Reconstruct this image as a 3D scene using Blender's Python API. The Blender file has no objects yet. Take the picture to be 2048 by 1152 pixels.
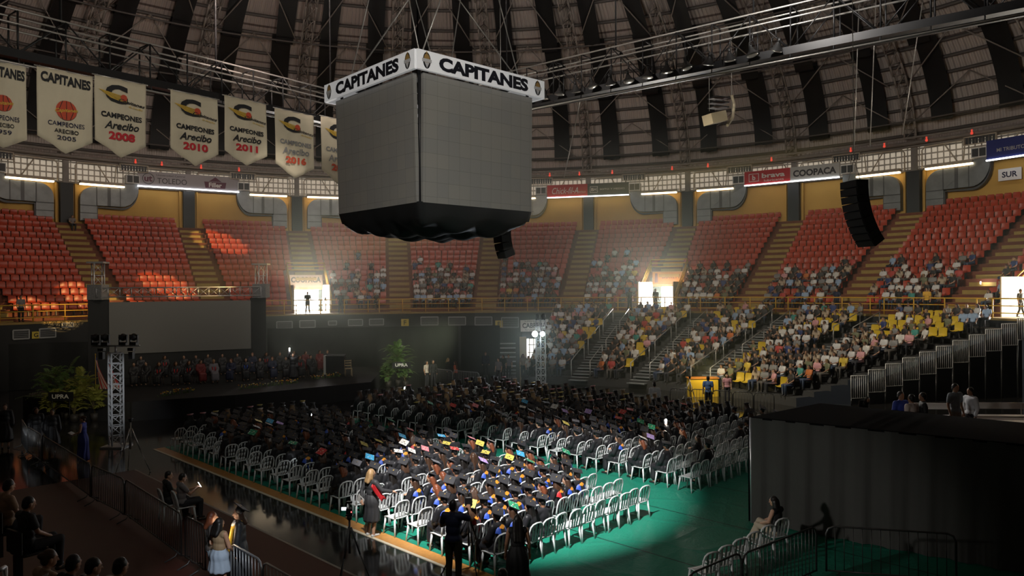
import bpy, bmesh, math, random
import numpy as np
from mathutils import Vector, Matrix, noise as mnoise

# ------------------------------------------------------------------ camera, world, big lights, exposure
SC = bpy.context.scene
COL = SC.collection
F, CX, CY, EYE = 1480.0, 1024.0, 576.0, 6.1
ROLL = math.radians(0.5)
RV = Vector((math.cos(ROLL), 0, -math.sin(ROLL)))
UV = Vector((math.sin(ROLL), 0, math.cos(ROLL)))
FV = Vector((0, 1, 0))
cam_data = bpy.data.cameras.new('camera')
cam_data.sensor_width = 36.0
cam_data.lens = F / 2048 * 36.0
cam_data.clip_end = 400
cam = bpy.data.objects.new('camera', cam_data)
COL.objects.link(cam)
cam.matrix_world = Matrix(((RV.x, UV.x, -FV.x, 0), (RV.y, UV.y, -FV.y, 0), (RV.z, UV.z, -FV.z, EYE), (0, 0, 0, 1)))
SC.camera = cam

SC.view_settings.view_transform = 'Standard'
SC.view_settings.look = 'None'
SC.view_settings.gamma = 1.0
SC.view_settings.use_curve_mapping = False
SC.view_settings.exposure = 0.0

W = bpy.data.worlds.new('world')
SC.world = W
W.use_nodes = True
W.node_tree.nodes['Background'].inputs['Color'].default_value = (0.9, 0.95, 1.0, 1)
W.node_tree.nodes['Background'].inputs['Strength'].default_value = 0.02
SC.cycles.volume_bounces = 0
SC.cycles.max_bounces = 5
SC.cycles.diffuse_bounces = 3
SC.cycles.glossy_bounces = 2
SC.cycles.sample_clamp_indirect = 4.0
SC.cycles.volume_step_rate = 1.0

BEAR = math.radians(-7.1)                       # bearing of the arena's centre
CEN = Vector((28 * math.sin(BEAR), 28 * math.cos(BEAR), 0))
CAMP = Vector((0, 0, EYE))


def pol(r, th, z=0.0):
    a = BEAR + math.radians(th)
    return Vector((CEN.x + r * math.sin(a), CEN.y + r * math.cos(a), z))


def ray(px, py):
    return RV * ((px - CX) / F) + UV * ((CY - py) / F) + FV


def at_depth(px, py, y):
    d = ray(px, py)
    return CAMP + d * (y / d.y)


def on_z(px, py, z=0.0):
    d = ray(px, py)
    return CAMP + d * ((z - EYE) / d.z)


def on_plane(px, py, p0, n):
    d = ray(px, py)
    return CAMP + d * ((p0 - CAMP).dot(n) / d.dot(n))


def on_cyl(px, py, r):
    d = ray(px, py)
    ox, oy = CAMP.x - CEN.x, CAMP.y - CEN.y
    a = d.x * d.x + d.y * d.y
    b = 2 * (ox * d.x + oy * d.y)
    c = ox * ox + oy * oy - r * r
    return CAMP + d * ((-b + math.sqrt(b * b - 4 * a * c)) / (2 * a))


def theta_of(p):
    return (math.degrees(math.atan2(p.x - CEN.x, p.y - CEN.y)) - math.degrees(BEAR) + 180) % 360 - 180


def face_rot(d):                                # z rotation that turns local +Y to d
    return math.atan2(-d.x, d.y)


def lamp(name, kind, loc, energy, color=(1, 1, 1), aim=None, size=0.2, spot=45, blend=0.3, size_y=None):
    ld = bpy.data.lights.new(name, kind)
    ld.energy = energy
    ld.color = color
    if kind == 'SPOT':
        ld.spot_size = math.radians(spot)
        ld.spot_blend = blend
        ld.shadow_soft_size = size
    elif kind == 'AREA':
        ld.size = size
        if size_y:
            ld.shape = 'RECTANGLE'
            ld.size_y = size_y
    else:
        ld.shadow_soft_size = size
    o = bpy.data.objects.new(name, ld)
    COL.objects.link(o)
    o.location = loc
    if aim is not None:
        o.rotation_euler = (Vector(aim) - Vector(loc)).to_track_quat('-Z', 'Y').to_euler()
    return o


# follow spot high on the near catwalk: white pool over the near rows of graduates
lamp('follow_spot_light', 'SPOT', (-3.0, 8.6, 15.8), 34000, (1.0, 0.97, 0.94), aim=(0.1, 20.9, 0.5), size=0.12, spot=28.5, blend=0.5)
# added weak wide lamp, lifting the rest of the floor around that pool
lamp('floor_fill_light', 'SPOT', (-3.2, 8.4, 15.8), 1700, (0.95, 1.0, 0.93), aim=(-2.0, 25.0, 0.5), size=0.3, spot=62, blend=1.0)
# low side lamp at left, raking the curtain
lamp('side_lamp_light', 'SPOT', (-8.8, 7.0, 5.8), 2600, (1.0, 0.95, 0.88), aim=(5.9, 17.4, 0.9), size=0.3, spot=22, blend=1.0)
# added fill lamps under the catwalk, brightening the stands
lamp('arena_fill_light', 'SPOT', (4.0, 33.0, 14.6), 7200, (1.0, 0.9, 0.72), aim=(18, 46, 2.5), size=0.6, spot=95, blend=0.9)
lamp('arena_fill_light', 'SPOT', (-6.0, 44.0, 14.4), 2200, (1.0, 0.86, 0.70), aim=(-22, 62, 9), size=0.6, spot=115, blend=0.9)
lamp('arena_fill_light', 'SPOT', (-5.0, 45.0, 14.4), 2200, (1.0, 0.9, 0.76), aim=(2, 70, 9), size=0.6, spot=115, blend=0.9)
lamp('arena_fill_light', 'SPOT', (-15.0, 36.0, 14.2), 1200, (1.0, 0.84, 0.66), aim=(-38, 48, 9), size=0.6, spot=115, blend=0.9)
lamp('arena_fill_light', 'SPOT', (13.5, 33.0, 15.0), 1500, (1.0, 0.86, 0.70), aim=(34, 42, 10), size=0.6, spot=115, blend=0.9)
# added fill lamps on the near side, for the scoreboard and the banners
lamp('arena_fill_light', 'SPOT', (-1.0, 7.0, 14.5), 5200, (1.0, 0.95, 0.86), aim=(-3.2, 26, 11.5), size=0.5, spot=46, blend=0.9)
lamp('arena_fill_light', 'SPOT', (-6.0, 10.0, 15.0), 6000, (1.0, 0.93, 0.80), aim=(-17, 36, 13.5), size=0.5, spot=44, blend=0.9)
# added unseen lamps that brighten the inside of the dome
lamp('dome_fill_light', 'SPOT', (-12.0, 34.0, 19.0), 4600, (1.0, 0.80, 0.70), aim=(-22, 62, 40), size=0.5, spot=150, blend=0.5)
lamp('dome_fill_light', 'SPOT', (-3.0, 30.0, 19.5), 3600, (1.0, 0.90, 0.82), aim=(0, 60, 40), size=0.5, spot=150, blend=0.5)
lamp('dome_fill_light', 'SPOT', (9.0, 28.0, 19.0), 3600, (1.0, 0.94, 0.88), aim=(30, 48, 40), size=0.5, spot=150, blend=0.5)
# shafts of afternoon sun through the roof edge onto the left stand
for px_, py_, dd in ((120, 622, 48.5), (205, 590, 52.0), (330, 572, 57.0), (235, 612, 53), (410, 492, 66.0)):
    lamp('sun_shaft_light', 'SPOT', (33.0, 36.0, 16.6), 220000, (1.0, 0.66, 0.22), aim=at_depth(px_, py_, dd), size=0.02, spot=2.6, blend=0.3)

# ------------------------------------------------------------------ helpers
def sset(o, label=None, cat=None, group=None, kind=None):
    if label:
        o['label'] = label
    if cat:
        o['category'] = cat
    if group:
        o['group'] = group
    if kind:
        o['kind'] = kind
    return o


MATS = {}


def mat(name, color=(0.5, 0.5, 0.5), rough=0.6, metal=0.0, emit=0.0, noise_s=0.0, noise_a=0.25, bump=0.0, spec=0.5, objcol=False, vcol=False, alpha=1.0, sheen=0.0, emitcol=None):
    if name in MATS:
        return MATS[name]
    m = bpy.data.materials.new(name)
    m.use_nodes = True
    nt = m.node_tree
    b = nt.nodes['Principled BSDF']
    b.inputs['Base Color'].default_value = (*color, 1)
    b.inputs['Roughness'].default_value = rough
    b.inputs['Metallic'].default_value = metal
    b.inputs['Specular IOR Level'].default_value = spec
    src = None
    if objcol:
        n = nt.nodes.new('ShaderNodeObjectInfo')
        src = n.outputs['Color']
    if vcol:
        n = nt.nodes.new('ShaderNodeVertexColor')
        n.layer_name = 'Col'
        src = n.outputs['Color']
    if noise_s:
        tc = nt.nodes.new('ShaderNodeTexCoord')
        nz = nt.nodes.new('ShaderNodeTexNoise')
        nz.inputs['Scale'].default_value = noise_s
        nz.inputs['Detail'].default_value = 4
        nt.links.new(tc.outputs['Object'], nz.inputs['Vector'])
        mr = nt.nodes.new('ShaderNodeMapRange')
        mr.inputs['To Min'].default_value = 1 - noise_a
        mr.inputs['To Max'].default_value = 1 + noise_a
        nt.links.new(nz.outputs['Fac'], mr.inputs['Value'])
        mx = nt.nodes.new('ShaderNodeMix')
        mx.data_type = 'RGBA'
        mx.blend_type = 'MULTIPLY'
        mx.inputs['Factor'].default_value = 1
        if src:
            nt.links.new(src, mx.inputs['A'])
        else:
            mx.inputs['A'].default_value = (*color, 1)
        nt.links.new(mr.outputs['Result'], mx.inputs['B'])
        src = mx.outputs['Result']
        if bump:
            bp = nt.nodes.new('ShaderNodeBump')
            bp.inputs['Strength'].default_value = bump
            nt.links.new(nz.outputs['Fac'], bp.inputs['Height'])
            nt.links.new(bp.outputs['Normal'], b.inputs['Normal'])
    if src:
        nt.links.new(src, b.inputs['Base Color'])
    if emit:
        b.inputs['Emission Color'].default_value = (*(emitcol or color), 1)
        b.inputs['Emission Strength'].default_value = emit
    if alpha < 1:
        b.inputs['Alpha'].default_value = alpha
    MATS[name] = m
    return m


def nodes_of(m):
    nt = m.node_tree
    return nt, nt.nodes, nt.links, nt.nodes['Principled BSDF']


class MB:
    """collects simple shapes; build() links them as one mesh object"""

    def __init__(s):
        s.v, s.f, s.mi, s.sm = [], [], [], []

    def add(s, vs, fs, mi=0, smooth=False):
        o = len(s.v)
        s.v.extend([tuple(v) for v in vs])
        for f in fs:
            s.f.append([o + i for i in f])
            s.mi.append(mi)
            s.sm.append(smooth)

    def box(s, c, size, M=None, mi=0):
        x, y, z = size[0] / 2, size[1] / 2, size[2] / 2
        vs = [Vector((i * x, j * y, k * z)) for i in (-1, 1) for j in (-1, 1) for k in (-1, 1)]
        if M is not None:
            vs = [M @ v for v in vs]
        vs = [v + Vector(c) for v in vs]
        s.add(vs, [(0, 1, 3, 2), (4, 6, 7, 5), (0, 4, 5, 1), (2, 3, 7, 6), (0, 2, 6, 4), (1, 5, 7, 3)], mi)

    def rbox(s, c, size, r, M=None, mi=0, seg=2):
        """box with rounded vertical edges and a small chamfer at top and bottom"""
        x, y, z = size[0] / 2, size[1] / 2, size[2] / 2
        r = min(r, x * .98, y * .98)
        ring = []
        for cx, cy, a0 in ((x - r, y - r, 0), (-x + r, y - r, 90), (-x + r, -y + r, 180), (x - r, -y + r, 270)):
            for k in range(seg + 1):
                a = math.radians(a0 + 90 * k / seg)
                ring.append((cx + r * math.cos(a), cy + r * math.sin(a)))
        n = len(ring)
        ch = min(r, z) * .5
        vs = []
        for zz, sc in ((-z, 1 - ch / max(x, y)), (-z + ch, 1), (z - ch, 1), (z, 1 - ch / max(x, y))):
            vs += [Vector((a * sc, b * sc, zz)) for a, b in ring]
        if M is not None:
            vs = [M @ v for v in vs]
        vs = [v + Vector(c) for v in vs]
        fs = [list(range(n))[::-1], list(range(3 * n, 4 * n))]
        for k in range(3):
            for i in range(n):
                j = (i + 1) % n
                fs.append((k * n + i, k * n + j, (k + 1) * n + j, (k + 1) * n + i))
        s.add(vs, fs, mi)

    def tube(s, p0, p1, r0, r1=None, n=6, mi=0, caps=True):
        p0, p1 = Vector(p0), Vector(p1)
        r1 = r0 if r1 is None else r1
        d = p1 - p0
        if d.length < 1e-6:
            return
        d.normalize()
        a = d.orthogonal().normalized()
        b = d.cross(a)
        vs = []
        for p, r in ((p0, r0), (p1, r1)):
            for i in range(n):
                t = 2 * math.pi * i / n
                vs.append(p + (a * math.cos(t) + b * math.sin(t)) * r)
        fs = [(i, (i + 1) % n, n + (i + 1) % n, n + i) for i in range(n)]
        if caps:
            fs += [list(range(n))[::-1], list(range(n, 2 * n))]
        s.add(vs, fs, mi, True)

    def path(s, pts, r, n=6, mi=0, closed=False):
        pts = [Vector(p) for p in pts]
        m = len(pts)
        vs, up = [], None
        for i, p in enumerate(pts):
            if closed:
                d = pts[(i + 1) % m] - pts[i - 1]
            else:
                d = pts[min(i + 1, m - 1)] - pts[max(i - 1, 0)]
            d.normalize()
            if up is None:
                a = d.orthogonal().normalized()
            else:
                a = (up - d * up.dot(d))
                a = a.normalized() if a.length > 1e-5 else d.orthogonal().normalized()
            up = a
            b = d.cross(a)
            rr = r[i] if isinstance(r, (list, tuple)) else r
            vs += [p + (a * math.cos(2 * math.pi * k / n) + b * math.sin(2 * math.pi * k / n)) * rr for k in range(n)]
        fs = []
        for i in range(m if closed else m - 1):
            j = (i + 1) % m
            fs += [(i * n + k, i * n + (k + 1) % n, j * n + (k + 1) % n, j * n + k) for k in range(n)]
        if not closed:
            fs += [list(range(n))[::-1], list(range((m - 1) * n, m * n))]
        s.add(vs, fs, mi, True)

    def ell(s, c, r, n=10, m=6, M=None, mi=0):
        vs, fs = [], []
        for j in range(m + 1):
            ph = math.pi * j / m
            for i in range(n):
                t = 2 * math.pi * i / n
                v = Vector((r[0] * math.sin(ph) * math.cos(t), r[1] * math.sin(ph) * math.sin(t), r[2] * math.cos(ph)))
                if M is not None:
                    v = M @ v
                vs.append(v + Vector(c))
        for j in range(m):
            for i in range(n):
                fs.append((j * n + i, (j + 1) * n + i, (j + 1) * n + (i + 1) % n, j * n + (i + 1) % n))
        s.add(vs, fs, mi, True)

    def prism(s, poly, o, ex, ey, ez, depth, mi=0):
        """polygon in the (ex, ey) plane at o, pushed depth along ez"""
        o, ex, ey, ez = Vector(o), Vector(ex), Vector(ey), Vector(ez)
        n = len(poly)
        a = [o + ex * p[0] + ey * p[1] for p in poly]
        b = [v + ez * depth for v in a]
        fs = [list(range(n))[::-1], list(range(n, 2 * n))] + [(i, (i + 1) % n, n + (i + 1) % n, n + i) for i in range(n)]
        s.add(a + b, fs, mi)

    def grid(s, fn, nu, nv, mi=0, smooth=True):
        vs = [fn(i / nu, j / nv) for j in range(nv + 1) for i in range(nu + 1)]
        w = nu + 1
        fs = [(j * w + i, j * w + i + 1, (j + 1) * w + i + 1, (j + 1) * w + i) for j in range(nv) for i in range(nu)]
        s.add(vs, fs, mi, smooth)

    def mesh(s, name, mats):
        me = bpy.data.meshes.new(name)
        me.from_pydata(s.v, [], s.f)
        for m in (mats if isinstance(mats, (list, tuple)) else [mats]):
            me.materials.append(m)
        me.polygons.foreach_set('material_index', s.mi)
        me.polygons.foreach_set('use_smooth', s.sm)
        me.update()
        return me

    def build(s, name, mats, parent=None, loc=None, rz=0):
        o = bpy.data.objects.new(name, s.mesh(name, mats))
        COL.objects.link(o)
        if parent:
            o.parent = parent
        if loc is not None:
            o.location = loc
        o.rotation_euler.z = rz
        return o


def link_mesh(name, me, parent=None, loc=None, rz=0):
    o = bpy.data.objects.new(name, me)
    COL.objects.link(o)
    if parent:
        o.parent = parent
    if loc is not None:
        o.location = loc
    o.rotation_euler.z = rz
    return o


def empty(name, loc, rz=0, label=None, cat=None, group=None):
    o = bpy.data.objects.new(name, None)
    COL.objects.link(o)
    o.location = loc
    o.rotation_euler.z = rz
    o.empty_display_size = 0.1
    return sset(o, label, cat, group)


KIDS = {}


def kids_of(o):
    return list(o.children)


def copy_tree(o, parent=None):
    c = o.copy()
    COL.objects.link(c)
    c.parent = parent
    for ch in o.children:
        copy_tree(ch, c)
    return c


def structure(o):
    o['kind'] = 'structure'
    return o


def frame_m(o, ex, ey):
    ex, ey = Vector(ex).normalized(), Vector(ey)
    ey = (ey - ex * ey.dot(ex)).normalized()
    ez = ex.cross(ey)
    return Matrix(((ex.x, ey.x, ez.x, o[0]), (ex.y, ey.y, ez.y, o[1]), (ex.z, ey.z, ez.z, o[2]), (0, 0, 0, 1)))


def text_mesh(txt, height, m, bold=0.0, sx=1.0, shear=0.0, depth=0.004):
    cu = bpy.data.curves.new('lettering', 'FONT')
    cu.body = txt
    cu.align_x = 'CENTER'
    cu.align_y = 'CENTER'
    cu.size = 1.0
    cu.offset = bold
    cu.shear = shear
    cu.extrude = 0.0
    cu.resolution_u = 3
    o = bpy.data.objects.new('lettering', cu)
    COL.objects.link(o)
    dg = bpy.context.evaluated_depsgraph_get()
    me = bpy.data.meshes.new_from_object(o.evaluated_get(dg))
    bpy.data.objects.remove(o)
    bpy.data.curves.remove(cu)
    me.name = 'lettering'
    co = np.empty(len(me.vertices) * 3, dtype=np.float32)
    me.vertices.foreach_get('co', co)
    co = co.reshape(-1, 3)
    if len(co):
        lo, hi = co.min(0), co.max(0)
        k = height / max(hi[1] - lo[1], 1e-6)
        co -= (lo + hi) / 2
        co[:, 0] *= k * sx
        co[:, 1] *= k
        co[:, 2] = 0
        me.vertices.foreach_set('co', co.ravel())
    me.materials.clear()
    me.materials.append(m)
    me.update()
    return me


def put_text(txt, M, x, y, height, m, parent, bold=0.0, sx=1.0, width=None, shear=0.0, lift=0.006, name='lettering', rot=0):
    """lettering centred at (x, y) of the frame M (x right, y up, z out of the surface)"""
    me = text_mesh(txt, height, m, bold, sx, shear)
    if width:
        co = np.empty(len(me.vertices) * 3, dtype=np.float32)
        me.vertices.foreach_get('co', co)
        co = co.reshape(-1, 3)
        co[:, 0] *= width / (co[:, 0].max() - co[:, 0].min())
        me.vertices.foreach_set('co', co.ravel())
    o = bpy.data.objects.new(name, me)
    COL.objects.link(o)
    o.parent = parent
    pm = parent.matrix_basis.inverted() if parent else Matrix()
    o.matrix_basis = pm @ M @ Matrix.Translation((x, y, lift)) @ Matrix.Rotation(rot, 4, 'Z')
    return o


def put_poly(polys, M, m, parent, name, lift=0.004):
    """flat shapes on a surface: polys is a list of (points, material index)"""
    mb = MB()
    k = 0
    for pts, mi in polys:
        mb.add([(p[0], p[1], lift + 0.0015 * k) for p in pts], [list(range(len(pts)))], mi)
        k += 1
    o = mb.build(name, m, parent)
    pm = parent.matrix_basis.inverted() if parent else Matrix()
    o.matrix_basis = pm @ M
    return o


def circ(cx, cy, rx, ry, n=24, a0=0, a1=360):
    return [(cx + rx * math.cos(math.radians(a0 + (a1 - a0) * i / n)), cy + ry * math.sin(math.radians(a0 + (a1 - a0) * i / n))) for i in range(n + (0 if a1 - a0 == 360 else 1))]


def hsh(*a):
    return random.Random(str(a)).random()


ORD = ['zeroth', 'first', 'second', 'third', 'fourth', 'fifth', 'sixth', 'seventh', 'eighth', 'ninth', 'tenth', 'eleventh', 'twelfth', 'thirteenth',
       'fourteenth', 'fifteenth', 'sixteenth', 'seventeenth', 'eighteenth', 'nineteenth', 'twentieth', 'twenty-first', 'twenty-second', 'twenty-third',
       'twenty-fourth', 'twenty-fifth', 'twenty-sixth', 'twenty-seventh', 'twenty-eighth', 'twenty-ninth', 'thirtieth']

# ------------------------------------------------------------------ the setting
S2 = math.sqrt(0.5)
def uvw(u, v, z=0.0):                           # court grid: u runs along the chair rows, v toward the stage
    return Vector(((u - v) * S2, (u + v) * S2, z))

EU, EV = Vector((S2, S2, 0)), Vector((-S2, S2, 0))
CONC_Z, CONC_R = 4.2, 33.0
UR0, URUN, UZ0, URISE, UROWS = 34.6, 0.75, 4.5, 0.48, 16
LR0, LRUN, LZ0, LRISE, LROWS = 20.0, 0.95, 0.45, 0.27, 13
AIS = [-38.1 + 11.8 * k for k in range(-4, 13)]
DOORS = [-14.5, 32.6, 74.6]
LAIS = [29.5, 40.5, 51.5, 62.5]
TH0, TH1 = -81.75, 103.0
ENDA, ENDB = Vector((17.3, 37.8, 0)), Vector((27.4, 39.8, 0))   # right end of the lower stand


def dome(r):
    return 17.0 + 18.3 * math.sqrt(max(0.0, 1 - (r / 47.05) ** 2))


def domep(ph, th, d=0.0):
    """point d metres inside the dome at the elevation angle ph"""
    a = math.radians(ph)
    return pol((47 - d) * math.cos(a), th, 17.0 + (18.3 - d) * math.sin(a))


m_floor = mat('floor dark gloss', (0.022, 0.021, 0.02), 0.10, spec=0.4, noise_s=0.6, noise_a=0.4)
mb = MB()
N = 96
mb.add([CEN + Vector((47 * math.sin(2 * math.pi * i / N), 47 * math.cos(2 * math.pi * i / N), 0)) for i in range(N)], [list(range(N))[::-1]])
o = structure(mb.build('floor', m_floor))

# green vinyl cover with seams and creases
m_green = mat('green vinyl', (0.012, 0.20, 0.13), 0.48, spec=0.35)
nt, nn, ll, bs = nodes_of(m_green)
tc = nn.new('ShaderNodeTexCoord')
mp = nn.new('ShaderNodeMapping')
mp.inputs['Rotation'].default_value = (0, 0, math.radians(-45))
ll.new(tc.outputs['Object'], mp.inputs['Vector'])
sx = nn.new('ShaderNodeSeparateXYZ')
ll.new(mp.outputs['Vector'], sx.inputs['Vector'])
def mth(op, a, b=None, c=None):
    n = nn.new('ShaderNodeMath')
    n.operation = op
    for i, x in enumerate((a, b, c)):
        if x is None:
            continue
        if isinstance(x, (int, float)):
            n.inputs[i].default_value = x
        else:
            ll.new(x, n.inputs[i])
    return n.outputs[0]
fr = mth('PINGPONG', mth('ADD', sx.outputs['X'], -14.15 + 30.5), 1.525)
seam = mth('LESS_THAN', fr, 0.022)
vo = nn.new('ShaderNodeTexVoronoi')
vo.feature = 'DISTANCE_TO_EDGE'
vo.inputs['Scale'].default_value = 0.75
nzw = nn.new('ShaderNodeTexNoise')
nzw.inputs['Scale'].default_value = 0.7
mxv = nn.new('ShaderNodeMix')
mxv.data_type = 'VECTOR'
mxv.inputs['Factor'].default_value = 0.35
ll.new(tc.outputs['Object'], nzw.inputs['Vector'])
ll.new(tc.outputs['Object'], mxv.inputs['A'])
ll.new(nzw.outputs['Color'], mxv.inputs['B'])
ll.new(mxv.outputs['Result'], vo.inputs['Vector'])
cre = mth('MINIMUM', mth('MULTIPLY', vo.outputs['Distance'], 14.0), 1.0)
nzf = nn.new('ShaderNodeTexNoise')
nzf.inputs['Scale'].default_value = 6.0
nzf.inputs['Distortion'].default_value = 1.5
ll.new(tc.outputs['Object'], nzf.inputs['Vector'])
hgt = mth('ADD', mth('MULTIPLY', cre, -0.5), mth('MULTIPLY', nzf.outputs['Fac'], 0.6))
bp = nn.new('ShaderNodeBump')
bp.inputs['Strength'].default_value = 0.55
bp.inputs['Distance'].default_value = 0.05
ll.new(hgt, bp.inputs['Height'])
ll.new(bp.outputs['Normal'], bs.inputs['Normal'])
mc = nn.new('ShaderNodeMix')
mc.data_type = 'RGBA'
ll.new(seam, mc.inputs['Factor'])
mc.inputs['A'].default_value = (0.012, 0.20, 0.13, 1)
mc.inputs['B'].default_value = (0.004, 0.03, 0.022, 1)
ll.new(mc.outputs['Result'], bs.inputs['Base Color'])


def slab(name, quad, z0, z1, m):
    mb = MB()
    vs = [(p.x, p.y, z0) for p in quad] + [(p.x, p.y, z1) for p in quad]
    n = len(quad)
    mb.add(vs, [list(range(n))[::-1], list(range(n, 2 * n))] + [(i, (i + 1) % n, n + (i + 1) % n, n + i) for i in range(n)])
    return structure(mb.build(name, m))


slab('floor_covering', [uvw(10.78, -6), uvw(29, -6), uvw(29, 30), uvw(10.78, 30)], 0.0, 0.02, m_green)
m_wood = mat('orange wood strip', (0.55, 0.26, 0.07), 0.35, noise_s=9, noise_a=0.25)
m_line = mat('pale floor line', (0.75, 0.66, 0.5), 0.4)
slab('trim_1', [uvw(10.42, -6), uvw(10.78, -6), uvw(10.78, 30), uvw(10.42, 30)], 0.0, 0.012, m_wood)
slab('trim_2', [uvw(10.34, -6), uvw(10.42, -6), uvw(10.42, 30), uvw(10.34, 30)], 0.0, 0.013, m_line)
m_maroon = mat('maroon floor', (0.065, 0.015, 0.009), 0.5, noise_s=1.2, noise_a=0.25)
slab('floor_border', [uvw(-20, -8), uvw(8.7, -8), uvw(8.7, 27), uvw(-20, 27)], 0.0, 0.008, m_maroon)
slab('trim_3', [uvw(8.70, -8), uvw(8.76, -8), uvw(8.76, 27), uvw(8.70, 27)], 0.0, 0.012, mat('grey floor line', (0.25, 0.22, 0.19), 0.4))


def revolve(mb, prof, ths, mi=0, flip=False):
    """surface through the profile points (r, z), swept through the angles ths"""
    n = len(prof)
    vs = [pol(r, t, z) for t in ths for r, z in prof]
    fs = []
    for i in range(len(ths) - 1):
        for j in range(n - 1):
            q = (i * n + j, (i + 1) * n + j, (i + 1) * n + j + 1, i * n + j + 1)
            fs.append(q[::-1] if flip else q)
    mb.add(vs, fs, mi)


def arange(a, b, step):
    n = max(1, int(math.ceil((b - a) / step)))
    return [a + (b - a) * i / n for i in range(n + 1)]


# upper stand: stepped terrace with the entrance cuts
m_terr = mat('terrace concrete', (0.16, 0.045, 0.022), 0.8, noise_s=2, noise_a=0.3)
m_stair = mat('olive stair paint', (0.34, 0.235, 0.06), 0.7, noise_s=3, noise_a=0.3)
m_yel = mat('yellow rail paint', (0.62, 0.36, 0.03), 0.45)
mb = MB()
VROWS = 6
for i in range(UROWS):
    r0, r1 = UR0 + URUN * i, UR0 + URUN * (i + 1)
    z0, z1 = UZ0 + URISE * (i - 1) if i else CONC_Z, UZ0 + URISE * i
    cuts = [TH0]
    if i < VROWS:
        for d in DOORS:
            h = math.degrees(math.asin(1.45 / r0))
            cuts += [d - h, d + h]
    cuts.append(TH1)
    for a, b in zip(cuts[0::2], cuts[1::2]):
        revolve(mb, [(r0, z0), (r0, z1), (r1, z1)], arange(a, b, 1.9))
structure(mb.build('stand_upper', m_terr))
mb = MB()
for d0, d1 in ((TH0, TH1),):
    revolve(mb, [(CONC_R, CONC_Z - 0.12), (CONC_R, CONC_Z), (UR0 + 0.02, CONC_Z)], arange(d0, d1, 2))
structure(mb.build('floor_concourse', mat('concourse floor', (0.30, 0.20, 0.06), 0.7, noise_s=1.5)))

for n_, th in enumerate(AIS[1:-1]):
    mb = MB()
    start = 0
    if any(abs(th - d) < 6 for d in DOORS):
        start = VROWS
    for i in range(start, UROWS):
        for q in range(2):
            r = UR0 + URUN * (i + q * 0.5) - 0.19
            z = UZ0 + URISE * (i - 1 + (q + 1) * 0.5) + 0.012
            w = 1.75
            p = pol(r + 0.19, th, z - URISE / 4)
            M = Matrix.Rotation(-(BEAR + math.radians(th)), 3, 'Z')
            mb.box(p, (w, 0.39, URISE / 2), M, 0)
            mb.box(p + M @ Vector((0, -0.18, URISE / 4 + 0.006)), (w, 0.05, 0.012), M, 1)
    structure(mb.build('stair_upper', [m_stair, mat('stair nosing', (0.27, 0.18, 0.045), 0.7)]))

# entrance passages through the upper stand: side walls, header, daylight outside
m_vwall = mat('passage wall', (0.62, 0.50, 0.32), 0.7)
m_day = mat('daylight outside', (1, 1, 0.97), 0.9, emit=12.0, emitcol=(1.0, 0.99, 0.92))
VR = UR0 + URUN * VROWS
for n_, d in enumerate(DOORS):
    c = pol(UR0, d)
    M = Matrix.Rotation(-(BEAR + math.radians(d)), 3, 'Z')
    L = VR - UR0
    mb = MB()
    for sg in (-1, 1):
        mb.box(c + M @ Vector((sg * 1.42, L / 2, 0)) + Vector((0, 0, 5.35)), (0.08, L, 2.3), M)
    mb.box(c + M @ Vector((0, L + 0.1, 0)) + Vector((0, 0, 6.75)), (2.9, 0.2, 1.3), M)
    structure(mb.build('door_%d' % (n_ + 1), m_vwall))
    mb = MB()
    mb.box(c + M @ Vector((0, L + 3.0, 0)) + Vector((0, 0, 4.9)), (2.8, 0.05, 2.9), M)
    structure(mb.build('window_%d' % (n_ + 2), m_day))
    mb = MB()
    mb.box(c + M @ Vector((0, L / 2 + 1.5, 0)) + Vector((0, 0, CONC_Z - 0.03)), (2.8, L + 3, 0.06), M)
    structure(mb.build('floor_passage', m_vwall))
    lamp('entrance_daylight', 'AREA', c + M @ Vector((0, L - 0.1, 0)) + Vector((0, 0, 5.25)), 1800, (1.0, 0.98, 0.9), aim=c + M @ Vector((0, -10, 0)) + Vector((0, 0, 5.0)), size=2.6, size_y=1.7)

# lower stand at right
m_lterr = mat('lower stand deck', (0.05, 0.05, 0.05), 0.7)
m_blackwall = mat('black painted wall', (0.012, 0.013, 0.015), 0.55, noise_s=0.8, noise_a=0.3)


def in_lower(p):
    t = (ENDB - ENDA)
    q = Vector((p.x, p.y, 0)) - ENDA
    return t.x * q.y - t.y * q.x > 0.15


def end_theta(r):
    """angle where the arc of radius r meets the end line of the lower stand"""
    t = 30.0
    while t < 95 and in_lower(pol(r, t)):
        t += 0.2
    return t


mb = MB()
for j in range(LROWS):
    r0, r1 = LR0 + LRUN * j, LR0 + LRUN * (j + 1)
    if j == LROWS - 1:
        r1 = CONC_R
    z0, z1 = (0 if j == 0 else LZ0 + LRISE * (j - 1)), LZ0 + LRISE * j
    e = end_theta(r0)
    revolve(mb, [(r0, z0), (r0, z1), (r1, z1)], arange(18.7, e, 1.8))
structure(mb.build('stand_lower', m_lterr))
for th in LAIS:
    mb = MB()
    for j in range(LROWS):
        for q in range(2):
            r = LR0 + LRUN * (j - 0.5 + q * 0.5) + 0.24
            z = LZ0 + LRISE * (j - 1 + (q + 1) * 0.5)
            if not in_lower(pol(r + 1.5, th)) or (th > 60 and j < 6):
                continue
            M = Matrix.Rotation(-(BEAR + math.radians(th)), 3, 'Z')
            mb.box(pol(r, th, z + 0.004), (1.15, 0.46, 0.05), M, 0)
            mb.box(pol(r - 0.22, th, z + 0.034), (1.15, 0.06, 0.012), M, 1)
    structure(mb.build('stair_lower', [mat('stair tread', (0.16, 0.18, 0.19), 0.5), mat('bright nosing', (0.6, 0.62, 0.62), 0.4)]))

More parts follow.
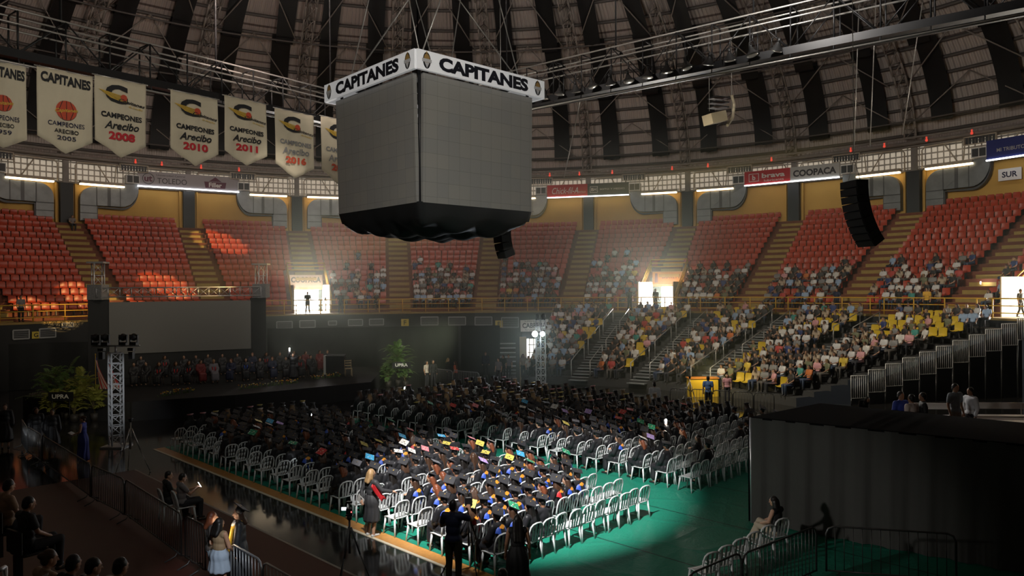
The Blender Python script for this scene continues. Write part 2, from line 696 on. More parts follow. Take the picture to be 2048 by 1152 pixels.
# black wall under the concourse
mb = MB()
revolve(mb, [(CONC_R + 0.05, 0), (CONC_R + 0.05, CONC_Z)], arange(TH0, 14.5, 2))
revolve(mb, [(CONC_R + 0.05, 2.55), (CONC_R + 0.05, CONC_Z)], arange(14.5, 18.7, 2))
revolve(mb, [(CONC_R + 0.05, LZ0 + LRISE * (LROWS - 1)), (CONC_R + 0.05, CONC_Z)], arange(18.7, TH1, 2))
structure(mb.build('wall_far', m_blackwall))
mb = MB()
revolve(mb, [(0.2 + LR0, 0), (CONC_R, 0), (CONC_R, 3.7), (LR0 + 0.2, LZ0)], [18.65, 18.66])
a0, b0 = pol(LR0, 18.68), pol(CONC_R, 18.68)
mb.add([(a0.x, a0.y, 0), (b0.x, b0.y, 0), (b0.x, b0.y, 3.7), (a0.x, a0.y, LZ0)], [(0, 1, 2, 3)])
mb.add([(ENDA.x, ENDA.y, 0), (ENDB.x, ENDB.y, 0), (ENDB.x, ENDB.y, 3.75), (ENDA.x, ENDA.y, 0.8)], [(0, 1, 2, 3)])
structure(mb.build('wall_stand_end', m_blackwall))

# yellow outer wall, pilasters, clerestory, dome
m_wall = mat('ochre wall', (0.56, 0.33, 0.07), 0.7, noise_s=0.5, noise_a=0.18)
mb = MB()
revolve(mb, [(46.75, 11.0), (46.75, 15.05)], arange(TH0, TH1, 2.25))
structure(mb.build('wall_outer', m_wall))
mb = MB()
revolve(mb, [(46.8, 0), (46.8, 15.1)], arange(TH1, 360 + TH0, 4))
structure(mb.build('wall_near', mat('near wall', (0.12, 0.10, 0.08), 0.8)))
m_pil = mat('charcoal pilaster', (0.022, 0.026, 0.03), 0.6)
for th in AIS[1:-1]:
    mb = MB()
    M = Matrix.Rotation(-(BEAR + math.radians(th)), 3, 'Z')
    mb.box(pol(46.35, th, 13.35), (0.95, 0.5, 3.3), M, 0)
    mb.box(pol(46.45, th, 16.0), (0.42, 0.3, 2.0), M, 1)
    for sg in (-1, 1):
        mb.box(pol(46.5, th, 13.4) + M @ Vector((sg * 0.72, 0, 0)), (0.12, 0.25, 3.2), M, 2)
    structure(mb.build('pillar', [m_pil, mat('grey steel', (0.22, 0.20, 0.18), 0.6, noise_s=2), m_wall]))

# clerestory: pale block lattice with daylight behind it
m_cler = mat('clerestory lattice', (0.5, 0.45, 0.38), 0.8)
nt, nn, ll, bs = nodes_of(m_cler)
tc = nn.new('ShaderNodeTexCoord')
sx = nn.new('ShaderNodeSeparateXYZ')
ll.new(tc.outputs['Object'], sx.inputs['Vector'])
ang = mth('ARCTAN2', mth('SUBTRACT', sx.outputs['X'], CEN.x), mth('SUBTRACT', sx.outputs['Y'], CEN.y))
cu = mth('PINGPONG', mth('MULTIPLY', ang, 46.9), 0.22)
cv = mth('PINGPONG', sx.outputs['Z'], 0.24)
bar = mth('MAXIMUM', mth('LESS_THAN', cu, 0.05), mth('LESS_THAN', cv, 0.06))
mc = nn.new('ShaderNodeMix')
mc.data_type = 'RGBA'
ll.new(bar, mc.inputs['Factor'])
mc.inputs['A'].default_value = (1.0, 0.86, 0.66, 1)
mc.inputs['B'].default_value = (0.05, 0.045, 0.04, 1)
ll.new(mc.outputs['Result'], bs.inputs['Emission Color'])
bs.inputs['Emission Strength'].default_value = 0.30
mb = MB()
revolve(mb, [(46.9, 15.05), (46.9, 17.05)], arange(TH0, 360 + TH0, 2.25))
structure(mb.build('window_1', m_cler))
m_steel = mat('roof steel', (0.20, 0.175, 0.155), 0.55, noise_s=1.5, noise_a=0.35)
m_pale = mat('pale steel tube', (0.52, 0.45, 0.35), 0.5)
for k, th in enumerate(AIS[1:-1]):
    mb = MB()
    R = 46.2
    for sg in (-1, 1):
        t1, t2, t3 = th + sg * 0.8, th + sg * 2.6, th + sg * 5.2
        mb.path([pol(R, t1, 15.1), pol(R, t1, 16.5), pol(R, t1 + sg * 0.25, 16.75), pol(R, t2, 16.8), pol(R, t3, 16.85)], 0.06, 5)
        mb.tube(pol(R, t1 + sg * 2.0, 16.75), pol(R, t3 - sg * 1.2, 15.2), 0.05, n=5)
        mb.tube(pol(R, t3 - sg * 0.8, 15.1), pol(R, t3 - sg * 0.6, 16.8), 0.05, n=5)
    structure(mb.build('wall_brace', m_pale))
mb = MB()
for z, r, w in ((17.15, 45.9, 0.16), (16.95, 46.3, 0.12), (17.45, 45.3, 0.09), (15.1, 46.5, 0.10)):
    mb.path([pol(r, t, z) for t in arange(TH0, TH1, 2.25)], w, 5)
structure(mb.build('trim_4', m_steel))

m_dome = mat('roof sheet', (0.42, 0.335, 0.30), 0.6, spec=0.3)
nt, nn, ll, bs = nodes_of(m_dome)
tc = nn.new('ShaderNodeTexCoord')
sx = nn.new('ShaderNodeSeparateXYZ')
ll.new(tc.outputs['Object'], sx.inputs['Vector'])
dx, dy = mth('SUBTRACT', sx.outputs['X'], CEN.x), mth('SUBTRACT', sx.outputs['Y'], CEN.y)
ang = mth('ARCTAN2', dx, dy)
rad = mth('SQRT', mth('ADD', mth('MULTIPLY', dx, dx), mth('MULTIPLY', dy, dy)))
wav = mth('SINE', mth('MULTIPLY', ang, 760.0))
bp = nn.new('ShaderNodeBump')
bp.inputs['Strength'].default_value = 0.9
bp.inputs['Distance'].default_value = 0.06
ll.new(wav, bp.inputs['Height'])
ll.new(bp.outputs['Normal'], bs.inputs['Normal'])
nz = nn.new('ShaderNodeTexNoise')
nz.inputs['Scale'].default_value = 0.22
nz.inputs['Detail'].default_value = 5
ll.new(tc.outputs['Object'], nz.inputs['Vector'])
mc = nn.new('ShaderNodeMix')
mc.data_type = 'RGBA'
ll.new(nz.outputs['Fac'], mc.inputs['Factor'])
mc.inputs['A'].default_value = (0.37, 0.29, 0.255, 1)
mc.inputs['B'].default_value = (0.42, 0.39, 0.36, 1)
lap = mth('LESS_THAN', mth('PINGPONG', sx.outputs['Z'], 1.0), 0.05)
mc2 = nn.new('ShaderNodeMix')
mc2.data_type = 'RGBA'
ll.new(lap, mc2.inputs['Factor'])
ll.new(mc.outputs['Result'], mc2.inputs['A'])
mc2.inputs['B'].default_value = (0.12, 0.09, 0.08, 1)
ll.new(mc2.outputs['Result'], bs.inputs['Base Color'])
mb = MB()
revolve(mb, [(47.1 * math.cos(math.radians(p)), 17.0 + 18.4 * math.sin(math.radians(p))) for p in range(0, 91, 5)], [i * 5.0 for i in range(73)], flip=True)
structure(mb.build('ceiling', m_dome))

RIBS = [-38.1 + 11.8 * k for k in range(-3, 12)]
for th in RIBS:
    mb = MB()
    pp = [1.5 + 2.6 * i for i in range(26)]
    for i, p in enumerate(pp[:-1]):
        p2 = pp[i + 1]
        da = math.degrees(0.42 / (46 * math.cos(math.radians(p))))
        db = math.degrees(0.42 / (46 * math.cos(math.radians(p2))))
        T, T2 = domep(p, th, .35), domep(p2, th, .35)
        mb.tube(T, T2, 0.07, n=5)
        for sg in (-1, 1):
            b1, b2 = domep(p, th + sg * da, 1.3), domep(p2, th + sg * db, 1.3)
            mb.tube(b1, b2, 0.08, n=5)
            mb.tube(T, b1, 0.04, n=4)
            mb.tube(T2, b1, 0.04, n=4)
        mb.tube(domep(p, th - da, 1.3), domep(p2, th + db, 1.3), 0.035, n=4)
    structure(mb.build('ceiling_truss', m_steel))
for p in (3, 6, 9.2, 12.4, 15.6, 18.8, 22, 24.6, 28, 31.5, 35.5, 39, 43, 47, 51, 56):
    mb = MB()
    mb.path([domep(p, t, .16) for t in arange(-70, 90, 2.8125)], 0.15, 4)
    if p in (6, 24.6, 35.5, 47):
        mb.path([domep(p, t, 1.35) for t in arange(-70, 90, 2.8125)], 0.08, 4)
    structure(mb.build('ceiling_purlin', mat('dark purlin steel', (0.07, 0.06, 0.055), 0.6)))
# cross bracing between ribs
for k, th in enumerate(RIBS[:-1]):
    mb = MB()
    for pa, pb in ((6, 15), (15, 24.6), (24.6, 35.5), (35.5, 47)):
        mb.tube(domep(pa, th + 0.6, 1.3), domep(pb, th + 5.6, .3), 0.05, n=4)
        mb.tube(domep(pa, th + 10.6, 1.3), domep(pb, th + 5.6, .3), 0.05, n=4)
    structure(mb.build('ceiling_brace', m_steel))

def V3_(q):
    return Vector((q.x, q.y, 0))


# ------------------------------------------------------------------ black fabric strips under the roof
m_fab = mat('black roof fabric', (0.006, 0.006, 0.0065), 0.55, spec=0.22, noise_s=1.2, noise_a=0.5)
TIERS = ((23.5, 5.2, 'lowest'), (36.0, 22.8, 'second'), (47.5, 35.2, 'third'), (60.0, 46.5, 'uppermost'))
for th in [-38.1 + 2.95 + 5.9 * k for k in range(-4, 22)]:
    for r0, r1, tn in TIERS:
        n = 14
        drop = 0.55 + 0.5 * hsh('drop', th, r0)
        w = (0.74 + 0.05 * hsh('w', th, r0)) * math.cos(math.radians(r1)) ** .5
        sk = (hsh('sk', th, r0) - 0.5) * 0.5
        pts = []
        for i in range(n + 1):
            t = i / n
            q = domep(r0 + (r1 - r0) * t, 0, 0.42 + 0.25 * math.sin(math.pi * t) + drop * t ** 2.5)
            pts.append(((V3_(q) - CEN).length, q.z))
        rl, zl = pts[-1]
        if hsh('curl', th, r0) < .6:
            pts += [(rl + 0.22, zl - 0.10), (rl + 0.50, zl + 0.02), (rl + 0.55, zl + 0.30)]
        mb = MB()
        m_ = len(pts)
        def fn(a, b, pts=pts, th=th, w=w, sk=sk):
            i = min(int(round(b * (len(pts) - 1))), len(pts) - 1)
            r, z = pts[i]
            off = (a - 0.5) * 2 * w + sk * b
            return pol(r, th + math.degrees(off / r), z + 0.05 * math.cos(a * 9 + th) * (1 - abs(a - .5)))
        mb.grid(fn, 4, m_ - 1)
        o = mb.build('fabric_strip', m_fab)
        side = 'left' if th < 0 else 'right'
        k = int(round((abs(th) - 1.7) / 5.9)) + 1
        sset(o, '%s tier black roof fabric strip, %s %s of the hanging scoreboard' % (tn, ORD[max(1, min(k, 30))], 'to the left' if th < -0.01 else 'to the right'), 'fabric strip', 'black fabric strips under the roof')

# ------------------------------------------------------------------ catwalk trusses round the scoreboard
Q = 20.0
DIRV = Vector((math.sin(BEAR), math.cos(BEAR), 0))
LATV = Vector((math.cos(BEAR), -math.sin(BEAR), 0))
CORN = CEN + DIRV * Q
CLEFT, CRIGHT = CEN - LATV * Q, CEN + LATV * Q
m_blk = mat('black truss steel', (0.018, 0.018, 0.019), 0.45, metal=0.3)
m_pipe = mat('bare pipe', (0.45, 0.43, 0.40), 0.35, metal=0.6)


def catwalk(name, a, b, z0, h, label):
    a, b = Vector(a), Vector(b)
    d = (b - a).normalized()
    nrm = Vector((-d.y, d.x, 0))
    if nrm.dot(CEN - a) < 0:
        nrm = -nrm
    L = (b - a).length
    root = empty(name, (a.x, a.y, z0), 0, label, 'catwalk')
    off = -root.location
    P = lambda s, w, z: a + d * s + nrm * w + Vector((0, 0, z0 + z)) + off
    mb = MB()
    for w in (0.5, -0.5):
        mb.box(P(L / 2, w, 0.0), (L, 0.16, 0.34), Matrix.Rotation(math.atan2(d.y, d.x), 3, 'Z'))
    mb.box(P(L / 2, 0, -0.05), (L, 0.95, 0.05), Matrix.Rotation(math.atan2(d.y, d.x), 3, 'Z'))
    mb.build('walkway_beam', m_blk, root)
    mb = MB()
    for w in (0.5, -0.5):
        for z in (h, h - 0.55):
            mb.tube(P(0, w, z), P(L, w, z), 0.045, n=5)
    mb.tube(P(0, 0.62, -0.42), P(L, 0.62, -0.42), 0.05, n=5)
    mb.build('handrail', m_pipe, root)
    mb = MB()
    n = int(L / 1.75)
    for i in range(n + 1):
        s = L * i / n
        for w in (0.5, -0.5):
            mb.tube(P(s, w, 0), P(s, w, h), 0.04, n=4)
        mb.tube(P(s, 0.5, h), P(s, -0.5, h), 0.035, n=4)
        mb.tube(P(s, 0.62, -0.42), P(s, 0.5, 0), 0.03, n=4)
        if i < n:
            s2 = L * (i + 1) / n
            (za, zb) = (0, h) if i % 2 else (h, 0)
            for w in (0.5, -0.5):
                mb.tube(P(s, w, za), P(s2, w, zb), 0.032, n=4)
    mb.build('bracing', m_blk, root)
    mb = MB()
    for i in range(0, n + 1, 4):
        s = L * i / n
        p = P(s, 0, h)
        wp = p + root.location
        r = (Vector((wp.x, wp.y, 0)) - CEN).length
        mb.tube(p, p + Vector((0, 0, dome(r) - 0.5 - wp.z)), 0.05, n=4)
    mb.build('hanger', m_blk, root)
    return root, d, nrm


catwalk('catwalk', CORN, CORN + (CLEFT - CORN) * 1.3, 15.55, 1.75, 'black lighting catwalk along the left side, carrying the white banners')
CWR_Z = 16.5
rootR, dR, nR = catwalk('catwalk', CORN, CORN + (CRIGHT - CORN) * 1.35, CWR_Z, 2.0, 'black lighting catwalk along the right side, with a row of floodlights')

# floodlights on the right catwalk
m_lampdark = mat('lamp housing', (0.05, 0.05, 0.05), 0.4, metal=0.5)
m_lampglass = mat('pale reflector', (0.62, 0.60, 0.56), 0.25, metal=0.4)
def floodlight_meshes():
    h, g, y = MB(), MB(), MB()
    prof = [(0.07, 0.34), (0.10, 0.30), (0.16, 0.16), (0.27, 0.04), (0.31, -0.04)]
    n = 12
    vs = [(r * math.cos(2 * math.pi * i / n), r * math.sin(2 * math.pi * i / n), z) for r, z in prof for i in range(n)]
    fs = [(j * n + i, j * n + (i + 1) % n, (j + 1) * n + (i + 1) % n, (j + 1) * n + i) for j in range(len(prof) - 1) for i in range(n)]
    h.add(vs, fs + [list(range(n))], 0, True)
    h.tube((0, 0, 0.32), (0, 0, 0.52), 0.07, n=8)
    g.ell((0, 0, -0.03), (0.29, 0.29, 0.05), 12, 4)
    y.path([(-0.33, 0, 0.1), (-0.33, 0, 0.45), (0, 0, 0.62), (0.33, 0, 0.45), (0.33, 0, 0.1)], 0.025, 4)
    y.tube((0, 0, 0.6), (0, 0, 0.95), 0.03, n=5)
    return h.mesh('housing', m_lampdark), g.mesh('lens', m_lampglass), y.mesh('bracket', m_lampdark)


fm = floodlight_meshes()
fl_s = [3.2 + 1.05 * i for i in range(20)]
for i, s in enumerate(fl_s):
    p = CORN + dR * s + nR * 0.95
    r = empty('floodlight', (p.x, p.y, CWR_Z - 0.05 + 0.1 * hsh('fl', i)), hsh(i) * 6, '%s floodlight on the right catwalk, counted from the scoreboard end' % ORD[i + 1], 'floodlight', 'floodlights on the right catwalk')
    tilt = Matrix.Rotation(math.radians(-20 + 50 * hsh('t', i)), 4, 'X')
    for nm, me in zip(('housing', 'lens', 'bracket'), fm):
        o = link_mesh(nm, me, r)
        if nm != 'bracket':
            o.matrix_basis = tilt

# ------------------------------------------------------------------ championship banners
m_cloth = mat('cream banner cloth', (0.62, 0.55, 0.41), 0.85, noise_s=1.1, noise_a=0.14, bump=0.1)
m_ink = mat('black ink', (0.012, 0.012, 0.014), 0.7)
m_red = mat('red ink', (0.50, 0.02, 0.03), 0.7)
m_gold = mat('gold ink', (0.62, 0.40, 0.05), 0.6)
m_ball = mat('ball red ink', (0.52, 0.07, 0.03), 0.7)
m_grey = mat('grey ink', (0.22, 0.22, 0.22), 0.7)
m_navy = mat('navy ink', (0.02, 0.02, 0.05), 0.7)
PB, NB = CLEFT + Vector((0, 0, 0)), None
dL = (CLEFT - CORN).normalized()
NB = Vector((-dL.y, dL.x, 0))
if NB.dot(CEN - CORN) < 0:
    NB = -NB
PB = CORN + NB * 0.72
BEX = -dL                                        # to the right as seen from inside
BEZ = Vector((0, 0, 1))


def banner(tl, tr, bl, br, tip, kind, lines, label):
    pts = [on_plane(*p, PB, NB) for p in (tl, tr, bl, br, tip)]
    w = ((pts[1] - pts[0]).dot(BEX) + (pts[3] - pts[2]).dot(BEX)) / 2
    top = (pts[0].z + pts[1].z) / 2
    side = (pts[2].z + pts[3].z) / 2
    tipz = pts[4].z
    mid = sum(((p - PB).dot(BEX) for p in pts[:4])) / 4
    o0 = PB + BEX * mid
    root = empty('banner', (o0.x, o0.y, tipz), 0, label, 'banner', 'championship banners on the left catwalk')
    seed = hsh(label) * 10
    def fn(a, b):
        x = (a - 0.5) * w
        zb = tipz + (side - tipz) * abs(2 * a - 1)
        z = top + (zb - top) * b
        rip = 0.035 * math.sin(a * 11 + seed + b * 2) * (0.3 + b) + 0.02 * math.sin(a * 23 + b * 5 + seed)
        return Vector((0, 0, 0)) + BEX * x + NB * rip + Vector((0, 0, z - tipz))
    mb = MB()
    mb.grid(fn, 24, 12)
    o = mb.build('cloth', m_cloth, root)
    so = o.modifiers.new('thick', 'SOLIDIFY')
    so.thickness = 0.012
    mb = MB()
    mb.tube(BEX * (-w / 2 - 0.1) + Vector((0, 0, top - tipz)), BEX * (w / 2 + 0.1) + Vector((0, 0, top - tipz)), 0.03, n=6)
    for sg in (-1, 1):
        mb.tube(BEX * (sg * w * 0.45) + Vector((0, 0, top - tipz)), BEX * (sg * w * 0.45) + Vector((0, 0, max(15.2, top + 0.05) - tipz)), 0.012, n=4)
    mb.build('hanging_rod', m_pipe, root)
    H = top - tipz
    M = frame_m(o0 + Vector((0, 0, tipz)) + NB * 0.085, BEX, BEZ)
    # M: x right, y up, z toward the floor centre
    if M.col[2].to_3d().dot(NB) < 0:
        M = frame_m(o0 + Vector((0, 0, tipz)) + NB * 0.085, BEX, BEZ)
    if kind == 'pirate':
        put_text('CAPITANES', M, 0, H * 0.88, H * 0.12, m_ink, root, 0.045, width=w * 0.90, rot=-0.03)
        put_poly([(circ(0, H * 0.52, w * .19, w * .19), 0)], M, [m_ball], root, 'ball_emblem')
        ball_l = []
        for k in (-0.5, 0, 0.5):
            pts2 = [(k * w * .19 * 1.4 * (1 - 0.5 * abs(t)) , H * .52 + t * w * .18) for t in (-1, -.5, 0, .5, 1)]
            ball_l += [([(pts2[i][0] - .012, pts2[i][1]), (pts2[i][0] + .012, pts2[i][1]), (pts2[i + 1][0] + .012, pts2[i + 1][1]), (pts2[i + 1][0] - .012, pts2[i + 1][1])], 0) for i in range(4)]
        put_poly(ball_l, M, [m_ink], root, 'ball_lines', 0.008)
        put_text('Capitanes', M, 0, H * 0.515, H * 0.055, m_gold, root, 0.02, width=w * 0.42, shear=0.35, lift=0.03, rot=0.12)
        put_text(lines[0], M, 0, H * 0.35, H * 0.055, m_navy, root, 0.012, width=w * 0.66)
        put_text(lines[1], M, 0, H * 0.265, H * 0.048, m_ink, root, 0.02, width=w * 0.44)
        put_text(lines[2], M, 0, H * 0.185, H * 0.05, m_navy, root, 0.012, width=w * 0.34)
    else:
        put_text('C', M, -w * .10, H * .80, H * .235, m_ink, root, 0.045, width=w * .44)
        wing = []
        for k in range(5):
            y0 = H * (.825 - .018 * k)
            wing.append(([(-w * (.44 - .045 * k), y0 + .01), (w * .10, y0 - H * .045), (w * .10, y0 - H * .055), (-w * (.40 - .045 * k), y0 - H * .012)], 0))
        put_poly(wing, M, [m_gold], root, 'wing_emblem', 0.012)
        put_poly([(circ(w * .04, H * .765, w * .065, w * .065, 18), 0)], M, [m_ball], root, 'ball_emblem', 0.024)
        put_text('Capitanes', M, w * .20, H * .705, H * .055, m_ink, root, 0.02, width=w * .52, shear=0.4, lift=0.03, rot=-0.12)
        put_text('de Arecibo', M, w * .27, H * .655, H * .028, m_gold, root, 0.005, width=w * .28, shear=0.3, lift=0.03, rot=-0.12)
        tx = m_ink if kind != 'grey' else m_grey
        put_text(lines[0], M, 0, H * .52, H * .07, tx, root, 0.04, width=w * .80, rot=-0.02)
        put_text(lines[1], M, 0, H * .40, H * .10, tx, root, 0.025, width=w * .68, shear=0.35 if kind != 'grey' else 0.1, rot=0.02)
        put_text(lines[2], M, 0, H * .265, H * .105, m_red if kind != 'grey' else m_ball, root, 0.045, width=w * .52)
    return root


banner((-52, 115), (50, 131), (-40, 280), (56, 268), (2, 296), 'pirate', ('CAMPEONES', 'ARECIBO', '1959'), 'cream banner cut by the left edge of the photo, with a red ball emblem')
banner((68, 133), (182, 150), (80, 275), (188, 282), (135, 308), 'pirate', ('CAMPEONES', 'ARECIBO', '2005'), 'cream banner with a red ball emblem and the year 2005')
banner((187, 152), (286, 165), (192, 282), (297, 292), (247, 316), 'wing', ('CAMPEONES', 'Arecibo', '2008'), 'cream banner with a winged letter C and the year 2008 in red')
banner((338, 181), (433, 196), (343, 297), (438, 308), (393, 333), 'wing', ('CAMPEONES', 'Arecibo', '2010'), 'cream banner with a winged letter C and the year 2010 in red')
banner((445, 192), (532, 206), (452, 302), (534, 312), (494, 332), 'wing', ('CAMPEONES', 'Arecibo', '2011'), 'cream banner with a winged letter C and the year 2011 in red')
banner((548, 217), (626, 230), (552, 328), (630, 337), (592, 357), 'grey', ('CAMPEONES', 'Arecibo', '2016'), 'cream banner with grey lettering and the year 2016, beside the scoreboard')
banner((641, 232), (715, 246), (644, 340), (718, 350), (680, 372), 'grey', ('CAMPEONES', 'Arecibo', '2018'), 'cream banner mostly hidden behind the hanging scoreboard')

# ------------------------------------------------------------------ hanging scoreboard
m_screen = mat('grey led screen', (0.21, 0.205, 0.20), 0.42, spec=0.4)
nt, nn, ll, bs = nodes_of(m_screen)
tc = nn.new('ShaderNodeTexCoord')
br = nn.new('ShaderNodeTexBrick')
br.offset = 0
br.inputs['Scale'].default_value = 1.0
br.inputs['Brick Width'].default_value = 0.48
br.inputs['Row Height'].default_value = 0.48
br.inputs['Mortar Size'].default_value = 0.004
br.inputs['Color1'].default_value = (0.27, 0.26, 0.24, 1)
br.inputs['Color2'].default_value = (0.24, 0.237, 0.23, 1)
br.inputs['Mortar'].default_value = (0.12, 0.12, 0.115, 1)
ll.new(tc.outputs['Object'], br.inputs['Vector'])
ll.new(br.outputs['Color'], bs.inputs['Base Color'])
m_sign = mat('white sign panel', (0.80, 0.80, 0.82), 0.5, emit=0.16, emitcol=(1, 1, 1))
m_signb = mat('sign letter navy', (0.006, 0.007, 0.014), 0.5)
m_frame = mat('scoreboard frame', (0.015, 0.015, 0.017), 0.5, metal=0.2)
HB = 7.74
SN = CAMP + Vector((-0.391 * HB, 3.079 * HB, HB))
SL = CAMP + Vector((-0.938 * HB, 3.616 * HB, HB))
SRt = CAMP + Vector((0.176 * HB, 3.563 * HB, HB))
e1 = (SL - SN); e1.z = 0
e2 = (SRt - SN); e2.z = 0
bis = (e1.normalized() + e2.normalized()).normalized()
SIDE = (e1.length + e2.length) / 2
lat = Vector((bis.y, -bis.x, 0))
e2 = (bis + lat).normalized()
e1 = (bis - lat).normalized()
TOPZ = SN.z
SCEN = SN + bis * (SIDE * S2)
sb = empty('scoreboard', (SCEN.x, SCEN.y, 8.0), 0, 'big grey four-sided scoreboard hanging over the floor, with white lettered top boards', 'scoreboard')
corn = [SN, SN + e2 * SIDE, SN + e2 * SIDE + e1 * SIDE, SN + e1 * SIDE]
SGH, SCH = 0.64, 4.25
for k in range(4):
    A, B = corn[k], corn[(k + 1) % 4]
    ex = (B - A).normalized()
    nout = Vector((ex.y, -ex.x, 0))
    if nout.dot(A - SCEN) < 0:
        nout = -nout
    L = (B - A).length
    mid = (A + B) / 2
    # seen from outside, x must run to the right
    exr = ex if ex.cross(BEZ).dot(nout) > 0 else -ex
    rel = Vector((mid.x, mid.y, 0)) - Vector((SCEN.x, SCEN.y, 0))
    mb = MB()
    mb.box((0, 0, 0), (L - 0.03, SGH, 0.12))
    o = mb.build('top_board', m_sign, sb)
    Ms = frame_m(Vector((mid.x, mid.y, TOPZ - SGH / 2)), exr, BEZ)
    o.matrix_basis = sb.matrix_basis.inverted() @ Ms
    if k in (0, 3):
        Mf = Ms @ Matrix.Translation((0, 0, 0.065))
        put_text('CAPITANES', Mf, 0.0, 0, SGH * .72, m_signb, sb, 0.055, width=L * .70, lift=0.006)
        for sg in (-1, 1):
            x = sg * L * .435
            w_ = SGH * .30
            put_poly([(circ(x, 0, w_ * .8, SGH * .42, 20), 0), ([(x, SGH * .48), (x - .04, SGH * .36), (x + .04, SGH * .36)], 1), (circ(x, SGH * .06, w_ * .62, SGH * .28, 16), 1),
                      ([(x - w_, .05), (x + w_, .05), (x + w_, -.06), (x - w_, -.06)], 2), ([(x - w_ * .5, -.07), (x + w_ * .5, -.07), (x, -SGH * .40)], 2)],
                     Mf, [m_frame, mat('emblem bronze', (0.36, 0.22, 0.07), 0.5), mat('emblem silver', (0.5, 0.5, 0.52), 0.5)], sb, 'emblem', 0.004)
    # screen panel, leaning slightly inward at its foot
    mb = MB()
    mb.box((0, 0, 0), (L - 0.86, SCH, 0.14))
    o = mb.build('screen', m_screen, sb)
    inn = 0.30
    Msc = frame_m(Vector((mid.x, mid.y, TOPZ - SGH - SCH / 2)) - nout * inn, exr, BEZ) @ Matrix.Rotation(math.radians(1.2), 4, 'X')
    o.matrix_basis = sb.matrix_basis.inverted() @ Msc
# inner frame with cables showing in the corner gap
mb = MB()
cz = SCEN
for k in range(4):
    c = corn[k]
    d_ = (Vector((SCEN.x, SCEN.y, 0)) - Vector((c.x, c.y, 0))).normalized()
    p = Vector((c.x, c.y, 0)) + d_ * 0.62 - Vector((SCEN.x, SCEN.y, 0))
    mb.tube(p + Vector((0, 0, TOPZ - 8.0)), p + Vector((0, 0, TOPZ - SGH - SCH - 8.0)), 0.06, n=5)
    for j in range(12):
        z = TOPZ - SGH - 0.2 - j * 0.34 - 8.0
        mb.box(p + Vector((0.05 * (j % 3 - 1), 0.04, z)), (0.10, 0.10, 0.16))
        mb.tube(p + Vector((-.12, 0, z)), p + Vector((.12, .02, z - .3)), 0.018, n=4)
for zz in (TOPZ - 0.1, TOPZ - SGH - SCH + 0.05):
    sq = [corn[k] + (SCEN - corn[k]).normalized() * 0.75 for k in range(4)]
    sq = [Vector((p.x - SCEN.x, p.y - SCEN.y, zz - 8.0)) for p in sq]
    for k in range(4):
        mb.tube(sq[k], sq[(k + 1) % 4], 0.09, n=4)
mb.build('inner_frame', m_frame, sb)
# black cloth bag under the screens
m_bag = mat('black bag cloth', (0.014, 0.015, 0.016), 0.6, spec=0.35)
mb = MB()
hs = SIDE / 2 - 0.28
BZ = TOPZ - SGH - SCH - 8.0


def bag(a, b):
    x, y = (a - .5) * 2, (b - .5) * 2
    m_ = max(abs(x), abs(y))
    dep = 0.0 if m_ > 0.985 else 0.92 * (1 - m_ ** 5) ** 0.55
    dep *= 1 + 0.10 * math.sin(a * 17 + b * 9) + 0.06 * math.sin(b * 31 - a * 5)
    k_ = 1 - 0.05 * (1 - m_)
    v = e2 * (x * hs * k_) + e1 * (y * hs * k_)
    v.z = BZ + 0.02 - dep
    return v


mb.grid(bag, 40, 40)
mb.build('cloth_cover', m_bag, sb)
mb = MB()
hang = Vector((0, 0, dome(3) - 9.2))
for k in range(4):
    c = corn[k] + (SCEN - corn[k]).normalized() * 0.9
    p = Vector((c.x - SCEN.x, c.y - SCEN.y, TOPZ - 8.0))
    for s_ in (-1, 1):
        q = lat * (s_ * 1.6) + Vector((0, 0, 20.6 - 8.0))
        mb.tube(p, q, 0.028, n=4)
for s_ in (-1, 1):
    q = lat * (s_ * 1.6) + Vector((0, 0, 20.6 - 8.0))
    mb.tube(q, q + Vector((0, 0, 14.3)), 0.05, n=5)
    mb.box(q + Vector((0, 0, 0.25)), (0.35, 0.35, 0.5))
mb.build('suspension_cable', m_pipe, sb)

# ------------------------------------------------------------------ things on the outer wall
m_duct = mat('galvanised duct', (0.17, 0.185, 0.19), 0.45, metal=0.35, noise_s=1.6, noise_a=0.35)
m_ductseam = mat('duct seam', (0.06, 0.065, 0.07), 0.5)
m_strip = mat('lit strip light', (1.0, 0.86, 0.62), 0.5, emit=5.0, emitcol=(1.0, 0.80, 0.50))
m_stripc = mat('strip light trough', (0.42, 0.36, 0.28), 0.6)
m_ac = mat('white appliance', (0.62, 0.62, 0.60), 0.5)
m_acd = mat('dark grille', (0.03, 0.033, 0.036), 0.5)
m_redl = mat('red glass lamp', (0.8, 0.06, 0.04), 0.3, emit=0.55, emitcol=(1.0, 0.10, 0.06))


def side_words(th):
    """place along the far side, counted in bays from the hanging scoreboard"""
    k = int(round((th + 2.7) / 11.8 * 2)) / 2
    n = max(1, int(round(abs(k) * 2)))
    return '%s half bay %s of scoreboard' % (ORD[min(n, 30)], 'left' if k < 0 else 'right') if abs(k) > 0.2 else 'right behind the scoreboard'


def cyl_prism(mb, poly, th0, sg, r_out, r_in, mi=0):
    """polygon of (arc metres from th0, z), as a solid between two radii"""
    n = len(poly)
    a = [pol(r_in, th0 + sg * math.degrees(x / 46.3), z) for x, z in poly]
    b = [pol(r_out, th0 + sg * math.degrees(x / 46.3), z) for x, z in poly]
    mb.add(a + b, [list(range(n)), list(range(n, 2 * n))[::-1]] + [(i, (i + 1) % n, n + (i + 1) % n, n + i) for i in range(n)], mi)


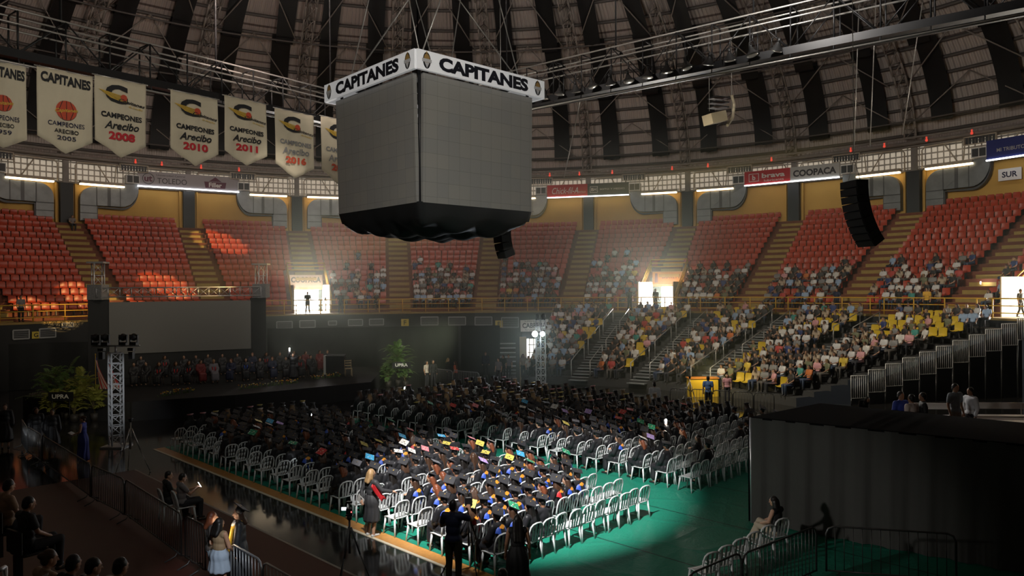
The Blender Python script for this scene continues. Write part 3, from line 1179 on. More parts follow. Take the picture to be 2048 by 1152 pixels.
def arc(cx, cz, r, a0, a1, n=8):
    return [(cx + r * math.cos(math.radians(a0 + (a1 - a0) * i / n)), cz + r * math.sin(math.radians(a0 + (a1 - a0) * i / n))) for i in range(n + 1)]


DUCT0 = [(0.95, 12.0), (0.95, 13.75)] + arc(2.05, 13.75, 1.1, 180, 90)[1:] + [(4.6, 14.85), (5.1, 15.3), (5.9, 15.9), (6.5, 15.55)] + arc(4.75, 15.05, 1.75, 5, -90, 9)[0:] + [(2.2, 13.3), (2.2, 12.0)]
def sq_(x):
    return x if x < 2.25 else 2.2 + (x - 2.2) * .75


DUCT = [(sq_(x), z) for x, z in DUCT0]
for th in [-38.1 + 23.6 * k for k in range(-1, 6)]:
    for sg in (-1, 1):
        mb = MB()
        cyl_prism(mb, DUCT, th, sg, 46.7, 46.1, 0)
        for x0, x1, z0, z1 in ((0.95, 2.2, 13.22, 13.3), (0.95, 2.2, 12.6, 12.66), (2.15, 2.23, 13.3, 14.85), (3.0, 3.25, 13.3, 14.85), (3.95, 4.02, 13.3, 14.85)):
            cyl_prism(mb, [(x0, z0), (x1, z0), (x1, z1), (x0, z1)], th, sg, 46.15, 46.07, 1)
        lw = [(x, z - 0.09) for x, z in arc(4.75, 15.05, 1.75, 5, -90, 9)] + [(2.2, 13.2), (2.2, 12.0), (2.32, 12.0), (2.32, 13.12)] + [(x, z - 0.22) for x, z in arc(4.75, 15.05, 1.78, -90, 5, 9)]
        lw = [(sq_(x), z) for x, z in lw]
        cyl_prism(mb, lw, th, sg, 46.6, 46.2, 1)
        o = mb.build('air_duct', [m_duct, m_ductseam])
        sset(o, 'galvanised air duct %s its pillar, %s' % ('right of' if sg > 0 else 'left of', side_words(th + sg * 4)), 'air duct', 'galvanised ducts on the ochre wall')
        # strip light over the duct
        r = empty('strip_light', pol(46.0, th + sg * 3.6, 14.95), 0, 'long lit strip light %s its pillar, %s' % ('right of' if sg > 0 else 'left of', side_words(th + sg * 4)), 'strip light', 'lit strip lights under the roof edge')
        for nm, m_, ro, ri, z0, z1 in (('trough', m_stripc, 46.4, 45.9, 15.06, 15.3), ('tube', m_strip, 46.25, 45.95, 14.93, 15.055)):
            mb = MB()
            cyl_prism(mb, [(0.95, z0), (4.3, z0), (4.3, z1), (0.95, z1)], th, sg, ro, ri)
            o = mb.build(nm, m_, r)
            o.matrix_basis = r.matrix_basis.inverted()
        # air conditioner at the far end
        t2 = th + sg * 6.05
        M3 = Matrix.Rotation(-(BEAR + math.radians(t2)), 3, 'Z')
        r = empty('air_conditioner', pol(46.0, t2, 15.35), 0, 'white window air conditioner by a signboard, %s' % (side_words(t2)), 'air conditioner', 'window air conditioners under the roof edge')
        mb = MB()
        mb.box((0, 0, 0.32), (1.05, 0.8, 0.72), M3)
        mb.build('casing', m_ac, r)
        mb = MB()
        for s2 in (-1, 1):
            mb.box(M3 @ Vector((s2 * 0.245, -0.41, 0.32)), (0.42, 0.03, 0.58), M3)
        mb.build('front_grille', m_acd, r)
        r = empty('louvre_vent', pol(45.6, t2 + sg * 0.1, 16.3), 0, 'dark louvre vent above the air conditioner, %s' % side_words(t2), 'vent', 'louvre vents under the roof edge')
        mb = MB()
        for z in (0.02, 0.58):
            mb.box(M3 @ Vector((0, 0, 0)) + Vector((0, 0, z)), (2.2, 0.12, 0.07), M3)
        for x in (-1.08, 1.08):
            mb.box(M3 @ Vector((x, 0, 0)) + Vector((0, 0, 0.3)), (0.07, 0.12, 0.6), M3)
        mb.build('frame', m_stripc, r)
        mb = MB()
        for x in range(9):
            mb.box(M3 @ Vector((-0.9 + x * 0.225, 0.03, 0)) + Vector((0, 0, 0.3)), (0.16, 0.05, 0.5), M3)
        mb.build('slats', m_acd, r)

for i, th in enumerate([-33 + 3.75 * k for k in range(26)]):
    if hsh('rl', i) < 0.75:
        mb = MB()
        mb.ell((0, 0, 0), (0.10, 0.10, 0.12), 10, 6)
        mb.tube((0, 0, 0.1), (0, 0, 0.3), 0.06, n=6)
        o = mb.build('red_lamp', m_redl, loc=pol(45.5, th + 1.2 * hsh('rr', i), 17.12))
        sset(o, 'small red glass lamp on the roof edge, %s along from the left' % ORD[i + 1], 'lamp', 'red lamps on the roof edge')

# signboards over the odd pillars
m_sg_grey = mat('sign grey', (0.36, 0.34, 0.36), 0.6)
m_sg_ink = mat('sign dark ink', (0.03, 0.028, 0.035), 0.6)
m_sg_plum = mat('sign plum', (0.12, 0.03, 0.06), 0.6)
m_sg_red = mat('sign red', (0.50, 0.025, 0.035), 0.6)
m_sg_black = mat('sign charcoal', (0.03, 0.045, 0.045), 0.6)
m_sg_white = mat('sign white', (0.75, 0.73, 0.70), 0.6)
m_sg_blue = mat('sign blue', (0.015, 0.025, 0.16), 0.6)
m_sg_pale = mat('sign pale grey', (0.45, 0.45, 0.43), 0.6)
m_sg_green = mat('sign teal ink', (0.02, 0.10, 0.09), 0.6)
m_led = mat('sign lower light', (0.9, 0.95, 1.0), 0.5, emit=4.0, emitcol=(0.95, 0.97, 1.0))


def signboard(th, w, h, z, r, fills, label, name='signboard', led=True):
    c = pol(r, th, z)
    a = BEAR + math.radians(th)
    ex = Vector((math.cos(a), -math.sin(a), 0))
    root = empty(name, c, 0, label, 'sign')
    M = frame_m(c, ex, BEZ)
    for x0, x1, m_ in fills:
        mb = MB()
        mb.box(((x0 + x1) / 2 * w, 0, -0.03), ((x1 - x0) * w, h, 0.06))
        o = mb.build('panel', m_, root)
        o.matrix_basis = root.matrix_basis.inverted() @ M
    if led:
        mb = MB()
        mb.box((0, -h / 2 - 0.07, 0.02), (w, 0.10, 0.12))
        o = mb.build('light_bar', m_led, root)
        o.matrix_basis = root.matrix_basis.inverted() @ M
    return root, M


def ring(cx, cy, r0, r1, n=20, a0=0, a1=360):
    out = []
    for i in range(n):
        q = [math.radians(a0 + (a1 - a0) * (i + d) / n) for d in (0, 1)]
        out.append([(cx + r * math.cos(t), cy + r * math.sin(t)) for r, t in ((r0, q[0]), (r1, q[0]), (r1, q[1]), (r0, q[1]))])
    return out


r, M = signboard(-26.3, 8.4, 1.25, 15.85, 45.7, [(-.5, .5, m_sg_grey)], 'long grey signboard with a round emblem at left and plum house-shaped logo at right')
put_poly([(p, 0) for p in ring(-3.35, 0, .43, .48)], M, [m_sg_ink], r, 'emblem')
put_text('ut', M, -3.35, 0, .5, m_sg_plum, r, 0.03)
put_text('Universidad Central', M, -1.55, .36, .16, m_sg_ink, r, 0, width=2.3)
put_text('TOLEDO', M, -1.45, -.12, .48, m_sg_ink, r, 0.0, width=2.4)
put_poly([([(1.3, -.48), (3.0, -.48), (3.1, .08), (1.2, .08)], 0), ([(1.6, .12), (2.7, .12), (2.15, .52)], 0)], M, [m_sg_plum], r, 'logo_shape')
put_text('Filler', M, 2.15, -.2, .42, m_sg_white, r, 0.03, lift=0.012)
r, M = signboard(-2.7, 8.0, 1.15, 15.75, 45.7, [(-.5, .5, m_sg_white)], 'white signboard hidden behind the hanging scoreboard')
r, M = signboard(20.9, 8.0, 1.15, 15.62, 45.7, [(-.5, 0, m_sg_red), (0, .5, m_sg_black)], 'signboard half red with white script, half charcoal with a boxed monogram')
put_text('Chick-fil-A', M, -2.2, 0, .62, m_sg_white, r, 0.0, shear=0.3, width=2.6)
put_text('HATILLO', M, -.55, -.18, .14, m_sg_white, r, 0, width=.75)
put_poly([([(.25, -.3), (1.0, -.3), (1.0, -.26), (.25, -.26)], 0), ([(.25, .26), (1.0, .26), (1.0, .3), (.25, .3)], 0), ([(.25, -.3), (.29, -.3), (.29, .3), (.25, .3)], 0), ([(.96, -.3), (1.0, -.3), (1.0, .3), (.96, .3)], 0)], M, [m_sg_white], r, 'monogram_box')
put_text('BH', M, .62, 0, .3, m_sg_white, r, 0.01)
put_text('SOTO Y MEDIO', M, 2.4, 0, .16, m_sg_white, r, 0, width=2.4)
r, M = signboard(44.5, 8.0, 1.15, 15.7, 45.3, [(-.5, 0, m_sg_red), (0, .5, m_sg_pale)], 'signboard half red with white lettering, half pale grey with dark lettering')
put_poly([([(-3.6, -.35), (-2.7, -.35), (-2.7, -.3), (-3.6, -.3)], 0), ([(-3.6, .3), (-2.7, .3), (-2.7, .35), (-3.6, .35)], 0), ([(-3.6, -.35), (-3.55, -.35), (-3.55, .35), (-3.6, .35)], 0), ([(-2.75, -.35), (-2.7, -.35), (-2.7, .35), (-2.75, .35)], 0)], M, [m_sg_white], r, 'logo_box')
put_text('b', M, -3.15, 0, .45, m_sg_white, r, 0.03)
put_text('brava', M, -1.45, .1, .42, m_sg_white, r, 0.03, width=2.0)
put_text('lubricants', M, -1.4, -.33, .2, m_sg_white, r, 0.0, width=1.7)
put_text('COOPACA', M, 2.0, 0, .58, m_sg_ink, r, 0.04, width=3.5)
r, M = signboard(68.1, 8.0, 1.35, 15.7, 45.3, [(-.5, .5, m_sg_blue)], 'dark blue signboard at the right edge of the photo')
put_text('MI TRIBUTOS', M, -2.3, -.1, .26, m_sg_pale, r, 0.01, width=2.0)
put_poly([([(-.9, -.4), (-.55, .25), (-.45, -.1), (0, .45), (-.4, .05), (-.5, .4)], 0)], M, [m_sg_pale], r, 'zigzag_logo')
put_text('LUMA', M, 1.2, 0, .5, m_sg_white, r, 0.02)
p = on_cyl(2018, 348, 46.4)
r, M = signboard(theta_of(p), 1.5, 0.85, p.z, 46.5, [(-.5, .5, m_sg_white)], 'white section sign reading SUR on the ochre wall', led=False)
put_text('SUR', M, 0, 0, .42, m_navy, r, 0.03)

# signs over the entrances
for d, m_, nm in ((DOORS[0], mat('sign pinkish white', (0.72, 0.58, 0.50), 0.6), 0), (DOORS[1], mat('sign orange', (0.55, 0.25, 0.05), 0.6), 1)):
    lab = 'white sign with dark lettering over the left bright entrance' if nm == 0 else 'orange sign over the right bright entrance'
    r, M = signboard(d, 2.75, 1.05, 6.85, VR - 0.12, [(-.5, .5, m_)], lab, name='entrance_sign', led=False)
    if nm == 0:
        put_text('COOPACA', M, 0, .12, .5, m_sg_ink, r, 0.05, width=2.5)
    else:
        put_text('BRAVETTA', M, .35, .1, .3, m_sg_plum, r, 0.03, width=1.8)
        put_poly([([(-1.2, -.4), (-.9, -.4), (-.95, .4), (-1.15, .4)], 0)], M, [m_sg_plum], r, 'figure_mark')

# vents and section letters on the black wall
m_ventframe = mat('pale vent frame', (0.34, 0.35, 0.35), 0.5)
m_ventin = mat('grey vent slats', (0.12, 0.125, 0.13), 0.5)
VENTS = [(42, 669, 29, 18), (95, 666, 29, 18), (135, 650, 20, 8), (569, 650, 30, 14), (615, 648, 30, 14), (665, 646, 16, 8), (711, 645, 28, 12), (753, 644, 28, 12), (859, 642, 34, 16), (914, 642, 34, 16), (967, 642, 34, 16), (1020, 645, 34, 20)]
for i, (x, y, w, h) in enumerate(VENTS):
    p = on_cyl(x, y, CONC_R - 0.02)
    k = p.y / F
    a = BEAR + math.radians(theta_of(p))
    M = frame_m(p, Vector((math.cos(a), -math.sin(a), 0)), BEZ)
    r = empty('wall_vent', p, 0, '%s pale framed vent from the left on the black wall under the concourse' % ORD[i + 1], 'vent', 'vents on the black wall')
    W_, H_ = w * k, h * k
    mb = MB()
    for s_ in (-1, 1):
        mb.box((s_ * W_ / 2, 0, 0), (0.07, H_, 0.08))
        mb.box((0, s_ * H_ / 2, 0), (W_, 0.07, 0.08))
    o = mb.build('frame', m_ventframe, r)
    o.matrix_basis = r.matrix_basis.inverted() @ M
    mb = MB()
    for j in range(5):
        mb.box((0, (j - 2) * H_ / 5, 0), (W_ - .05, H_ / 7, 0.03))
    o = mb.build('slats', m_ventin, r)
    o.matrix_basis = r.matrix_basis.inverted() @ M
m_ylet = mat('yellow letter plate', (0.60, 0.47, 0.06), 0.5)
for ch, x, y in (('G', 72, 670), ('F', 810, 645), ('E', 998, 648), ('B', 1348, 618), ('C', 1537, 618), ('D', 1838, 622)):
    p = on_cyl(x, y, CONC_R - 0.03)
    a = BEAR + math.radians(theta_of(p))
    M = frame_m(p, Vector((math.cos(a), -math.sin(a), 0)), BEZ)
    r = empty('section_plate', p, 0, 'small yellow plate with the section letter %s under the concourse rail' % ch, 'sign')
    k = p.y / F
    mb = MB()
    mb.box((0, 0, 0), (15 * k, 14 * k, 0.03))
    o = mb.build('plate', m_ylet, r)
    o.matrix_basis = r.matrix_basis.inverted() @ M
    put_text(ch, M, 0, 0, 9 * k, m_ink, r, 0.02, lift=0.02)
pa, pb = on_cyl(1041, 652, CONC_R - 0.1), on_cyl(1097, 650, CONC_R - 0.1)
c = (pa + pb) / 2
r = empty('banner_sign', c, 0, 'white banner with dark lettering on the black wall beside the lower stand', 'sign')
M = frame_m(c, pb - pa, BEZ)
w = (pb - pa).length
mb = MB()
mb.box((0, 0, 0), (w, 0.95, 0.03))
o = mb.build('cloth', m_sg_white, r)
o.matrix_basis = r.matrix_basis.inverted() @ M
put_text('CABRERA', M, 0, .02, .42, m_navy, r, 0.03, width=w * .86, lift=0.02)
put_text('TU CASA GRANDE', M, 0, -.33, .14, m_navy, r, 0.0, width=w * .7, lift=0.02)
put_text('SUPERMERCADO', M, 0, .36, .12, m_navy, r, 0.0, width=w * .7, lift=0.02)

# ------------------------------------------------------------------ concourse railings
for i in range(14):
    a, b = -48 + 11.25 * i - 3, -48 + 11.25 * (i + 1) - 3 - 0.25
    R = CONC_R + 0.12
    r = empty('railing', pol(R, (a + b) / 2, CONC_Z), 0, 'yellow concourse railing length, %s one along from the left end' % ORD[i + 1], 'railing', 'yellow railings along the concourse')
    off = r.matrix_basis.inverted()
    mb = MB()
    for z in (0.28, 0.68, 1.08):
        mb.path([pol(R, t, CONC_Z + z) for t in arange(a, b, 2.8)], 0.032 if z < 1 else 0.04, 5)
    o = mb.build('rail', m_yel, r)
    o.matrix_basis = off
    for k in range(4):
        t = a + (b - a) * (k + 0.1) / 3.4
        mb = MB()
        mb.tube(pol(R, t, CONC_Z), pol(R, t, CONC_Z + 1.08), 0.042, n=5)
        o = mb.build('post', m_yel, r)
        o.matrix_basis = off
for n_, d in enumerate(DOORS):
    c = pol(UR0, d)
    M = Matrix.Rotation(-(BEAR + math.radians(d)), 3, 'Z')
    L = VR - UR0
    r = empty('entrance_railing', (c.x, c.y, CONC_Z), 0, 'yellow sloping railing round the %s entrance through the stand' % ('left', 'middle right', 'far right')[n_], 'railing')
    mb = MB()
    for dz in (0.0, -0.3, -0.6):
        for sg in (-1, 1):
            mb.path([M @ Vector((sg * 1.56, 0.1, 0)) + Vector((0, 0, 1.35 + dz)), M @ Vector((sg * 1.56, L + 0.15, 0)) + Vector((0, 0, 1.35 + 0.64 * L + dz))], 0.045, 5)
        mb.tube(M @ Vector((-1.56, L + 0.15, 0)) + Vector((0, 0, 1.35 + 0.64 * L + dz)), M @ Vector((1.56, L + 0.15, 0)) + Vector((0, 0, 1.35 + 0.64 * L + dz)), 0.045, n=5)
    mb.build('rail', m_yel, r)
    for sg in (-1, 1):
        for q in (0.05, 0.5, 1.0):
            mb = MB()
            b = M @ Vector((sg * 1.56, 0.1 + L * q, 0))
            mb.tube(b + Vector((0, 0, 0.0 + 0.64 * L * q)), b + Vector((0, 0, 1.35 + 0.64 * L * q)), 0.045, n=5)
            mb.build('post', m_yel, r)

# hand rails of the lower stairs
m_rail = mat('steel hand rail', (0.45, 0.45, 0.44), 0.35, metal=0.5)
for q, th in enumerate(LAIS):
    for sg in (-1, 1):
        for s_, (j0, j1) in enumerate(((0, 3), (4, 7), (8, 11))):
            r0, r1 = LR0 + LRUN * j0 + .3, LR0 + LRUN * j1 + .3
            if not in_lower(pol(r0 - 0.3, th + 4)) or (th > 60 and j0 < 6):
                continue
            z0, z1 = LZ0 + LRISE * j0, LZ0 + LRISE * j1
            r = empty('stair_railing', pol(r0, th, z0), 0, 'steel handrail on the %s side of the %s lower stair, %s flight' % ('left' if sg < 0 else 'right', ORD[q + 1], ('bottom', 'middle', 'top')[s_]), 'railing', 'handrails of the lower stairs')
            off = r.matrix_basis.inverted()
            t0, t1 = th + sg * math.degrees(.62 / r0), th + sg * math.degrees(.62 / r1)
            for t, rr, zz in ((t0, r0, z0), (t1, r1, z1)):
                mb = MB()
                mb.tube(pol(rr, t, zz), pol(rr, t, zz + 1.05), 0.035, n=5)
                o = mb.build('post', m_rail, r)
                o.matrix_basis = off
            mb = MB()
            mb.tube(pol(r0, t0, z0 + 1.03), pol(r1, t1, z1 + 1.03), 0.03, n=5)
            o = mb.build('handrail', m_rail, r)
            o.matrix_basis = off

# ------------------------------------------------------------------ seats of the stands
def seat_mesh(name, m, low=False):
    """moulded shell seat facing +Y, origin on the floor under it"""
    mb = MB()
    prof = [(-0.24, 0.90), (-0.25, 0.85), (-0.215, 0.60), (-0.19, 0.46), (-0.12, 0.415), (0.06, 0.40), (0.20, 0.425), (0.225, 0.40)]
    w = [0.20, 0.24, 0.245, 0.245, 0.245, 0.24, 0.23, 0.21]
    if low:
        prof, w = [prof[i] for i in (0, 1, 3, 4, 6, 7)], [w[i] for i in (0, 1, 3, 4, 6, 7)]
    nx = 2 if low else 4
    vs, fs = [], []
    n = len(prof)
    for (y, z), ww in zip(prof, w):
        for i in range(nx + 1):
            u = i / nx * 2 - 1
            e = 0.035 * u * u
            vs.append((u * ww, y + e * (1 if z > .5 else 0), z + e * (0 if z > .5 else 1)))
    for j in range(n - 1):
        for i in range(nx):
            fs.append((j * (nx + 1) + i, j * (nx + 1) + i + 1, (j + 1) * (nx + 1) + i + 1, (j + 1) * (nx + 1) + i))
    mb.add(vs, fs, 0, True)
    back = [(x, y - 0.03, z - 0.012) for x, y, z in vs]
    mb.add(back, [f[::-1] for f in fs], 0, True)
    if not low:
        mb.box((0, -0.05, 0.2), (0.06, 0.14, 0.40), None, 1)
        mb.box((0, -0.05, 0.015), (0.3, 0.2, 0.03), None, 1)
        return mb.mesh(name, [m, m_lampdark])
    return mb.mesh(name, [m])


m_orange = mat('orange seat plastic', (0.40, 0.045, 0.016), 0.38, noise_s=0.35, noise_a=0.22)
m_yseat = mat('yellow seat plastic', (0.62, 0.44, 0.035), 0.38, noise_s=0.35, noise_a=0.18)
me_or, me_ye = seat_mesh('orange_seat', m_orange), seat_mesh('yellow_seat', m_yseat)


def arrays(me):
    co = np.empty(len(me.vertices) * 3, dtype=np.float32)
    me.vertices.foreach_get('co', co)
    lv = np.empty(len(me.loops), dtype=np.int32)
    me.loops.foreach_get('vertex_index', lv)
    lt = np.empty(len(me.polygons), dtype=np.int32)
    me.polygons.foreach_get('loop_total', lt)
    mi = np.empty(len(me.polygons), dtype=np.int32)
    me.polygons.foreach_get('material_index', mi)
    return co.reshape(-1, 3), lv, lt, mi


def merged(name, items, mats, smooth=True):
    """items: (mesh, x, y, z, rz, scale); one mesh object of all of them. Colours of a 'Col' attribute are carried along."""
    cache, V, L, T, MI, C = {}, [], [], [], [], []
    off = 0
    for me, x, y, z, rz, s in items:
        if me.name not in cache:
            c = None
            if 'Col' in me.color_attributes:
                c = np.empty(len(me.vertices) * 4, dtype=np.float32)
                me.color_attributes['Col'].data.foreach_get('color', c)
                c = c.reshape(-1, 4)
            cache[me.name] = arrays(me) + (c,)
        co, lv, lt, mi, c = cache[me.name]
        cs, sn = math.cos(rz) * s, math.sin(rz) * s
        q = np.empty_like(co)
        q[:, 0] = co[:, 0] * cs - co[:, 1] * sn + x
        q[:, 1] = co[:, 0] * sn + co[:, 1] * cs + y
        q[:, 2] = co[:, 2] * s + z
        V.append(q)
        L.append(lv + off)
        T.append(lt)
        MI.append(mi)
        if c is not None:
            C.append(c)
        off += len(co)
    V, L, T, MI = np.concatenate(V), np.concatenate(L), np.concatenate(T), np.concatenate(MI)
    me = bpy.data.meshes.new(name)
    me.vertices.add(len(V))
    me.vertices.foreach_set('co', V.ravel())
    me.loops.add(len(L))
    me.loops.foreach_set('vertex_index', L)
    me.polygons.add(len(T))
    st = np.concatenate(([0], np.cumsum(T)[:-1])).astype(np.int32)
    me.polygons.foreach_set('loop_start', st)
    me.polygons.foreach_set('loop_total', T)
    me.polygons.foreach_set('material_index', MI)
    me.polygons.foreach_set('use_smooth', np.full(len(T), smooth))
    for m in mats:
        me.materials.append(m)
    if C:
        at = me.color_attributes.new('Col', 'FLOAT_COLOR', 'POINT')
        at.data.foreach_set('color', np.concatenate(C).ravel())
    me.update(calc_edges=True)
    me.validate()
    o = bpy.data.objects.new(name, me)
    COL.objects.link(o)
    return o


def in_view(p, m=60):
    if p.y < 2:
        return False
    d = p - CAMP
    x = CX + F * d.dot(RV) / d.y
    y = CY - F * d.dot(UV) / d.y
    return -m < x < 2048 + m and -m < y < 1152 + m


def px_of(p):
    d = p - CAMP
    return CX + F * d.dot(RV) / d.y, CY - F * d.dot(UV) / d.y


# upper stand: (row, section, seat) places
UP = []
for i in range(UROWS):
    r = UR0 + URUN * i + 0.34
    for s in range(len(AIS) - 1):
        a, b = AIS[s], AIS[s + 1]
        m_ = math.degrees(1.12 / r)
        a2, b2 = a + m_, b - m_
        if i < VROWS:
            for d in DOORS:
                g = math.degrees(1.85 / r)
                if abs(d - a) < 6:
                    a2 = max(a2, d + g)
                if abs(d - b) < 6:
                    b2 = min(b2, d - g)
        arcm = math.radians(b2 - a2) * r
        n = int(arcm / 0.53)
        for k in range(n):
            t = a2 + (b2 - a2) * (k + 0.5) / n
            p = pol(r, t, UZ0 + URISE * i)
            if in_view(p):
                UP.append((i, s, k, n, p, t))
UP.sort(key=lambda q: (q[4] - CAMP).length)
SEC = {}
for q in UP:
    SEC.setdefault(q[1], len(SEC))
SECN = sorted(SEC)
far_items = []
N_IND = 330
for n_, (i, s, k, n, p, t) in enumerate(UP):
    rz = face_rot(CEN - p)
    if n_ < N_IND:
        o = link_mesh('orange_stand_chair', me_or, None, p, rz)
        sset(o, 'orange stand seat, %s row up, %s seat along the %s seat block from the left' % (ORD[i + 1], ORD[min(30, k + 1)], ORD[SECN.index(s) + 1]), 'seat', 'orange seats of the upper stand')
    else:
        far_items.append((me_or, p.x, p.y, p.z, rz, 1.0))
me_orlow = seat_mesh('orange_seat_far', m_orange, True)
far_items = [(me_orlow,) + q[1:] for q in far_items]
o = merged('orange_seating', far_items, [m_orange])
sset(o, 'remaining rows of orange seats in the upper stand across the arena', 'seats', kind='stuff')

LO = []
for j in range(LROWS):
    r = LR0 + LRUN * j + 0.42
    bounds = [18.9] + (LAIS if j > 4 else LAIS[:3]) + [95]
    for s in range(len(bounds) - 1):
        a = bounds[s] + (math.degrees(0.95 / r) if s else math.degrees(.3 / r))
        b = bounds[s + 1] - math.degrees(0.95 / r)
        if s == len(bounds) - 2:
            b = end_theta(r) - math.degrees(.5 / r)
        n = int(math.radians(b - a) * r / 0.53)
        for k in range(max(0, n)):
            t = a + (b - a) * (k + .5) / n
            p = pol(r, t, LZ0 + LRISE * j)
            if in_lower(pol(r - .3, t)) and in_view(p):
                LO.append((j, s, k, n, p, t))

# ------------------------------------------------------------------ figures: bodies and clothes grown as continuous surfaces
def V3(*a):
    return Vector(a)


def prim_mesh(mb, pr):
    if pr[0] == 'c':
        _, p0, p1, r0, r1 = pr[:5]
        mb.tube(p0, p1, r0, r1, 10)
        mb.ell(p0, (r0,) * 3, 10, 6)
        mb.ell(p1, (r1,) * 3, 10, 6)
    else:
        mb.ell(pr[1], pr[2], 14, 9, pr[3] if len(pr) > 3 and pr[3] is not None else None)


def prim_dist(pr, P):
    if pr[0] == 'c':
        a, b = np.array(pr[1]), np.array(pr[2])
        d = b - a
        t = np.clip(((P - a) @ d) / max(d @ d, 1e-9), 0, 1)
        r = pr[3] + (pr[4] - pr[3]) * t
        return np.linalg.norm(P - a - t[:, None] * d, axis=1) - r
    q = P - np.array(pr[1])
    if len(pr) > 3 and pr[3] is not None:
        q = q @ np.array(pr[3])
    rr = np.array(pr[2])
    k = np.linalg.norm(q / rr, axis=1)
    return (k - 1) * rr.min()


def sculpt(name, prims, voxel, mats, tags=None, smooth=3, faces=None, cols=None, fold=0.0):
    """one continuous surface round all the shapes. tags: a slot (or colour) number per shape, given to the surface nearest to it."""
    mb = MB()
    for pr in prims:
        prim_mesh(mb, pr)
    me0 = mb.mesh('tmp', [])
    o = bpy.data.objects.new('tmp', me0)
    COL.objects.link(o)
    rm = o.modifiers.new('r', 'REMESH')
    rm.mode = 'VOXEL'
    rm.voxel_size = voxel
    sm = o.modifiers.new('s', 'SMOOTH')
    sm.factor = 0.5
    sm.iterations = smooth
    dg = bpy.context.evaluated_depsgraph_get()
    if faces:
        n = len(o.evaluated_get(dg).data.polygons) * 2
        de = o.modifiers.new('d', 'DECIMATE')
        de.ratio = min(1.0, faces / max(1, n))
        dg = bpy.context.evaluated_depsgraph_get()
    me = bpy.data.meshes.new_from_object(o.evaluated_get(dg))
    bpy.data.objects.remove(o)
    bpy.data.meshes.remove(me0)
    me.name = name
    me.materials.clear()
    for m in (mats if isinstance(mats, (list, tuple)) else [mats]):
        me.materials.append(m)
    n = len(me.vertices)
    co = np.empty(n * 3, dtype=np.float32)
    me.vertices.foreach_get('co', co)
    co = co.reshape(-1, 3)
    if fold:
        nr = np.empty(n * 3, dtype=np.float32)
        me.vertices.foreach_get('normal', nr)
        nr = nr.reshape(-1, 3)
        an = np.arctan2(co[:, 1], co[:, 0])
        w = np.sin(an * 9 + np.sin(co[:, 2] * 7) * 1.2) * np.clip(1.25 - co[:, 2], 0.1, 1.0) * fold
        co = co + nr * w[:, None]
        me.vertices.foreach_set('co', co.astype(np.float32).ravel())
    if tags is not None:
        D = np.stack([prim_dist(p, co.astype(np.float64)) for p in prims])
        tg = np.array(tags)[D.argmin(0)]
        if cols is not None:
            at = me.color_attributes.new('Col', 'FLOAT_COLOR', 'POINT')
            at.data.foreach_set('color', np.array([(*cols[t], 1) for t in tg], dtype=np.float32).ravel())
        else:
            mi = []
            for p in me.polygons:
                t = [tg[v] for v in p.vertices]
                mi.append(int(max(set(t), key=t.count)))
            me.polygons.foreach_set('material_index', np.array(mi, dtype=np.int32))
    me.polygons.foreach_set('use_smooth', np.full(len(me.polygons), True))
    me.update()
    return me


STAND = dict(head=V3(0, .015, 1.555), neck=V3(0, -.01, 1.40), pelvis=V3(0, 0, .90),
             shL=V3(-.175, 0, 1.365), elL=V3(-.225, -.02, 1.09), wrL=V3(-.225, .06, .86), shR=V3(.175, 0, 1.365), elR=V3(.225, -.02, 1.09), wrR=V3(.225, .06, .86),
             hipL=V3(-.088, 0, .88), knL=V3(-.095, .025, .48), anL=V3(-.10, -.02, .085), hipR=V3(.088, 0, .88), knR=V3(.095, .025, .48), anR=V3(.10, -.02, .085), yaw=0, pitch=0, roll=0)
SIT = dict(head=V3(0, -.03, 1.19), neck=V3(0, -.085, 1.035), pelvis=V3(0, -.06, .53),
           shL=V3(-.175, -.085, 1.0), elL=V3(-.225, -.01, .76), wrL=V3(-.11, .20, .63), shR=V3(.175, -.085, 1.0), elR=V3(.225, -.01, .76), wrR=V3(.11, .20, .63),
           hipL=V3(-.09, -.03, .525), knL=V3(-.115, .39, .53), anL=V3(-.115, .37, .085), hipR=V3(.09, -.03, .525), knR=V3(.115, .39, .53), anR=V3(.115, .37, .085), yaw=0, pitch=-8, roll=0)


def pose(base, **kw):
    P = dict(base)
    P.update(kw)
    return P


def head_mat(P):
    return Matrix.Rotation(math.radians(P['yaw']), 3, 'Z') @ Matrix.Rotation(math.radians(P['pitch']), 3, 'X') @ Matrix.Rotation(math.radians(P['roll']), 3, 'Y')


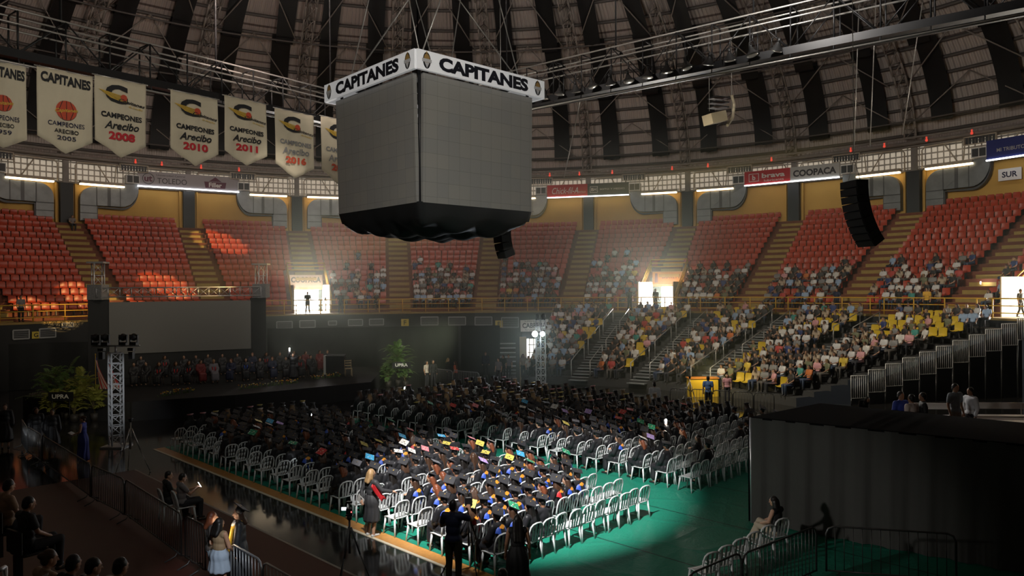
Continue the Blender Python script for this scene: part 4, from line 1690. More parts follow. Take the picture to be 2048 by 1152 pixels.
def body_prims(P, fine=True):
    pr, tg = [], []
    def A(t, *p):
        pr.append(p)
        tg.append(t)
    H, R = P['head'], head_mat(P)
    L = lambda x, y, z: H + R @ V3(x, y, z)
    A(0, 'e', H, (.073, .090, .108), R)
    A(0, 'e', L(0, .022, -.058), (.054, .064, .060), R)
    if fine:
        A(0, 'c', L(0, .088, .005), L(0, .106, -.032), .010, .014)
        A(0, 'e', L(-.076, -.005, -.015), (.010, .020, .030), R)
        A(0, 'e', L(.076, -.005, -.015), (.010, .020, .030), R)
        A(1, 'e', L(-.030, .083, .006), (.012, .010, .007), R)
        A(1, 'e', L(.030, .083, .006), (.012, .010, .007), R)
        A(1, 'c', L(-.045, .082, .027), L(-.016, .090, .029), .004, .005)
        A(1, 'c', L(.045, .082, .027), L(.016, .090, .029), .004, .005)
        A(2, 'c', L(-.020, .083, -.066), L(.020, .083, -.066), .008, .008)
    A(0, 'c', P['neck'] + V3(0, 0, -.03), L(0, -.018, -.07), .056, .050)
    up = (P['neck'] - P['pelvis'])
    Q = lambda t, y=0: P['pelvis'] + up * t + V3(0, y, 0)
    A(0, 'e', Q(.04), (.155, .115, .13))
    A(0, 'e', Q(.40), (.128, .092, .16))
    A(0, 'e', Q(.70, .01), (.150, .105, .16))
    A(0, 'c', P['shL'] + V3(.03, 0, -.01), P['shR'] + V3(-.03, 0, -.01), .062, .062)
    for s in 'LR':
        sh, el, wr, hp, kn, an = (P[k + s] for k in ('sh', 'el', 'wr', 'hip', 'kn', 'an'))
        A(0, 'c', sh, el, .052, .040)
        A(0, 'c', el, wr, .040, .027)
        d = P.get('hand' + s)
        d = (wr - el).normalized() if d is None else d.normalized()
        sd = 1 if s == 'L' else -1
        side = d.cross(V3(0, 0, 1))
        side = side.normalized() if side.length > .2 else V3(1, 0, 0)
        nrm = side.cross(d)
        A(0, 'c', wr, wr + d * .055, .026, .032)
        A(0, 'c', wr + d * .03 + side * .018, wr + d * .075 + side * .022, .018, .016)
        A(0, 'c', wr + d * .03 - side * .018, wr + d * .075 - side * .022, .018, .016)
        if fine:
            for i, ln in enumerate((.070, .080, .074, .058)):
                b = wr + d * .078 + side * (.030 - .020 * i)
                m1 = b + d * ln * .5 - nrm * .012
                A(0, 'c', b, m1, .0095, .0088)
                A(0, 'c', m1, m1 + d * ln * .33 - nrm * .028, .0088, .0078)
            tb = wr + d * .025 + side * .030 * sd
            A(0, 'c', tb, tb + d * .035 + side * .025 * sd - nrm * .01, .012, .010)
            A(0, 'c', tb + d * .035 + side * .025 * sd - nrm * .01, tb + d * .062 + side * .028 * sd - nrm * .02, .010, .009)
        A(0, 'c', hp, kn, .080, .056)
        A(0, 'c', kn, kn.lerp(an, .35), .054, .055)
        A(0, 'c', kn.lerp(an, .35), an, .055, .036)
        f = P.get('toe' + s, V3(0, 1, 0))
        A(3, 'c', an + V3(0, 0, -.04) - f * .03, an + f * .16 + V3(0, 0, -.055), .040, .030)
    return pr, tg


def shirt_prims(P, sleeve='short', g=.014, hem=0.0):
    up = (P['neck'] - P['pelvis'])
    Q = lambda t, y=0: P['pelvis'] + up * t + V3(0, y, 0)
    pr = [('e', Q(.06 + hem), (.158 + g, .118 + g, .12)), ('e', Q(.40), (.138 + g, .100 + g, .17)), ('e', Q(.70, .01), (.152 + g, .107 + g, .165)),
          ('c', P['shL'] + V3(.035, 0, -.01), P['shR'] + V3(-.035, 0, -.01), .062 + g, .062 + g), ('c', Q(.90), P['neck'] + V3(0, 0, .005), .085, .066)]
    for s in 'LR':
        sh, el, wr = P['sh' + s], P['el' + s], P['wr' + s]
        if sleeve == 'short':
            pr.append(('c', sh, sh.lerp(el, .62), .056 + g, .050 + g))
        elif sleeve == 'long':
            pr += [('c', sh, el, .056 + g, .043 + g), ('c', el, el.lerp(wr, .93), .043 + g, .031 + g)]
    return pr


def pants_prims(P, g=.012, ln=1.0):
    pr = [('e', P['pelvis'] + V3(0, 0, .02), (.158 + g, .118 + g, .12))]
    for s in 'LR':
        hp, kn, an = P['hip' + s], P['kn' + s], P['an' + s]
        pr.append(('c', hp, kn, .083 + g, .058 + g))
        if ln > .5:
            pr.append(('c', kn, kn.lerp(an, .92), .058 + g, .046 + g))
    return pr


def skirt_prims(P, z1, r1, top=None):
    c = P['pelvis']
    z0 = c.z + .12
    n = 22
    pr = []
    for i in range(n):
        t = i / (n - 1)
        z = z0 + (z1 - z0) * t
        r = .150 + (r1 - .150) * t ** .7 + (.028 * math.sin(math.pi * min(1, t * 2.2)) if t < .45 else 0)
        pr.append(('e', V3(c.x, c.y, z), (r, r * .82, max(.07, abs(z1 - z0) / n * 2.2))))
    return pr


def gown_prims(P, seated):
    up = (P['neck'] - P['pelvis'])
    Q = lambda t, y=0: P['pelvis'] + up * t + V3(0, y, 0)
    pr = [('e', Q(.06), (.195, .150, .14)), ('e', Q(.40), (.180, .135, .19)), ('e', Q(.72, .005), (.180, .130, .17)),
          ('c', P['shL'] + V3(.03, 0, -.005), P['shR'] + V3(-.03, 0, -.005), .082, .082), ('c', Q(.90), P['neck'] + V3(0, 0, .0), .10, .072)]
    for s in 'LR':
        sh, el, wr = P['sh' + s], P['el' + s], P['wr' + s]
        pr += [('c', sh, el, .078, .078), ('c', el, el.lerp(wr, .88), .078, .088), ('c', el.lerp(wr, .5), el.lerp(wr, .85) + V3(0, 0, -.06), .06, .075)]
    if seated:
        for s in 'LR':
            hp, kn, an = P['hip' + s], P['kn' + s], P['an' + s]
            pr += [('c', hp, kn, .115, .095), ('c', kn, kn.lerp(an, .72), .10, .105)]
        pr += [('c', P['hipL'].lerp(P['hipR'], .5) + V3(0, .05, .02), P['knL'].lerp(P['knR'], .5), .12, .10), ('c', P['knL'].lerp(P['knR'], .5), P['anL'].lerp(P['anR'], .5) + V3(0, .02, .16), .10, .10)]
    else:
        c = P['pelvis']
        for i in range(14):
            t = i / 13
            z = c.z - (c.z - .34) * t
            pr.append(('e', V3(c.x, c.y, z), (.20 + .09 * t, .165 + .075 * t, .13)))
    return pr


def hair_prims(P, kind):
    H, R = P['head'], head_mat(P)
    L = lambda x, y, z: H + R @ V3(x, y, z)
    pr = [('e', L(0, -.016, .026), (.080, .092, .098), R), ('e', L(0, -.045, -.02), (.074, .062, .075), R)]
    if kind == 'short':
        return pr
    if kind == 'bun':
        return pr + [('e', L(0, -.105, .04), (.045, .045, .045), R)]
    d = -.19 if kind == 'medium' else -.38
    for x in (-.055, 0, .055):
        pr.append(('c', L(x * .9, -.055, .0), V3(L(x, -.07, -.10).x * 1.0, L(x, -.075, -.1).y, H.z + d * .55), .058, .062))
        pr.append(('c', V3(L(x, -.07, -.10).x, L(x, -.075, -.1).y, H.z + d * .55), V3(L(x, -.07, 0).x * 1.05, L(x, -.10, 0).y - .03, H.z + d), .062, .045))
    for x in (-.078, .078):
        pr.append(('c', L(x, -.02, .01), L(x * 1.05, -.03, -.13), .026, .030))
    return pr


def cap_meshes(P, top_mat, patt=None):
    """mortarboard: band, board, and tassel"""
    H, R = P['head'], head_mat(P)
    T = Matrix.Translation(H) @ R.to_4x4() @ Matrix.Rotation(math.radians(24), 4, 'X') @ Matrix.Rotation(math.radians(P['yaw'] * .5), 4, 'Y') @ Matrix.Translation((0, -.012, .055))
    mb = MB()
    mb.tube((0, 0, -.035), (0, 0, .060), .092, .088, 14)
    a = mb
    b = MB()
    Rz = Matrix.Rotation(math.radians(45), 3, 'Z')
    Rz = Matrix.Rotation(math.radians(14), 3, 'X') @ Rz
    b.box((0, 0, .070), (.265, .265, .012), Rz, 0)
    b.box(Rz @ V3(0, 0, .0075) + V3(0, 0, .070), (.25, .25, .004), Rz, 1)
    b.tube((0, 0, .075), (0, 0, .086), .014, .012, 8, 0)
    t = MB()
    t.path([(0, 0, .084), (.06, .03, .083), (.118, .06, .078), (.128, .066, .0), (.13, .068, -.05)], .006, 4)
    t.tube((.13, .068, -.04), (.13, .068, -.11), .012, .016, 6)
    def xf(mb):
        mb.v = [tuple((T @ Vector(v))) for v in mb.v]
        return mb
    return (xf(a).mesh('cap_band', m_capblack), xf(b).mesh('cap_board', [m_capblack, top_mat]), xf(t).mesh('tassel', m_tassel))


def hood_mesh(P, m_edge, m_in):
    """academic hood: a coloured band round the neck falling in a V down the back, lining showing at the nape"""
    nk, up = P['neck'], (P['neck'] - P['pelvis'])
    mb = MB()
    def fn(a, b):
        u = (a - .5) * 2
        z = nk.z + .012 - .06 * abs(u) ** 1.4 - b * (.10 + .30 * (1 - abs(u)) ** 1.5)
        wx = .085 + .10 * b * (1 - .35 * b) + .03 * abs(u)
        x = u * wx
        t = (nk.z - z) / up.length
        yb = (nk - up * t).y - (.098 + .075 * min(1, t * 3.2)) * math.sqrt(max(.12, 1 - (x / .26) ** 2)) + abs(u) ** 4 * .05
        return V3(x, yb - .012, z)
    n = 12
    mb.grid(fn, n, 8)
    mb.mi = [1 if (j < 2 and 1 < i < n - 2) else (0 if (i in (0, 1, 2, n - 1, n - 2, n - 3) or j > 5) else 2) for j in range(8) for i in range(n)]
    me = mb.mesh('hood', [m_edge, m_in, m_gown])
    return me


m_skins = [mat('skin light', (0.52, 0.30, 0.20), 0.5), mat('skin tan', (0.40, 0.21, 0.125), 0.5), mat('skin brown', (0.22, 0.105, 0.06), 0.5)]
m_eye = mat('eye dark', (0.012, 0.008, 0.006), 0.3)
m_lip = mat('lip', (0.32, 0.09, 0.08), 0.45)
m_shoe = mat('dark shoe', (0.02, 0.018, 0.017), 0.4)
m_shoew = mat('white shoe', (0.6, 0.6, 0.6), 0.5)
m_hairs = [mat('hair black', (0.010, 0.008, 0.007), 0.45), mat('hair brown', (0.055, 0.026, 0.014), 0.45), mat('hair auburn', (0.16, 0.045, 0.018), 0.45), mat('hair blond', (0.36, 0.22, 0.10), 0.5)]
m_gown = mat('black gown cloth', (0.016, 0.016, 0.019), 0.5, spec=0.5, noise_s=7, noise_a=0.3, bump=0.25)
m_capblack = mat('black cap cloth', (0.026, 0.026, 0.030), 0.6)
m_tassel = mat('gold tassel', (0.55, 0.36, 0.06), 0.6)
m_hoodblue = mat('hood blue', (0.02, 0.07, 0.40), 0.5)
m_hoodgold = mat('hood orange', (0.75, 0.30, 0.03), 0.5)
m_hoodred = mat('hood red', (0.42, 0.015, 0.02), 0.5)


def decorated(name, c1, c2, s=14):
    m = mat('cap top ' + name, c1, 0.6)
    nt, nn, ll, bs = nodes_of(m)
    tc = nn.new('ShaderNodeTexCoord')
    vo = nn.new('ShaderNodeTexVoronoi')
    vo.inputs['Scale'].default_value = s
    ll.new(tc.outputs['Object'], vo.inputs['Vector'])
    rp = nn.new('ShaderNodeValToRGB')
    rp.color_ramp.interpolation = 'CONSTANT'
    rp.color_ramp.elements[0].color = (*c2, 1)
    rp.color_ramp.elements[1].position = 0.28
    rp.color_ramp.elements[1].color = (*c1, 1)
    ll.new(vo.outputs['Distance'], rp.inputs['Fac'])
    ll.new(rp.outputs['Color'], bs.inputs['Base Color'])
    return m


CAPTOPS = [('plain black', m_capblack), ('plain black', m_capblack), ('plain black', m_capblack), ('grey', mat('cap top grey', (0.16, 0.16, 0.18), 0.6)), ('pink', decorated('pink', (0.70, 0.22, 0.25), (0.75, 0.6, 0.6))),
           ('blue', decorated('blue', (0.05, 0.35, 0.62), (0.6, 0.65, 0.7))), ('white patterned', decorated('white', (0.68, 0.66, 0.62), (0.12, 0.10, 0.12))), ('yellow', decorated('yellow', (0.62, 0.50, 0.10), (0.1, 0.1, 0.05))),
           ('lilac', decorated('lilac', (0.45, 0.30, 0.68), (0.75, 0.7, 0.8))), ('green', decorated('green', (0.02, 0.25, 0.12), (0.7, 0.7, 0.65))), ('cream patterned', decorated('cream', (0.60, 0.50, 0.36), (0.2, 0.12, 0.08))), ('red', decorated('red', (0.5, 0.04, 0.04), (0.6, 0.5, 0.4)))]


def parts_for(P, spec, fine=True):
    """mesh list (part name, mesh, sub-parts) of one figure's clothes and hair"""
    out = []
    vx = .011 if fine else .018
    for it in spec:
        k = it[0]
        if k == 'shirt':
            out.append((it[3] if len(it) > 3 else 'shirt', sculpt('shirt', shirt_prims(P, it[2]), vx + .004, it[1], fold=.004), []))
        elif k == 'pants':
            out.append((it[3] if len(it) > 3 else 'trousers', sculpt('trousers', pants_prims(P, ln=it[2] if len(it) > 2 else 1), vx + .004, it[1]), []))
        elif k == 'skirt':
            out.append((it[4] if len(it) > 4 else 'skirt', sculpt('skirt', skirt_prims(P, it[2], it[3]), .018, it[1], fold=.014), []))
        elif k == 'gown':
            out.append(('gown', sculpt('gown', gown_prims(P, it[1]), .020, m_gown, fold=.010, smooth=4), []))
        elif k == 'hair':
            out.append(('hair', sculpt('hair', hair_prims(P, it[2]), .014, it[1], fold=.004), []))
        elif k == 'cap':
            a, b, c = cap_meshes(P, it[1])
            out.append(('cap', a, [('cap_board', b), ('tassel', c)]))
        elif k == 'hood':
            out.append(('hood', hood_mesh(P, it[1], it[2]), []))
    return out


def figure(P, spec, skin, fine=True, shoe=None, faces=None):
    pr, tg = body_prims(P, fine)
    body = sculpt('person', pr, .0095 if fine else .018, [m_skins[skin], m_eye, m_lip, shoe or m_shoe], tg, faces=faces, smooth=2)
    return body, parts_for(P, spec, fine)


def place_figure(fig, loc, rz, label, cat='person', group=None, scale=1.0, name='person'):
    body, parts = fig
    o = link_mesh(name, body, None, loc, rz)
    o.scale = (scale,) * 3
    sset(o, label, cat, group)
    for nm, me, subs in parts:
        c = link_mesh(nm, me, o)
        for sn, sm in subs:
            link_mesh(sn, sm, c)
    return o

# ------------------------------------------------------------------ white plastic chairs
m_chair = mat('white chair plastic', (0.64, 0.66, 0.67), 0.35)
m_chairg = mat('grey chair plastic', (0.30, 0.32, 0.33), 0.4)


def chair_parts():
    seat, back, legs = MB(), MB(), []
    def sfn(a, b):
        u, v = (a - .5) * 2, b
        w = .205 + .015 * (1 - v)
        return V3(u * w, -.20 + .42 * v, .440 - .020 * math.sin(math.pi * v) * (1 - u * u) - .025 * max(0, v - .85) / .15 + .01 * u * u)
    seat.grid(sfn, 8, 8)
    n = len(seat.v)
    seat.grid(lambda a, b: sfn(1 - a, b) + V3(0, 0, -.025), 8, 8)
    seat.path([sfn(t, 0) + V3(0, 0, -.012) for t in (0, .25, .5, .75, 1)] + [sfn(1, t) + V3(0, 0, -.012) for t in (.25, .5, .75, 1)] + [sfn(t, 1) + V3(0, 0, -.012) for t in (.75, .5, .25, 0)] + [sfn(0, t) + V3(0, 0, -.012) for t in (.75, .5, .25)], .016, 5, closed=True)
    pth = [(-.195, -.19, .43), (-.205, -.215, .56), (-.208, -.245, .70), (-.185, -.268, .80), (-.12, -.28, .85), (0, -.284, .865), (.12, -.28, .85), (.185, -.268, .80), (.208, -.245, .70), (.205, -.215, .56), (.195, -.19, .43)]
    back.path(pth, .021, 6)
    for x0, x1, z1 in ((-.075, -.125, .835), (0, 0, .856), (.075, .125, .835)):
        pts = [(x0, -.20, .44), (x0 * 1.15, -.222, .56), ((x0 + x1) / 2, -.250, .70), (x1, -.274, z1)]
        for i in range(3):
            p, q = V3(*pts[i]), V3(*pts[i + 1])
            d = (q - p)
            M = frame_m((0, 0, 0), V3(1, 0, 0), d).to_3x3()
            back.box((p + q) / 2, (.048, d.length + .006, .012), M)
    for sx in (-1, 1):
        for fy, zt in ((.185, .425), (-.185, .435)):
            l = MB()
            p, q = V3(sx * .185, fy, zt), V3(sx * .225, fy * 1.30, 0)
            l.tube(p, q, .030, .019, 6)
            legs.append(l)
    return seat, back, legs


_s, _b, _l = chair_parts()
ME_SEAT, ME_BACK, ME_LEGS = _s.mesh('seat', m_chair), _b.mesh('backrest', m_chair), [l.mesh('leg', m_chair) for l in _l]
allc = MB()
for q in [_s, _b] + _l:
    allc.add(q.v, q.f, 0, True)
ME_CHAIR = allc.mesh('plastic_chair', m_chair)
lowc = MB()
lowc.box((0, 0, .43), (.41, .41, .03))
lowc.path([(-.2, -.2, .43), (-.205, -.24, .72), (-.1, -.28, .85), (.1, -.28, .85), (.205, -.24, .72), (.2, -.2, .43)], .022, 4)
for x in (-.1, 0, .1):
    lowc.tube((x * .7, -.2, .44), (x, -.275, .84), .014, n=4)
for sx in (-1, 1):
    for fy in (-1, 1):
        lowc.tube((sx * .18, fy * .18, .43), (sx * .22, fy * .23, 0), .026, .018, 4)
ME_CHLOW = lowc.mesh('chair_far', m_chair)


def plastic_chair(p, rz, label, parts=True, group='white plastic chairs on the floor', z=None):
    if parts:
        r = empty('plastic_chair', p, rz, label, 'chair', group)
        link_mesh('seat', ME_SEAT, r)
        link_mesh('backrest', ME_BACK, r)
        for l in ME_LEGS:
            link_mesh('leg', l, r)
    else:
        r = link_mesh('plastic_chair', ME_CHAIR, None, p, rz)
        sset(r, label, 'chair', group)
    return r


# ------------------------------------------------------------------ seated graduates
PEOPLE_LIMIT = 392
FIG = []
arms = [dict(), dict(wrL=V3(-.04, .22, .66), wrR=V3(.05, .23, .66)), dict(elR=V3(.24, .03, .78), wrR=V3(.10, .26, .80), yaw=14), dict(yaw=-22, wrL=V3(-.10, .16, .60)), dict(yaw=25, pitch=-16), dict(pitch=-24, yaw=4)]
hairk = [(0, 'short'), (0, 'long'), (1, 'long'), (1, 'medium'), (2, 'medium'), (0, 'bun')]
for i in range(6):
    P = pose(SIT, **arms[i])
    hi, hk = hairk[i]
    hood = [('hood', m_hoodblue, m_hoodgold), ('hood', m_hoodred, m_hoodgold)][1 if i in (3,) else 0]
    FIG.append((P, figure(P, [('gown', True), ('hair', m_hairs[hi], hk)], (0, 1, 0, 1, 0, 2)[i], True, faces=2600), hood_mesh(P, hood[1], hood[2]), {}))


def graduate(fi, capname, captop, hood, loc, rz, label):
    P, fig, hd, caps = FIG[fi]
    o = place_figure(fig, loc, rz, label, 'graduate', 'graduates seated on the floor', 0.97 + .06 * hsh('gs', loc.x, loc.y))
    if hood:
        link_mesh('hood', hd, o)
    if captop is not None:
        if capname not in caps:
            caps[capname] = cap_meshes(P, captop)
        a, b, c = caps[capname]
        k = link_mesh('cap', a, o)
        link_mesh('cap_board', b, k)
        link_mesh('tassel', c, k)
    return o


# the grid of chairs: two blocks beside a central aisle
RZF = face_rot(EV)
GRID = []
ROWP, SEATP, V0 = 0.88, 0.475, 11.55
for j in range(21):
    v = V0 + ROWP * j
    for k in range(12):
        GRID.append(('left', j, k, uvw(10.98 + SEATP * k + .03 * math.sin(j * 3 + k), v + .04 * math.sin(j * 5 + k * 2), .02)))
    for k in range(19):
        GRID.append(('right', j, k, uvw(19.3 + SEATP * k + .03 * math.sin(j * 7 + k), v + .35 + .04 * math.sin(j * 5 + k * 3), .02)))


def occupied(b, j, k):
    h = hsh('occ', b, j, k)
    if b == 'left':
        if j == 0:
            return k in (0, 1, 2) or k == 3
        if j == 1:
            return k not in (9, 10, 11) or False
        if j == 2:
            return k < 10
        if k == 0:
            return h < .15 if j > 3 else j in (1, 2)
        if k == 11:
            return h < .35
        if j in (5, 6):
            return h < .82
        return h < .93
    if j == 0:
        return k in (2,)
    if j == 1:
        return k in (0, 4) or (k > 5 and h < .35)
    if j in (2, 3):
        return h < .4
    return h < .78


DRAPE_A, DRAPE_B = on_z(1503, 1048, 0), None
CH_FAR, GR_FAR, CAND = [], [], []
nchair = 0
def hidden_by_curtain(p):
    x, y = px_of(p + V3(0, 0, 1.3))
    return x > 1560 and y > 815
grid = [g for g in GRID if in_view(g[3] + V3(0, 0, .8), 10) and not hidden_by_curtain(g[3])]
grid.sort(key=lambda g: (g[3] - CAMP).length)
for idx, (b, j, k, p) in enumerate(grid):
    rz = RZF + (hsh('cr', b, j, k) - .5) * .16
    rowname = '%s row' % ORD[j + 1]
    if b == 'left':
        place = '%s of left block, %s seat from wooden strip' % (rowname, ORD[k + 1])
    else:
        place = '%s of right block, %s seat from aisle' % (rowname, ORD[k + 1])
    oc = occupied(b, j, k)
    if idx < 330:
        plastic_chair(p, rz, ('white plastic chair, ' if not oc else 'occupied white chair, ') + place, parts=idx < 110)
    else:
        CH_FAR.append((ME_CHLOW, p.x, p.y, p.z, rz, 1.0))
    if oc:
        CAND.append(((p - CAMP).length, 'g', (b, j, k, p, rz + (hsh('gr', b, j, k) - .5) * .5, place)))
o = merged('chair_rows', CH_FAR, [m_chair])
sset(o, 'remaining white plastic chairs in the far rows toward the stage', 'chairs', kind='stuff')

# ------------------------------------------------------------------ spectators in the stands
m_crowd = mat('spectator clothes and skin', (0.5, 0.5, 0.5), 0.6, vcol=True)
SHIRTS = [('white', (0.60, 0.60, 0.60)), ('white', (0.66, 0.64, 0.60)), ('black', (0.02, 0.02, 0.022)), ('black', (0.03, 0.026, 0.026)), ('grey', (0.22, 0.22, 0.22)), ('pale blue', (0.30, 0.42, 0.60)), ('navy', (0.03, 0.05, 0.16)),
          ('red', (0.45, 0.06, 0.05)), ('pink', (0.60, 0.30, 0.32)), ('beige', (0.45, 0.36, 0.26)), ('olive', (0.15, 0.16, 0.09)), ('teal', (0.06, 0.28, 0.24)), ('orange', (0.60, 0.18, 0.05)), ('yellow', (0.62, 0.45, 0.06))]
SKC = [(0.52, 0.30, 0.20), (0.40, 0.21, 0.125), (0.25, 0.12, 0.07)]
HRC = [(0.010, 0.008, 0.007), (0.012, 0.009, 0.008), (0.05, 0.025, 0.014), (0.25, 0.16, 0.08)]
SPOSE = [pose(SIT), pose(SIT, wrL=V3(-.05, .24, .72), wrR=V3(.03, .25, .74), yaw=15), pose(SIT, head=V3(.03, .02, 1.17), yaw=-28, wrL=V3(-.2, .12, .56), wrR=V3(.2, .1, .55)),
         pose(SIT, elR=V3(.26, .05, .86), wrR=V3(.12, .22, 1.05), pitch=-14)]


def crowd_mesh(i, col, skin, hair, hk, faces=420, cap=None, base=None):
    P = SPOSE[i % 4] if base is None else base
    pr, tg = body_prims(P, False)
    tg = [0 if t == 0 else 4 for t in tg]
    for p in shirt_prims(P, 'short', .02):
        pr.append(p); tg.append(1)
    for p in pants_prims(P, .015):
        pr.append(p); tg.append(2)
    for p in hair_prims(P, hk):
        pr.append(p); tg.append(3)
    pants = [(0.02, 0.022, 0.03), (0.03, 0.05, 0.10), (0.10, 0.09, 0.08)][i % 3]
    return sculpt('spectator', pr, .026, m_crowd, tg, smooth=2, faces=faces, cols=[SKC[skin], col, pants, HRC[hair], (0.03, 0.03, 0.03)])


CROWD = []
for i, (cn, c) in enumerate(SHIRTS):
    CROWD.append((cn, crowd_mesh(i, c, i % 3 if i % 5 else 0, i % 4, ('short', 'long', 'medium')[i % 3], 900), crowd_mesh(i + 1, c, (i + 1) % 3, (i + 1) % 4, ('long', 'short', 'short')[i % 3], 260)))
WEI = [5, 4, 5, 4, 3, 2.2, 2, 1.2, 1.3, 2, 1.5, .7, .5, .5]


def pick(*key):
    x = hsh(*key) * sum(WEI)
    for i, w in enumerate(WEI):
        x -= w
        if x <= 0:
            return i
    return 0


LOCC = {}
for (j, s, k, n, p, t) in LO:
    pr_ = 0.93 if j < 8 else 0.80
    if t > 55 and j > 8:
        pr_ = 0.55
    if s == 0 and j > 9:
        pr_ = 0.95
    LOCC[(j, s, k)] = hsh('lo', j, s, k) < pr_
    if LOCC[(j, s, k)]:
        CAND.append(((p - CAMP).length, 's', (p, face_rot(CEN + V3(-6, 4, 0) - p) + (hsh('lf', j, s, k) - .5) * .7, pick('sh', j, s, k), 'lower stand %s row, %s block, %s seat from left' % (ORD[j + 1], ORD[s + 1], ORD[min(30, k + 1)]))))
n_y = 0
for (j, s, k, n, p, t) in LO:
    if not LOCC[(j, s, k)]:
        o = link_mesh('yellow_stand_chair', me_ye, None, p, face_rot(CEN - p))
        sset(o, 'empty yellow seat, lower stand %s row, %s block, %s seat from left' % (ORD[j + 1], ORD[s + 1], ORD[min(30, k + 1)]), 'seat', 'empty yellow seats of the lower stand')

UDEN = {}
for (i, s, k, n, p, t) in UP:
    c = (AIS[s] + AIS[s + 1]) / 2
    top = 0
    if c < -10:
        top, den = 0, 0
    elif c < 0:
        top, den = 6.5, .72 if k > n * .35 else .3
    elif c < 28:
        top, den = 7, .86
    elif c < 50:
        top, den = 7, .86
    else:
        top, den = 6, .75
    if top:
        d_ = den * (1 if i < top - 2 else .55 if i < top else .06 if i < top + 2 else 0)
        if hsh('up', i, s, k) < d_:
            CAND.append(((p - CAMP).length + 3, 's', (p, face_rot(CEN + V3(-6, 4, 0) - p) + (hsh('uf', i, s, k) - .5) * .6, pick('us', i, s, k), 'upper stand %s row, %s block, %s seat from left' % (ORD[i + 1], ORD[SECN.index(s) + 1], ORD[min(30, k + 1)]))))

RESERVED = 96
CAND.sort(key=lambda c: c[0])
GFAR = []
P0 = pose(SIT)
pr, tg = body_prims(P0, False)
tg = [0] * len(tg)
for p in gown_prims(P0, True):
    pr.append(p); tg.append(1)
for p in hair_prims(P0, 'medium'):
    pr.append(p); tg.append(2)
H_, R_ = P0['head'], head_mat(P0)
for a, b in ((-.13, 0), (0, -.13)):
    for s_ in (1,):
        pr.append(('e', H_ + R_ @ V3(0, -.02, .115), (.15, .15, .018), R_)); tg.append(3)
far_caps = [(0.022, 0.022, 0.025)] * 7 + [(0.5, 0.45, 0.4), (0.5, 0.2, 0.22), (0.5, 0.4, 0.1)]
FARG = [sculpt('graduate_far', pr, .03, m_crowd, tg, smooth=1, faces=320, cols=[SKC[i % 2], (0.018, 0.018, 0.02), HRC[i % 4], far_caps[i]]) for i in range(10)]
s_items, g_items = [], []
for n_, (dist, kind, d) in enumerate(CAND):
    if kind == 'g':
        b, j, k, p, rz, place = d
        if n_ < PEOPLE_LIMIT - RESERVED:
            fi = int(hsh('fi', b, j, k) * 6)
            near = b == 'left' and j < 12
            x = hsh('cap', b, j, k)
            ci = int(x * 3) if x < (.74 if near and j > 2 else .88) else 3 + int(hsh('capc', b, j, k) * (len(CAPTOPS) - 3))
            cn, cm = CAPTOPS[min(ci, len(CAPTOPS) - 1)]
            nocap = hsh('nc', b, j, k) < .07
            hood = (j < 5 and b == 'left' and hsh('hd', b, j, k) < .75) or hsh('hd', b, j, k) < .12
            lab = 'graduate%s%s, %s' % ('' if nocap else ' with %s cap' % cn, '', place)
            graduate(fi, cn, None if nocap else cm, hood, p, rz, lab)
        else:
            g_items.append((FARG[int(hsh('fg', b, j, k) * 10)], p.x, p.y, p.z, rz, .97 + .06 * hsh('q', b, j, k)))
    else:
        p, rz, ci, place = d
        cn, hi, lo = CROWD[ci]
        if n_ < PEOPLE_LIMIT - RESERVED:
            o = link_mesh('person', hi, None, p, rz)
            sset(o, 'spectator in %s top, %s' % (cn, place), 'spectator', 'spectators seated in the stands')
            o.scale = (1, 1, .96 + .08 * hsh('ss', p.x))
        else:
            s_items.append((lo, p.x, p.y, p.z, rz, .97 + .07 * hsh('ss', p.x)))
o = merged('crowd_in_stands', s_items, [m_crowd])
sset(o, 'remaining crowd of spectators seated across the lower and upper stands', 'crowd', kind='stuff')
o = merged('crowd_of_graduates', g_items, [m_crowd])
sset(o, 'remaining crowd of seated graduates in the far rows toward the stage', 'crowd', kind='stuff')

# ------------------------------------------------------------------ stage, screen, trusses, plants
m_alu = mat('aluminium truss', (0.55, 0.56, 0.58), 0.32, metal=0.7)
m_drape = mat('black drape', (0.016, 0.017, 0.018), 0.75, noise_s=0.9, noise_a=0.2)
m_stage = mat('black stage deck', (0.02, 0.02, 0.021), 0.75, spec=0.2)
STZ = 0.9
sq = [on_z(236, 806, STZ), on_z(470, 790, STZ), on_z(742, 764, STZ), on_z(742, 764, STZ) + V3(-.6, 8.0, 0), V3(-17.0, 51.0, STZ), V3(-26.5, 47, STZ), V3(-24.5, 37, STZ)]
slab('floor_stage', sq, 0.0, STZ, m_stage)


def drape(name, pts, z0, z1, label, folds=3.0, amp=0.09, m=None, parent=None):
    """pleated cloth along plan points"""
    L = [0]
    for a, b in zip(pts[:-1], pts[1:]):
        L.append(L[-1] + (b - a).length)
    tot = L[-1]
    def fn(a, b):
        s = a * tot
        i = max(k for k in range(len(pts) - 1) if L[k] <= s + 1e-6)
        t = (s - L[i]) / max(1e-6, L[i + 1] - L[i])
        d = (pts[i + 1] - pts[i]).normalized()
        n = V3(d.y, -d.x, 0)
        w = amp * (0.35 + .65 * b) * (math.sin(s * folds * 2 + 1.3 * math.sin(s * 0.9)) + .4 * math.sin(s * folds * 4.7 + b * 2))
        p = pts[i].lerp(pts[i + 1], t) + n * w
        return V3(p.x, p.y, z1 + (z0 - z1) * b)
    mb = MB()
    mb.grid(fn, int(tot * 14), 6)
    o = mb.build(name, m or m_drape, parent)
    if label:
        sset(o, label, 'drape')
    return o


